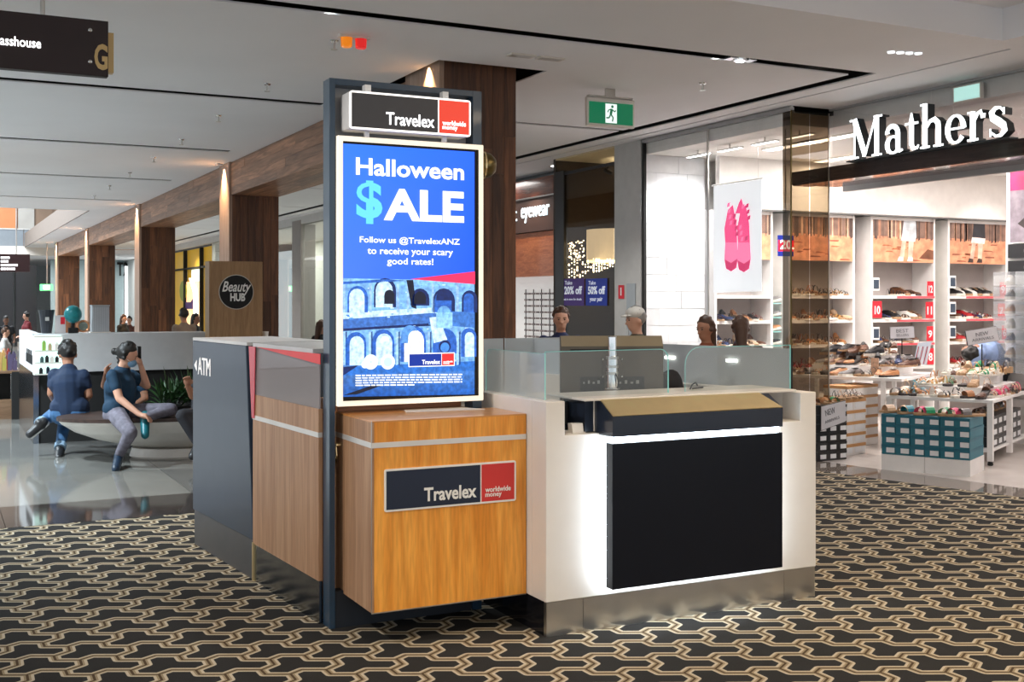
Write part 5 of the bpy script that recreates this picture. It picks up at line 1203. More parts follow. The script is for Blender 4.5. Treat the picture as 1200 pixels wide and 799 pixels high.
M().cap((8.0, 12.25, 3.36), (8.0, 13.4, 3.36), .012, seg=6).build('track', blackm, t)
for y in (12.6, 12.95): M().cap((8.0, y, 3.36), (8.0, y, 3.28), .01, seg=6).build('stem', blackm, t); M().cap((7.94, y - .04, 3.27), (8.06, y + .04, 3.25), .03, seg=10).build('spot_head', blackm, t)
ls_p = onX(7.8); a, b = ls_p.uz(686, 308), ls_p.uz(721, 267)
cy_ = -(a[0] + b[0]) / 2; rr_ = abs(a[0] - b[0]) / 2
t = thing('pendant_lamp', 'big cream drum pendant lamp behind the dark window', 'lamp', (8.0, cy_, a[1]))
M().lathe((8.03, cy_, a[1] + .02), [(0, rr_ * .98), (0, rr_), (b[1] - a[1] - .02, rr_), (b[1] - a[1] - .02, rr_ * .98)], 28).build('shade', mat('linen_shade', (.8, .7, .5), .8, emit=.75, ecol=(1, .82, .52)), t)
M().lathe((8.03, cy_, a[1]), [(0, rr_ * 1.0), (.022, rr_ * 1.0)], 28).build('glowing_rim', mat('rim_glow', (1, 1, 1), .5, emit=4, ecol=(1, .8, .3)), t)
M().cap((8.03, cy_, b[1]), (8.03, cy_, 3.46), .01, seg=6).build('cord', blackm, t)
# string lights: hundreds of tiny bulbs
m = M(); fp = onX(7.66); r3 = random.Random(5)
for i in range(230):
    if i < 80: x, y = r3.uniform(660, 684), r3.uniform(282, 303)
    else:
        x = 660 + 3.2 * r3.randrange(0, 19); y = r3.uniform(304, 326 - (x - 680) * .35 if x > 680 else 326)
    u_2, z_2 = fp.uz(x, y); p = fp.P(u_2, z_2); m.box(p.x, p.x + .012, p.y - .007, p.y + .007, p.z, p.z + .014)
o = m.build('string_lights', mat('bulb_glow', (1, 1, 1), .5, emit=6, ecol=(1, .85, .55))); tag(o, 'curtain of tiny warm string lights behind the dark window', 'string lights', kind='stuff')
for k_, (x0, x1, c, s1, s2, lab) in enumerate(((661, 687, srgb(70, 40, 120), '20% off', '', 'purple window poster reading Take 20% off'), (689, 714, srgb(24, 50, 150), '50% off', 'your pair', 'blue window poster reading Take 50% off your pair'))):
    pp2 = onX(XS - .012 + .03); t = thing('sale_poster', lab, 'poster', pp2.P(*pp2.uz((x0 + x1) / 2, 358)))
    a, b = pp2.uz(x0, 358), pp2.uz(x1, 326)
    pp2 = onX(XS - .012)
    M().prism([pp2.P(a[0], a[1]), pp2.P(b[0], a[1]), pp2.P(b[0], b[1]), pp2.P(a[0], b[1])], (-.004, 0, 0)).build('sheet', mat('poster_%d' % k_, c, .5, emit=.12), t)
    w_, h_ = b[0] - a[0], b[1] - a[1]; wl = mat('poster_text', (.8, .85, .95), .5, emit=.25)
    text('Take', 'lettering', pp2, a[0] + .14 * w_, a[1] + h_ * .78, w_ * .34, h_ * .14, wl, t, .002, .005, .01)
    text(s1, 'lettering', pp2, a[0] + .12 * w_, a[1] + h_ * .42, w_ * .8, h_ * .3, wl, t, .002, .005, .03)
    if s2: text(s2, 'lettering', pp2, a[0] + .2 * w_, a[1] + h_ * .12, w_ * .6, h_ * .2, wl, t, .002, .005, .01)
    else: text('ask in store for details', 'lettering', pp2, a[0] + .1 * w_, a[1] + h_ * .2, w_ * .8, h_ * .08, wl, t, .002, .005)
# eyewear shop
ow = wood('orange_wood', srgb(176, 92, 46), srgb(206, 120, 70), .35, (1.5, 3, 16), coat=.2); dw2 = wood('red_brown_wood', srgb(92, 42, 26), srgb(122, 62, 40), .25, (3, 1.2, 16), coat=.3)
XE = 8.2
es = thing('eyewear_fascia', 'layered timber shop front with the word eyewear in white', 'fascia', (XE, 16, 1.9))
bx(XE - .05, XE + .2, 13.74, 19, 3.12, 3.40).build('upper_board', dw2, es); bx(XE - .02, XE + .2, 13.74, 19, 2.60, 3.11).build('sign_board', mat('dark_brown_board', srgb(84, 58, 48), .4), es)
bx(XE + .02, XE + .2, 13.74, 19, 1.92, 2.59).build('lower_board', ow, es)
bx(XE - .055, XE - .0, 13.74, 19, 3.105, 3.125).build('trim_strip', steel, es)
pE = onX(XE - .022); eg = mat('eyewear_letters', (1, 1, 1), .5, emit=1.1, ecol=(.75, .95, 1))
textpx('eyewear', 'lettering', pE, 611, 262, 644, 244, eg, es, depth=.012, off=.0, bold=.0)
textpx('t', 'lettering', pE, 600.5, 260, 606, 246, eg, es, depth=.012, off=.0, bold=.0)
struct(bx(XE + .3, XE + .4, 13.74, 19, 0, 3.4).build('wall_back', white)); struct(bx(7.6, XE + .3, 18.9, 19, 0, 3.48).build('wall_left', shopw))
struct(bx(7.6, 8.6, 13.72, 19, -.02, .012).build('floor', shopf))
rk = thing('glasses_rack', 'white wall rack of spectacles behind the kiosk screens', 'display rack', (XE + .2, 15.3, .6))
bx(XE + .2, XE + .28, 13.9, 17.2, .3, 1.92).build('back_panel', mat('rack_lit', (.9, .88, .86), .5, emit=.25), rk)
for i in range(7): M().cap((XE + .17, 14.45 + i * .26, .4), (XE + .17, 14.45 + i * .26, 1.72), .008, seg=6).build('rod', blackm, rk)
m = M()
for i in range(13):
    for j in range(13):
        y, z = 14.38 + i * .13, .5 + j * .095
        for s_ in (-.028, .028): m.box(XE + .13, XE + .14, y + s_ - .022, y + s_ + .022, z, z + .03)
        m.box(XE + .13, XE + .135, y - .01, y + .01, z + .018, z + .022)
o = m.build('spectacles', mat('spectacle_frames', (.25, .2, .19), .3, noise=.5, nscale=8), rk); o['kind'] = 'stuff'
bx(XE + .0, XE + .16, 14.0, 14.25, .2, 1.75).build('dark_panel', mat('dark_brown_board', (0, 0, 0)), rk)
spot(7.8, 15.3, 3.4, 40, (1, .95, .9), 120, .6); area(7.9, 16.5, 3.40, .3, 1.4, 10)
t = thing('ceiling_light', 'bright round ceiling light before the eyewear shop', 'light', (7.95, 14.2, 3.46)); M().lathe((7.95, 14.2, 3.455), [(0, .11), (.02, .12)], 16).build('lens', mat('panel_glow', (0, 0, 0)), t); M().lathe((7.95, 14.2, 3.46), [(0, .13), (.02, .13)], 16).build('rim', white, t)
# ---------------------------------------------------------------- far shop fronts on the right side of the walkway
cw = mat('cream_interior', (.80, .80, .74), .7); struct(bx(10.2, 10.3, 19, 35, 0, 3.4).build('wall_back', cw)); struct(bx(7.6, 10.2, 19, 35, 3.3, 3.4).build('ceiling', shopc))
struct(bx(7.6, 10.2, 19, 70, -.02, .012).build('floor', shopf))
w4 = thing('window_4', None, None, (XS, 27, 0)); w4['kind'] = 'structure'
for a, b in ((19.1, 22.3), (22.4, 25.6), (26.3, 30), (30.1, 34.9)):
    m = M(); m.face([(XS, b, .1), (XS, a, .1), (XS, a, 3.3), (XS, b, 3.3)]); m.build('pane', glass('green_shop_glass', (.86, .93, .9), .5, .08, (.7, .8, .78), .05), w4)
for y in (19.05, 22.35, 30.05, 34.95): bx(XS - .03, XS + .05, y - .05, y + .05, 0, 3.3).build('mullion', steel, w4)
struct(bx(XS - .05, XS + .3, 25.6, 26.3, 0, 3.4).build('trim_3', mat('grey_brown_pier', (.30, .27, .25), .5)))
struct(bx(XS - .04, XS + .1, 19, 45, 3.3, HC).build('trim_4', mat('pier_white', (0, 0, 0))))
for y in (21, 25, 29, 33): area(9, y, 3.28, 1.2, 1.6, 45, (1, .97, .92))
for k_, y in enumerate((22.0, 24.4, 27.8)):
    t = thing('white_display', 'pale display counter inside the far glass shop, %s from the near end' % OR[k_], 'display', (8.9, y, 0))
    bx(8.6, 9.2, y - .6, y + .6, 0, .95).build('body', white, t); bx(9.3, 9.4, y - .5, y + .5, 1.3, 2.0).build('panel', white, t)
# bright yellow shop
yl = mat('yellow_wall', srgb(222, 176, 40), .5, emit=.12); struct(bx(8.0, 8.1, 35, 44, 0, 3.3).build('wall_back', yl)); struct(bx(7.6, 8.0, 44, 44.1, 0, 3.4).build('wall_left', shopw)); struct(bx(7.6, 8, 35, 35.1, 0, 3.4).build('wall_right', mat('grey_rail', (0, 0, 0))))
ys_ = thing('yellow_shopfront', 'yellow shop front with black frames between the timber columns', 'shop front', (7.9, 39, 0))
for y in (35.6, 38.2, 40.9): bx(7.86, 7.98, y - .05, y + .05, 0, 3.3).build('post', blackm, ys_)
bx(7.88, 7.98, 35.2, 44, 2.62, 2.68).build('transom', blackm, ys_)
bx(7.94, 7.99, 38.4, 40.8, .2, 2.2).build('lit_shelf', mat('lit_orange', (.8, .5, .3), .5, emit=.9, ecol=(1, .62, .3), noise=.5, nscale=4), ys_); bx(7.94, 7.99, 38.5, 39.9, 2.2, 2.6).build('lit_sign', mat('lit_pale', (.8, .9, .85), .5, emit=.9, ecol=(.75, 1, .9)), ys_)
gy = onX(7.93); q_ = lambda pts, mm, nm_: M().prism([gy.P(*gy.uz(*p)) for p in pts], (-.02, 0, 0)).build(nm_, mm, ys_)
q_([(215 + 4 * math.cos(a * .5236), 341 + 12 * math.sin(a * .5236)) for a in range(12)][::-1], mat('lime', srgb(150, 160, 20), .5), 'green_oval')
q_([(216, 351), (218, 354), (224, 354), (226.5, 350), (226, 362), (217, 362)], mat('purple_board', srgb(84, 40, 120), .5), 'purple_board')
arcw = [(222, 326), (226, 326), (231, 340), (232, 375), (228, 375), (227, 342)]
q_(arcw, mat('lit_white_arch', (1, 1, 1), .5, emit=3), 'lit_arch')
spot(7.2, 39, 3.3, 90, (1, .95, .8), 150)
# far end of the mall beyond the columns
fwm = mat('far_wall', (.42, .45, .45), .6); struct(bx(2.5, 12, 62, 62.3, 0, 5).build('wall_back', fwm)); struct(bx(7.6, 7.7, 45, 62, 0, 5).build('wall_right', fwm))
struct(bx(2.6, 7.6, 45.02, 62, 3.30, 3.45).build('ceiling', ceil_m))
fs = thing('far_shopfront', 'bright white shop front with black scrawled sign at the far end', 'shop front', (6.5, 52, 0))
pF = onY(52); bx(4.5, 7.45, 52.02, 52.3, 0, 3.28).build('wall', mat('teal_grey_wall', (.32, .42, .44), .5), fs)
a, b = pF.uz(146, 378), pF.uz(157, 312); bx(a[0], b[0], 51.9, 52, max(0, a[1]), b[1]).build('lit_panel', mat('lit_panel_white', (1, 1, 1), .5, emit=1.1, ecol=(.95, .97, 1)), fs)
textpx('T2', 'lettering', pF, 137, 323, 150, 307, blackm, fs, depth=.05, off=.02, bold=.02)
area(6.5, 49, 3.25, 2, 2, 120)
# upper storey seen through the ceiling void, balustrade and slab
struct(bx(-8, 8, 46, 46.1, 4.14, 7.0).build('wall_upper', mat('upper_beige', srgb(120, 98, 80), .5)))
pU = onY(45.98)
up = thing('upper_shopfront', 'orange and white lit shop front on the upper floor', 'shop front', (2.5, 46, 4.14))
for x0, x1, c, nm_, em in ((-14, 20, srgb(176, 112, 66), 'orange_panel', .0), (21, 40, srgb(150, 146, 140), 'white_panel', .0), (42, 61, srgb(112, 90, 72), 'beige_panel', .0)):
    a, b = pU.uz(x0, 269), pU.uz(x1, 236); bx(a[0], b[0], 45.9, 45.98, a[1], b[1]).build(nm_, mat('m_' + nm_, c, .5, emit=em, noise=.2, nscale=1), up)
struct(bx(-8, 4.6, 45, 45.3, 3.19, 3.51).build('trim_5', white)); 
bl = thing('glass_balustrade', 'grey glass balustrade on the edge of the upper floor', 'balustrade', (1.5, 45.1, 3.51))
for i in range(8): bx(-8 + i * 1.57, -8 + i * 1.57 + 1.55, 45.1, 45.12, 3.52, 4.12).build('glass_panel', mat('grey_balustrade', (.16, .18, .20), .15), bl)
bx(-8, 4.6, 45.08, 45.14, 4.12, 4.16).build('handrail', steel, bl)
struct(bx(-8, 4.6, 45.3, 46.2, 3.45, 3.52).build('ceiling', white)); struct(bx(-8, 3.0, 45.3, 62, 3.19, 3.3).build('ceiling', mat('bright_ceiling', (.8, .78, .75), .8)))
struct(bx(-8, 9, 46.2, 46.3, 3.5, 7.4).build('wall_upper', mat('upper_beige', (0, 0, 0)))); struct(bx(-8, 2.5, 61.8, 62, 0, 3.2).build('wall_back', mat('pale_green_wall', (.42, .46, .42), .6)))
area(2.8, 50, 3.15, 2, 4, 160); area(-2, 35.5, 7.3, 11, 17, 4200, (.90, .96, 1))  # second lamp added above the void as daylight, brightening the left hall
for k_, (x0, x1, lab) in enumerate(((-20, 15.5, 'black shop hoarding at the far left edge'), (18.5, 43, 'wider black shop hoarding left of the bright passage'))):
    pB = onY(42); a, b = pB.uz(x0, 380), pB.uz(x1, 316)
    t = thing('black_hoarding', lab, 'panel', ((a[0] + b[0]) / 2, 42, 0)); bx(a[0], b[0], 42, 42.6, 0, 2.75).build('panel', black, t); bx(a[0] + .05, b[0] - .05, 41.97, 42, 0, .15).build('skirting', steel, t)
pX2 = onY(41.5); a, b = pX2.uz(47, 340.5), pX2.uz(62, 333)
t = thing('exit_sign', 'small green exit sign in the bright passage at the far left', 'sign', (a[0], 41.5, a[1])); bx(a[0], b[0], 41.5, 41.6, a[1], b[1]).build('face', mat('green_lit', (.1, .7, .25), .5, emit=1.2, ecol=srgb(60, 200, 90)), t); bx(a[0] + .1, a[0] + .3, 41.47, 41.5, a[1] + .03, b[1] - .03).build('pictogram', tagw, t); bx(a[0] + .2, a[0] + .24, 41.52, 41.56, b[1], 3.48).build('hanger', steel, t)
pD = onY(30); a, b = pD.uz(-30, 318), pD.uz(35, 298)
t = thing('directory_sign', 'dark hanging directory board with white lettering at the far left', 'sign', ((a[0] + b[0]) / 2, 30, a[1]))
bx(a[0], b[0], 30, 30.1, a[1], b[1]).build('board', mat('dark_maroon', srgb(48, 22, 24), .4), t)
r6 = random.Random(4)
for k_ in range(4):          # lines of lettering too small to read
    x = 1.0
    while x < (10, 8, 21, 18)[k_]:
        e = x + r6.uniform(1.2, 3); p, q2 = pD.uz(x, 303 + 4.4 * k_), pD.uz(e, 300.6 + 4.4 * k_); bx(p[0], q2[0], 29.99, 30, p[1], q2[1]).build('lettering', mat('lit_letters', (0, 0, 0)), t); x = e + .6
for x in (a[0] + .5, b[0] - .3): M().cap((x, 30.05, b[1]), (x, 30.05, 3.9), .015, seg=6).build('hanger', steel, t)
# ---------------------------------------------------------------- hanging way-finding sign with gold G
PG = onY(6.30); a, b = PG.uz(0, 78), PG.uz(127, 25)
wf = thing('wayfinding_sign', 'dark maroon hanging sign with a gold letter G at its right end', 'sign', (.4, 6.33, 2.72))
zlo, zhi = PG.uz(127, 90)[1], PG.uz(127, 25)[1]
bx(-.6, b[0], 6.30, 6.36, zlo, zhi).build('board', mat('maroon_board', srgb(34, 12, 14), .5, noise=.1), wf, bev=.003)
bx(-.58, b[0] + .035, 6.362, 6.42, zlo + .035, zhi - .045).build('gold_plate', mat('pale_gold', srgb(206, 176, 120), .4, metal=.3), wf)
gp = mat('pale_gold', (0, 0, 0))
textpx('G', 'letter', PG, 110.5, 81.5, 126, 51, gp, wf, depth=.006, off=.001, bold=.03)
for x, y in ((105.5, 35.5), (105.5, 72.5)): 
    c = PG.P(*PG.uz(x, y)); M().rev(c, Vector((0, -1, 0)), Vector((1, 0, 0)), Vector((0, 0, 1)), [(0, .011), (.008, .010), (.01, .004)], 12).build('stud', chrome, wf)
textpx('asshouse', 'lettering', PG, 0, 52.5, 48, 41, mat('lit_letters', (0, 0, 0)), wf, depth=.003, off=.001, bold=.01)
textpx('The Gl', 'lettering', PG, -32, 51.5, -1, 40, mat('lit_letters', (0, 0, 0)), wf, depth=.003, off=.001, bold=.01)
c = PG.P(*PG.uz(50.5, 16)); M().cap((c.x, 6.33, zhi), (c.x, 6.33, HC), .012, seg=10).build('hanger', steel, wf)
# ================================================================ BEAUTY KIOSK
bt = thing('beauty_counter', 'long white kiosk counter with black base behind the bench', 'counter', (1.9, 13.4, 0))
BYF = 13.35
gwh = mat('counter_white', (.62, .63, .64), .4)
bx(1.0, 2.86, BYF, BYF + .12, .765, 1.185).build('front_band', gwh, bt, bev=.004); bx(1.04, 2.86, BYF + .04, BYF + .5, 0, .763).build('base', blackm, bt)
bx(.98, 1.08, BYF + .12, 15.6, .765, 1.185).build('side_band', gwh, bt); bx(.98, 1.035, BYF + .02, 15.6, 0, .763).build('side_base', mat('mirror_kick', (0, 0, 0)), bt)
bx(1.08, 2.86, BYF + .12, BYF + .5, 1.16, 1.184).build('top', gwh, bt)
m = M()
for i in range(9): m.box(.972, .98, BYF + .15 + i * .1, BYF + .20 + i * .1, .85, .95 + .05 * (i % 2))
m.build('side_lettering', blackm, bt)['kind'] = 'stuff'
lc = thing('lit_cabinet', 'brightly lit glass display cabinet at the left end of beauty counter', 'cabinet', (1.11, 13.28, .75))
bx(.975, 1.26, 13.33, 13.348, .75, 1.17).build('back_panel', mat('cabinet_glow', (.8, 1, .95), .5, emit=.75, ecol=(.65, .95, .88)), lc)
for z in (.75, .87, 1.0, 1.155): bx(.975, 1.26, 13.21, 13.33, z, z + .012).build('shelf', white, lc)
for x in (.975, 1.25): bx(x, x + .01, 13.21, 13.33, .76, 1.155).build('side_panel', mat('lit_edge', (.9, 1, 1), .4, emit=.4, ecol=(.8, 1, .97)), lc)
for k_, (x, z, c, h_) in enumerate(((1.03, .762, 'black_card', .05), (1.1, .762, 'navy_gloss', .06), (1.18, .762, 'black_card', .04), (1.04, .882, 'blk2', .05), (1.09, .882, 'black_card', .06), (1.14, .882, 'white_laminate', .05), (1.19, .882, 'black_card', .05), (1.06, 1.012, 'lime2', .09), (1.12, 1.012, 'beige2', .06), (1.19, 1.012, 'white_laminate', .07))):
    mm = {'lime2': mat('lime2', srgb(150, 190, 90), .5), 'beige2': mat('beige2', srgb(190, 170, 130), .5), 'blk2': mat('blk2', (.05, .1, .1), .5)}.get(c) or MC[c]
    o = bx(x, x + .035, 13.24, 13.28, z, z + h_).lathe((x + .0175, 13.26, z + h_), [(0, .012), (.015, .012)], 8).build('cosmetic_box', mm)
    tag(o, 'small cosmetic pack %s on the %s shelf of the lit cabinet' % (('at left', 'in the middle', 'at right', 'at far left', 'second from left', 'third from left', 'at far right', 'in green at left', 'in beige at centre', 'in white at right')[k_], 'lowest' if k_ < 3 else ('middle' if k_ < 7 else 'top')), 'cosmetics', 'cosmetics in the lit cabinet')
zt_ = 1.186
def PB(px, y=13.6): return ray(px)[0] * y / ray(px)[1]
t = thing('black_bin', 'black open bag standing on the left end of the beauty counter', 'bag', (PB(55), 13.6, zt_))
M().lathe((PB(55), 13.65, zt_), [(0, .055), (.2, .075), (.26, .088), (.255, .08), (.2, .07)], 14).build('body', mat('charcoal_plastic', (.03, .035, .045), .35), t); M().box(PB(55) - .02, PB(55) + .02, 13.57, 13.575, zt_ + .14, zt_ + .18).build('label', mat('label_grey', (0, 0, 0)), t)
t = thing('notice_stand', 'small white and red printed notice on the beauty counter', 'notice', (PB(71), 13.6, zt_)); M().box(PB(65), PB(77), 13.6, 13.61, zt_, zt_ + .2).build('sheet', mat('notice', (.7, .66, .66), .5), t); M().box(PB(71), PB(76), 13.595, 13.60, zt_ + .1, zt_ + .18).build('red_print', redtag, t)
t = thing('balloon', 'round teal balloon on a short stand on the beauty counter', 'balloon', (PB(85.5), 13.6, zt_)); M().ell((PB(85.5), 13.6, zt_ + .21), (.095, .095, .1), 20, 14).build('balloon', mat('teal_foil', srgb(20, 130, 136), .3, noise=.2, nscale=30), t, smooth=True); M().cap((PB(85.5), 13.6, zt_), (PB(85.5), 13.6, zt_ + .12), .02, seg=8).build('stem', blackm, t); M().box(PB(80), PB(91), 13.55, 13.64, zt_, zt_ + .06).build('base', blackm, t)
t = thing('copper_ring', 'copper coloured ring mirror beside the teal balloon', 'mirror', (PB(97.5), 13.6, zt_)); 
m = M()
for k_ in range(20):
    a, b = 2 * math.pi * k_ / 20, 2 * math.pi * (k_ + 1) / 20; c = Vector((PB(97.5), 13.6, zt_ + .075)); m.cap(c + Vector((math.cos(a), 0, math.sin(a))) * .06, c + Vector((math.cos(b), 0, math.sin(b))) * .06, .012, seg=6, rings=1)
m.build('rim', mat('copper', (.75, .35, .18), .3, metal=.8), t); M().rev(Vector((PB(97.5), 13.6, zt_ + .075)), Vector((0, 1, 0)), Vector((1, 0, 0)), Vector((0, 0, 1)), [(0, .055), (.004, .055)], 18).build('glass', mat('mirror_dark', (.3, .35, .3), .1, metal=.6), t)
t = thing('ribbed_box', 'silver ribbed upright box on the beauty counter', 'box', (PB(117), 13.6, zt_)); bx(PB(107.5), PB(127.5), 13.55, 13.75, zt_ + .012, zt_ + .30).build('body', mat('silver_grey', (.42, .44, .46), .4), t); bx(PB(106), PB(129), 13.53, 13.77, zt_, zt_ + .012).build('base', white, t); bx(PB(107), PB(128), 13.54, 13.76, zt_ + .30, zt_ + .312).build('lid', mat('silver_grey', (0, 0, 0)), t)
m = M()
for k_ in range(12): m.box(PB(108.5 + k_ * 1.6), PB(109.2 + k_ * 1.6), 13.542, 13.55, zt_ + .02, zt_ + .29)
m.build('rib', mat('silver_rib', (.6, .62, .65), .3), t)['kind'] = 'stuff'
# sign board with round logo
sb = thing('logo_board', 'upright oak board with a round black Beauty Hub logo', 'sign', (3.05, 12.95, 0)); PS = onY(12.88)
bx(2.755, 3.355, 12.88, 13.1, 0, 1.99).build('board', wood('board_oak', srgb(150, 116, 80), srgb(170, 134, 96), .5, (14, 14, 1.2)), sb, bev=.003)
M().rev(Vector((3.055, 12.88, 1.645)), Vector((0, -1, 0)), Vector((1, 0, 0)), Vector((0, 0, 1)), [(0, .188), (.012, .188)], 40).build('disc', blackm, sb)
M().rev(Vector((3.055, 12.879, 1.645)), Vector((0, -1, 0)), Vector((1, 0, 0)), Vector((0, 0, 1)), [(.0, .196), (.008, .196), (.008, .189)], 40).build('disc_rim', mat('pale_rim', (.6, .58, .52), .4), sb)
textpx('Beauty', 'lettering', PS, 260, 345.5, 294, 329.5, wtxt, sb, depth=.002, off=.013, bold=.015, shear=.35)
textpx('HUB', 'lettering', PS, 269.5, 353, 287, 343.5, wtxt, sb, depth=.002, off=.013, bold=.04)
t = thing('paper_cup', 'small white cup on the ledge right of the Beauty Hub board', 'cup', (PB(311, 12.9), 12.9, 1.1))
bx(3.36, 3.6, 12.85, 13.15, 0, 1.10).build('ledge', gwh, sb); M().lathe((PB(311, 12.95), 12.95, 1.101), [(0, .028), (.085, .036), (.088, .038)], 14).build('cup', white, t); M().lathe((PB(311, 12.95), 12.95, 1.189), [(0, .039), (.006, .036)], 14).build('lid', white, t)
# small stall at the far left edge
st_ = thing('market_stall', 'dark wooden stall counter at the left edge of the picture', 'counter', (.4, 16.8, 0))
bx(.93, 1.05, 16.2, 16.35, 0, .62).build('post', blackm, st_); bx(-.6, .93, 16.3, 17.4, .0, .25).build('lower_shelf', wood('stall_wood', srgb(120, 90, 66), srgb(140, 110, 84), .5, (1.5, 12, 12)), st_); bx(-.6, .93, 16.5, 17.4, .25, .60).build('body', blackm, st_); bx(-.6, 1.05, 16.25, 17.5, .60, .63).build('top', wood('stall_wood', (0,) * 3, (0,) * 3), st_)
r4 = random.Random(9)
for k_ in range(16):
    x, y = .5 + (k_ % 8) * .065, 16.4 + (k_ // 8) * .25; h_ = r4.uniform(.1, .26)
    o = M().box(x, x + .05, y, y + .06, .631, .631 + h_).lathe((x + .025, y + .03, .631 + h_), [(0, .016), (.03, .013)], 8).build('packaged_good', r4.choice([mat('good_%d' % i, c, .5) for i, c in enumerate((srgb(190, 150, 90), srgb(150, 60, 50), srgb(200, 190, 170), srgb(90, 80, 110), srgb(170, 160, 80)))]))
    tag(o, '%s packaged item in the %s row on the dark wooden stall' % (OR[k_ % 8], ('front', 'rear')[k_ // 8]), 'package', 'packages on the dark stall')
# ================================================================ BENCH AND PLANTER
bc = Vector((2.45, 11.75, 0)); 
bn = thing('boat_bench', 'white boat shaped public bench with dark timber seat', 'bench', bc)
M().lathe(bc, [(0, .05), (0.0, .60), (.02, .62), (.10, .60), (.10, .1)], 48, sx=1.15, sy=.62).build('plinth', mat('bench_white', (.78, .74, .68), .3), bn, smooth=False)
prof = [(.10, .02), (.105, .60), (.14, .78), (.20, 1.02), (.28, 1.22), (.36, 1.34), (.395, 1.37), (.395, 1.2), (.36, .02)]
M().lathe(bc, prof, 56, sx=1.0, sy=.46).build('hull', mat('bench_white', (0, 0, 0)), bn, smooth=False)
M().lathe(bc, [(.397, .5), (.397, 1.385), (.43, 1.385), (.43, .5)], 56, sx=1.0, sy=.46).build('seat', wood('bench_wood', srgb(48, 34, 28), srgb(70, 50, 42), .5, (2, 14, 14)), bn)
M().lathe(bc, [(.43, .48), (.50, .46), (.50, .40), (.45, .02)], 30, sx=1.3, sy=.42).build('planter', blackm, bn)
pl_ = thing('planter_shrub', 'dark green leafy plant growing in the middle of the bench', 'plant', (2.35, 11.75, .46))
m = M(); r5 = random.Random(2)
for i in range(230):
    a = r5.uniform(0, 2 * math.pi); l = r5.uniform(.12, .34); el = r5.uniform(.1, 1.4); b0 = Vector((2.30 + r5.uniform(-.3, .45), 11.75 + r5.uniform(-.1, .1), .48 + r5.uniform(0, .12)))
    d = Vector((math.cos(a) * math.cos(el), math.sin(a) * math.cos(el) * .6, math.sin(el))); e = b0 + d * l; s_ = d.cross(Vector((0, 0, 1))).normalized() * r5.uniform(.012, .024); mid = b0 + d * l * .6 + Vector((0, 0, .02))
    m.face([b0, mid + s_, e, mid - s_])
m.build('leaf', mat('leaf_green', (.02, .07, .015), .5, noise=.4, nscale=12), pl_)['kind'] = 'stuff'
M().cap((2.35, 11.75, .46), (2.35, 11.75, .7), .015).build('stem', mat('stem', (.05, .04, .02), .7), pl_)
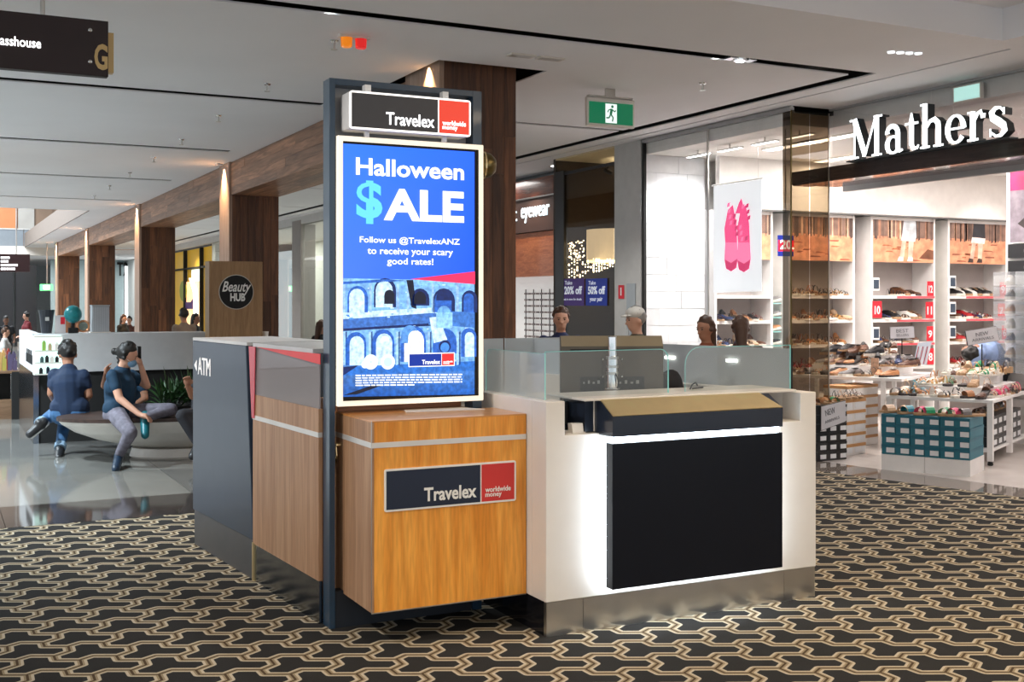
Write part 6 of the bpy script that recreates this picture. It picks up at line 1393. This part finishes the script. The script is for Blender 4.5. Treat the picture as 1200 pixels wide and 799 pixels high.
# ================================================================ PEOPLE
def remesh(m, name, mats, parent, vox, smooth_it=2):
    r = root_of(parent); me = m.mesh(name, mats, r.location, r.rotation_euler.z)
    ob = bpy.data.objects.new(name, me); C.objects.link(ob)
    md = ob.modifiers.new('r', 'REMESH'); md.mode = 'VOXEL'; md.voxel_size = vox
    if smooth_it: sm = ob.modifiers.new('s', 'SMOOTH'); sm.factor = .5; sm.iterations = smooth_it
    bpy.context.view_layer.update(); dg = bpy.context.evaluated_depsgraph_get()
    me2 = bpy.data.meshes.new_from_object(ob.evaluated_get(dg)); me2.polygons.foreach_set('use_smooth', [True] * len(me2.polygons))
    for mt in list(me.materials):
        if mt.name not in [x.name for x in me2.materials if x]: me2.materials.append(mt)
    bpy.data.objects.remove(ob); o = bpy.data.objects.new(name, me2); C.objects.link(o); o.parent = parent; return o
def person(lab, J, face, skin, shirt, pants, shoec, hair, style='short', sleeve='short', vox=.011, s=1.0, mask=False, cap_=None, group=None, gaze=None, hands=True, cuff=None, soles=None):
    """J: joints in world coordinates; face: horizontal unit vector the face looks to"""
    g = lambda k_: Vector(J[k_])
    t = thing('person', lab, 'person', ((g('pel').x), g('pel').y, min(g(k_).z for k_ in ('la', 'ra')) - .08), 0, group)
    fd = Vector((*face, 0)).normalized(); up = (g('head') - g('neck')).normalized(); sd = fd.cross(up).normalized(); fd = up.cross(sd).normalized()
    R3 = Matrix((sd, fd, up)).transposed()
    m = M(); H = g('head')
    def hp(x, y, z): return H + sd * (x * s) + fd * (y * s) + up * (z * s)
    m.ell(H + up * .02 * s, (.074 * s, .093 * s, .098 * s), 18, 14, rot=R3); m.ell(hp(0, .02, -.055), (.054 * s, .066 * s, .058 * s), 14, 10, rot=R3)
    m.cap(hp(0, .088, .012), hp(0, .108, -.022), .010 * s, .014 * s); m.ell(hp(0, .082, -.058), (.022 * s, .012 * s, .008 * s), 10, 6, rot=R3)
    for q_ in (-1, 1): m.ell(hp(.076 * q_, -.005, -.01), (.010 * s, .02 * s, .03 * s), 8, 6, rot=R3)
    m.cap(g('neck') - up * .02, H - up * .045 * s, .052 * s, .05 * s)
    tor = [('pel', 'chest', .115, .125), ('chest', 'neck', .12, .06)]
    mid = (g('ls') + g('rs')) / 2; 
    for a, b, r0, r1 in tor: m.cap(g(a), g(b), r0 * s, r1 * s, 14)
    shax = (g('rs') - g('ls')).normalized()
    m.cap(g('ls') - Vector((0, 0, .02)), g('rs') - Vector((0, 0, .02)), .06 * s, .06 * s)
    m.cap(g('chest') - shax * .07 * s, g('chest') + shax * .07 * s, .105 * s, .105 * s, 12); m.cap(g('pel') - shax * .07 * s, g('pel') + shax * .07 * s, .10 * s, .10 * s, 12)
    for q_ in 'lr':
        m.cap(g(q_ + 's'), g(q_ + 'e'), .050 * s, .039 * s); m.cap(g(q_ + 'e'), g(q_ + 'w'), .039 * s, .026 * s)
        m.cap(g(q_ + 'h'), g(q_ + 'k'), .082 * s, .056 * s); m.cap(g(q_ + 'k'), g(q_ + 'a'), .056 * s, .036 * s)
        m.cap(g(q_ + 'a') - Vector((0, 0, .02)), g(q_ + 't'), .034 * s, .026 * s)
        if hands:
            w_ = g(q_ + 'w'); hd = (g(q_ + 'f') - w_).normalized(); pn = (g(q_ + 'n') if q_ + 'n' in J else Vector((0, 0, 1))); pn = (pn - hd * pn.dot(hd)).normalized(); sd2 = hd.cross(pn)
            m.cap(w_, w_ + hd * .05 * s, .024 * s, .03 * s)
            for k_, (o_, ln, cu) in enumerate(((-.030, .066, .3), (-.010, .076, .35), (.010, .072, .4), (.029, .056, .45))):
                b0 = w_ + hd * .065 * s + sd2 * o_ * s; b1 = b0 + (hd * math.cos(cu) - pn * math.sin(cu)) * ln * .5 * s; b2 = b1 + (hd * math.cos(cu * 2.4) - pn * math.sin(cu * 2.4)) * ln * .5 * s
                m.cap(w_ + hd * .03 * s + sd2 * o_ * .8 * s, b0, .013 * s, .0105 * s, 8); m.cap(b0, b1, .0105 * s, .0095 * s, 8); m.cap(b1, b2, .0095 * s, .008 * s, 8)
            tb_ = w_ + hd * .02 * s - sd2 * .02 * s; m.cap(tb_, tb_ + (hd * .6 - sd2 * .8 - pn * .2).normalized() * .05 * s, .013 * s, .011 * s, 8); te = tb_ + (hd * .6 - sd2 * .8 - pn * .2).normalized() * .05 * s; m.cap(te, te + (hd - sd2 * .2 - pn * .3).normalized() * .03 * s, .011 * s, .009 * s, 8)
    body = remesh(m, 'body', skin, t, vox * .85)
    # eyes
    for q_ in (-1, 1):
        M().ell(hp(.030 * q_, .083, .015), (.011 * s, .006 * s, .007 * s), 8, 6, rot=R3).build('eye', mat('eye_dark', (.03, .02, .02), .3), t)
        M().cap(hp(.018 * q_, .092, .033), hp(.045 * q_, .082, .034), .0035 * s, seg=6).build('eyebrow', hair, t)
    # shirt
    m = M()
    for a, b, r0, r1 in tor: m.cap(g(a), g(b) if b != 'neck' else g('chest') + (g('neck') - g('chest')) * .78, (r0 + .016) * s, (r1 + .03) * s, 14)
    m.cap(g('ls') - Vector((0, 0, .02)), g('rs') - Vector((0, 0, .02)), .066 * s, .066 * s)
    m.cap(g('chest') - shax * .075 * s, g('chest') + shax * .075 * s, .118 * s, .118 * s, 12); m.cap(g('pel') + Vector((0, 0, .03)) - shax * .075 * s, g('pel') + Vector((0, 0, .03)) + shax * .075 * s, .114 * s, .114 * s, 12)
    fr_ = .55 if sleeve == 'short' else 1.0
    for q_ in 'lr':
        m.cap(g(q_ + 's'), g(q_ + 's').lerp(g(q_ + 'e'), fr_), .057 * s, .054 * s)
        if sleeve == 'long': m.cap(g(q_ + 'e'), g(q_ + 'e').lerp(g(q_ + 'w'), .9), .054 * s, .038 * s)
    remesh(m, 'shirt', shirt, t, vox)
    m = M(); m.cap(g('pel') - shax * .07 * s - Vector((0, 0, .03)), g('pel') + shax * .07 * s - Vector((0, 0, .03)), .117 * s, .117 * s, 12)
    for q_ in 'lr': m.cap(g(q_ + 'h'), g(q_ + 'k'), .096 * s, .068 * s); m.cap(g(q_ + 'k'), g(q_ + 'k').lerp(g(q_ + 'a'), .9), .066 * s, .046 * s)
    tr = remesh(m, 'trousers', pants, t, vox)
    if cuff:
        for q_ in 'lr': k1, k2 = g(q_ + 'k').lerp(g(q_ + 'a'), .82), g(q_ + 'k').lerp(g(q_ + 'a'), .95); M().cap(k1, k2, .055 * s, .055 * s, 12, flat=True).build('cuff', cuff, tr)
    for q_ in 'lr':
        a_, b_ = g(q_ + 'a'), g(q_ + 't'); d = (b_ - a_).normalized(); dn = Vector((0, 0, -1)); dn = (dn - d * dn.dot(d)).normalized()
        m = M(); m.cap(a_ - d * .035 * s + dn * .02 * s, b_ + d * .02 * s + dn * .01 * s, .047 * s, .040 * s); m.cap(a_, a_ + dn * .03 * s, .045 * s, .044 * s)
        sh = remesh(m, 'shoe', shoec[q_ == 'r'] if isinstance(shoec, tuple) else shoec, t, vox)
        M().cap(a_ - d * .045 * s + dn * .05 * s, b_ + d * .02 * s + dn * .035 * s, .028 * s, .026 * s, 8).build('sole', soles or mat('shoe_sole_white', (.7, .7, .7), .5), sh)
    m = M()
    if style != 'bald':
        for a in range(40):
            th_, ph = r5.uniform(0, 2 * math.pi), r5.uniform(.0, 1.0)
            z = .118 * math.cos(ph * 1.9); rr2 = .085 * math.sin(min(ph * 1.9, 1.57)) if ph * 1.9 < 1.57 else .085
            x, y = rr2 * math.cos(th_) * .95, rr2 * math.sin(th_) * 1.1
            if y > .03 and z < .085: continue
            m.ell(hp(x * .95, y * .92 - .012, z * .94 + .02), (.024 * s, .024 * s, .022 * s), 8, 6)
        m.ell(hp(0, -.028, .032), (.082 * s, .086 * s, .088 * s), 16, 12, rot=R3); m.ell(hp(0, .0, .078), (.068 * s, .070 * s, .046 * s), 14, 10, rot=R3)
        if style == 'bun': m.ell(hp(0, -.125, .0), (.036 * s, .036 * s, .036 * s)); m.cap(hp(0, -.08, .01), hp(0, -.12, .0), .03 * s)
        if style == 'long': m.cap(hp(0, -.05, 0), hp(0, -.07, -.2), .075 * s, .05 * s)
        remesh(m, 'hair', hair, t, .009 * s + .002, 1)
    if mask:
        m = M(); m.ell(hp(0, .055, -.045), (.058 * s, .060 * s, .05 * s), 14, 10, rot=R3)
        mk = remesh(m, 'face_mask', mat('mask_blue', srgb(130, 176, 214), .7), t, .007)
        for q_ in (-1, 1): M().cap(hp(.052 * q_, .06, -.03), hp(.078 * q_, -.005, .0), .0022, seg=5).build('ear_loop', tagw, mk)
    if cap_:
        m = M(); m.ell(hp(0, -.005, .07), (.088 * s, .10 * s, .07 * s), 16, 10, rot=R3); m.ell(hp(0, .09, .06), (.07 * s, .06 * s, .012 * s), 12, 6, rot=R3); m.build('hat', cap_, t, smooth=True)
    return t
skA = mat('skin_tan', srgb(170, 120, 94), .55); skB = mat('skin_light', srgb(214, 162, 136), .55); skC = mat('skin_brown', srgb(120, 80, 60), .55)
hrk = mat('hair_black', (.012, .010, .009), .5); hrb = mat('hair_brown', (.07, .03, .015), .5); hrg = mat('hair_grey', (.3, .28, .26), .6)
cl = lambda n_, c, ns=.12: mat('cloth_' + n_, srgb(*c), .8, noise=ns, nscale=18)
navyT = cl('navy_tee', (12, 36, 66)); tealT = cl('teal_tee', (12, 52, 78)); jeans = cl('denim', (52, 92, 132), .25); leg_g = cl('grey_leggings', (112, 108, 120), .3); drk = cl('charcoal', (36, 36, 42))
X_ = lambda px, y, d: D3(px, y, d)
# man with his back to us
J = dict(pel=X_(82, 481, 11.45), chest=X_(81, 450, 11.5), neck=X_(80, 432, 11.55), head=X_(79.5, 415, 11.58), ls=X_(64, 438, 11.5), rs=X_(98, 439, 11.5), le=X_(60, 461, 11.5), re=X_(104, 463, 11.5), lw=X_(66, 474, 11.75), rw=X_(97, 474, 11.75), lf=X_(76, 478, 11.9), rf=X_(86, 477, 11.9),
         lh=X_(73, 486, 11.45), rh=X_(92, 486, 11.45), lk=X_(62, 486, 11.8), rk=X_(76, 492, 11.85), la=X_(46, 496, 11.35), ra=X_(70, 527, 11.5), lt=X_(36, 506, 11.3), rt=X_(69, 534, 11.35))
person('seated person with back turned in navy t-shirt and turned up jeans', J, (-.05, 1), skA, navyT, jeans, mat('black_trainer', (.02, .02, .022), .4), hrk, s=1.05, cuff=cl('pale_denim', (150, 180, 205)))
# woman with mask
J = dict(pel=X_(139, 482, 10.95), chest=X_(141, 453, 10.95), neck=X_(143, 433, 10.95), head=X_(149, 417, 10.93), ls=X_(154, 439, 11.12), rs=X_(132, 439, 10.8), re=X_(140, 467, 10.72), rw=X_(164, 486, 10.66), rf=X_(175, 489, 10.66), le=X_(172, 452, 11.1), lw=X_(165, 428, 10.98), lf=X_(161, 418, 10.95), ln=Vector((1, 0, 0)),
         lh=X_(146, 484, 11.0), rh=X_(136, 485, 10.85), rk=X_(153, 507, 10.5), ra=X_(139, 534, 10.62), rt=X_(136, 547, 10.42), lk=X_(200, 480, 10.95), la=X_(170, 489, 10.75), lt=X_(170, 507, 10.65))
pw = person('seated person with hair bun and blue face mask holding phone', J, (.90, -.32), skB, tealT, leg_g, (mat('teal_trainer', srgb(20, 110, 122), .4), mat('dark_blue_trainer', srgb(22, 44, 66), .4)), hrk, 'bun', mask=True, s=.98, soles=mat('dark_teal_sole', srgb(24, 50, 70), .5))
t = thing('phone', 'black phone held to the ear of the masked person', 'phone', X_(162, 414, 10.95)); M().box(-.015, .015, -.035, .035, -.06, .06, fr=lambda a, b, c: tuple(X_(163, 413, 10.985) + Vector((a, b, c)))).build('case', blackm, t, bev=.004); M().box(-.016, -.015, -.03, .03, -.055, .055, fr=lambda a, b, c: tuple(X_(163, 413, 10.985) + Vector((a, b, c)))).build('screen', mat('phone_glass', (.03, .03, .04), .1), t)
# person behind her
J = dict(pel=X_(150, 478, 12.35), chest=X_(149, 452, 12.3), neck=X_(148, 437, 12.25), head=X_(147, 421, 12.2), ls=X_(165, 443, 12.25), rs=X_(133, 443, 12.25), re=X_(122, 452, 12.1), rw=X_(124, 438, 11.95), rf=X_(126, 426, 11.95), le=X_(170, 466, 12.2), lw=X_(158, 474, 12.3), lf=X_(150, 474, 12.4),
         lh=X_(158, 481, 12.35), rh=X_(143, 481, 12.35), lk=X_(164, 486, 12.5), rk=X_(140, 486, 12.5), la=X_(164, 512, 12.4), ra=X_(140, 512, 12.4), lt=X_(164, 516, 12.5), rt=X_(140, 516, 12.5))
person('person mostly hidden behind the masked one, raising a hand', J, (0.1, 1), skA, tealT, drk, mat('black_trainer', (0, 0, 0)), hrk, s=.95)
# person cut off by the navy block
J = dict(pel=X_(240, 486, 10.9), chest=X_(243, 455, 10.9), neck=X_(243, 434, 10.9), head=X_(240, 417, 10.9), ls=X_(234, 440, 10.75), rs=X_(252, 440, 11.1), le=X_(226, 464, 10.7), lw=X_(220, 452, 10.6), lf=X_(219, 440, 10.55), re=X_(236, 466, 11.1), rw=X_(224, 458, 11.0), rf=X_(220, 448, 10.9),
         lh=X_(236, 489, 10.8), rh=X_(244, 489, 11.0), lk=X_(214, 487, 10.6), rk=X_(222, 490, 11.0), la=X_(232, 520, 10.6), ra=X_(236, 520, 10.8), lt=X_(226, 532, 10.5), rt=X_(232, 532, 10.7))
person('person in dark clothes at the bench mostly hidden by the navy block', J, (-1, -.2), skA, drk, drk, mat('black_trainer', (0, 0, 0)), hrk, s=.98)
def standing(lab, px, ytop, d, face, skin, shirt, pants, hair, style='short', sleeve='short', cap_=None, ht=1.68, sit=False, lean=0, group=None, armup=False):
    """upright or seated person whose crown shows at (px, ytop) at depth d"""
    c = D3(px, ytop, d); s = ht / 1.72; top = c.z; base = (top - ht) if not sit else 0
    fd = Vector((*face, 0)).normalized(); sd = Vector((fd.y, -fd.x, 0))
    base = top - ht if not sit else top - (.86 * s + .45)
    B = Vector((c.x, c.y, base)); f = lambda x, y, z: B + sd * (x * s) + fd * (y * s) + Vector((0, 0, z * s))
    if sit:
        dz = .45 / s - 0
        J = dict(pel=f(0, 0, dz + .08), chest=f(0, .02 + lean, dz + .36), neck=f(0, .03 + lean * 1.5, dz + .58), head=f(0, .05 + lean * 1.8, dz + .74), ls=f(-.18, .02 + lean, dz + .52), rs=f(.18, .02 + lean, dz + .52), le=f(-.23, .1 + lean, dz + .26), re=f(.23, .1 + lean, dz + .26), lw=f(-.12, .32, dz + .2), rw=f(.12, .32, dz + .2), lf=f(-.06, .4, dz + .2), rf=f(.06, .4, dz + .2),
                 lh=f(-.1, 0, dz + .06), rh=f(.1, 0, dz + .06), lk=f(-.12, .42, dz + .04), rk=f(.12, .42, dz + .04), la=f(-.12, .42, .1), ra=f(.12, .42, .1), lt=f(-.12, .56, .05), rt=f(.12, .56, .05))
    else:
        J = dict(pel=f(0, 0, .95), chest=f(0, .02 + lean, 1.24), neck=f(0, .01 + lean * 1.4, 1.45), head=f(0, .03 + lean * 1.6, 1.60), ls=f(-.18, lean, 1.39), rs=f(.18, lean, 1.39), le=f(-.23, .02, 1.1), re=f(.23, .02, 1.1), lw=f(-.2, .18, .98), rw=f(.2, .18, .98), lf=f(-.17, .27, .97), rf=f(.17, .27, .97),
                 lh=f(-.09, 0, .9), rh=f(.09, 0, .9), lk=f(-.1, .04, .5), rk=f(.1, .04, .5), la=f(-.1, -.02, .1), ra=f(.1, -.02, .1), lt=f(-.12, .12, .05), rt=f(.12, .12, .05))
    return person(lab, J, face, skin, shirt, pants, mat('black_trainer', (0, 0, 0)), hair, style, sleeve, vox=.016, s=s, cap_=cap_, group=group)
def ztop(y, d): return EYE - (y - HY) * d / F
# people beyond the kiosk (their crowns at photo height); depth gives each a plausible stature
standing('walking person in navy top passing behind the kiosk monitor', 657, 361, 10.2, (-.4, -.9), skB, cl('dark_navy', (34, 44, 84)), drk, hrb, 'short', 'long', ht=ztop(361, 10.2))
standing('person with pale hat and olive jacket behind the kiosk monitor', 748, 361, 9.6, (-.9, .1), skB, cl('olive', (84, 78, 60)), drk, hrg, 'short', 'long', cap_=mat('pale_hat', (.7, .66, .6), .8), ht=ztop(361, 9.6))
standing('person in rust brown top passing the white timbered wall', 829, 372, 9.3, (-.9, -.2), skA, cl('rust', (150, 86, 60)), drk, hrb, 'long', 'long', ht=ztop(372, 9.3))
standing('dark haired person in brown passing the shop window', 868, 372, 9.4, (.5, .85), skC, cl('brown', (88, 50, 40)), drk, hrb, 'long', 'long', ht=ztop(372, 9.4))
standing('staff member in dark jacket sitting behind the kiosk monitor', 775, 412, 6.0, (-.25, -1), skB, drk, drk, hrk, 'short', 'long', ht=1.6, sit=False) if False else None
c = D3(762, 400, 5.9)
J = dict(pel=D3(768, 478, 6.05), chest=D3(767, 448, 6.02) , neck=D3(765, 425, 5.98), head=D3(755, 425, 5.9), ls=D3(790, 0, 6), rs=D3(740, 0, 6), le=c, re=c, lw=c, rw=c, lf=c, rf=c, lh=c, rh=c, lk=c, rk=c, la=c, ra=c, lt=c, rt=c)
def at(x, y, z): return Vector((x, y, z))
bx0, by0 = 3.63, 5.42
J = dict(pel=at(bx0, by0 + .06, .66), chest=at(bx0 + .0, by0 - .0, .94), neck=at(bx0 - .10, by0 - .08, 1.13), head=at(bx0 - .19, by0 - .15, 1.225), ls=at(bx0 + .10, by0 - .06, 1.105), rs=at(bx0 - .24, by0 - .10, 1.09), le=at(bx0 + .15, by0 - .10, .90), re=at(bx0 - .30, by0 - .14, .88), lw=at(bx0 + .04, by0 - .24, .97), rw=at(bx0 - .20, by0 - .24, .97), lf=at(bx0 + .0, by0 - .32, .97), rf=at(bx0 - .16, by0 - .32, .97),
         lh=at(bx0 + .1, by0 + .04, .62), rh=at(bx0 - .1, by0 + .04, .62), lk=at(bx0 + .1, by0 - .34, .60), rk=at(bx0 - .1, by0 - .34, .60), la=at(bx0 + .1, by0 - .28, .16), ra=at(bx0 - .1, by0 - .28, .16), lt=at(bx0 + .1, by0 - .40, .10), rt=at(bx0 - .1, by0 - .40, .10))
person('staff person in a dark jacket sitting hidden behind the kiosk monitor', J, (-.3, -1), skB, drk, drk, mat('black_trainer', (0, 0, 0)), hrk, 'short', 'long')
t = thing('office_chair', 'stool under the staff person behind the kiosk monitor', 'stool', (bx0, by0 + .05, 0))
M().lathe((bx0, by0 + .05, .48), [(0, .16), (.02, .18), (.05, .17)], 20).build('seat', blackm, t); M().cap((bx0, by0 + .05, .02), (bx0, by0 + .05, .48), .025).build('post', chrome, t); M().lathe((bx0, by0 + .05, 0), [(0, .2), (.02, .2), (.04, .05)], 20).build('foot', chrome, t)
# shopper bending over inside the shoe shop
J = dict(pel=X_(1172, 428, 12.5), chest=X_(1158, 413, 12.4), neck=X_(1146, 409, 12.3), head=X_(1138, 413, 12.2), ls=X_(1150, 407, 12.55), rs=X_(1147, 413, 12.15), le=X_(1142, 428, 12.5), re=X_(1138, 433, 12.1), lw=X_(1136, 440, 12.3), rw=X_(1130, 442, 12.1), lf=X_(1132, 445, 12.3), rf=X_(1126, 446, 12.1),
         lh=X_(1174, 434, 12.6), rh=X_(1172, 434, 12.4), lk=X_(1168, 470, 12.6), rk=X_(1166, 470, 12.4), la=X_(1174, 508, 12.6), ra=X_(1172, 509, 12.4), lt=X_(1164, 514, 12.5), rt=X_(1162, 515, 12.3))
person('shopper in pale blue shirt bending over behind the low table', J, (-.9, .2), skA, cl('pale_blue', (150, 172, 214)), drk, mat('black_trainer', (0, 0, 0)), hrk, 'short', 'long')
# far people at left and between columns
standing('far person in black t-shirt at the left edge', 7, 371, 24, (.1, -1), skC, cl('black_tee', (24, 26, 32)), drk, hrk, ht=ztop(371, 24))
standing('far person in dark red top before the black hoarding', 32, 366, 26, (-1, -.2), skB, cl('dark_red', (110, 24, 34)), drk, hrk, ht=1.7 if False else ztop(366, 26))
standing('blurred person in white shirt at the left edge stall', 5, 384, 18.5, (1, -.1), skB, cl('white_shirt', (190, 186, 184)), drk, hrb, ht=ztop(384, 18.5))
standing('person in grey t-shirt seen from behind beyond the beauty counter', 216, 362, 17.5, (-.3, 1), skA, cl('taupe', (120, 108, 100)), drk, hrk, ht=ztop(362, 17.5))
standing('person in black before the yellow shop, next to grey t-shirt person', 228, 368, 20, (.6, -.5), skA, cl('black_top', (20, 20, 22)), drk, hrk, 'long', ht=ztop(368, 20))
standing('far person in black with long hair between the timber columns', 144, 369, 24, (.6, -.6), skB, cl('black_top', (0, 0, 0)), drk, hrb, 'long', ht=ztop(369, 24))
standing('far person in brown top beside the long haired one', 152, 371, 25, (-.5, -.7), skB, cl('brown', (0, 0, 0)), drk, hrk, ht=ztop(371, 25))
standing('dark haired person just left of the navy screen post', 375, 376, 16, (.9, .3), skA, cl('black_top', (0, 0, 0)), drk, hrb, 'long', ht=ztop(376, 16))
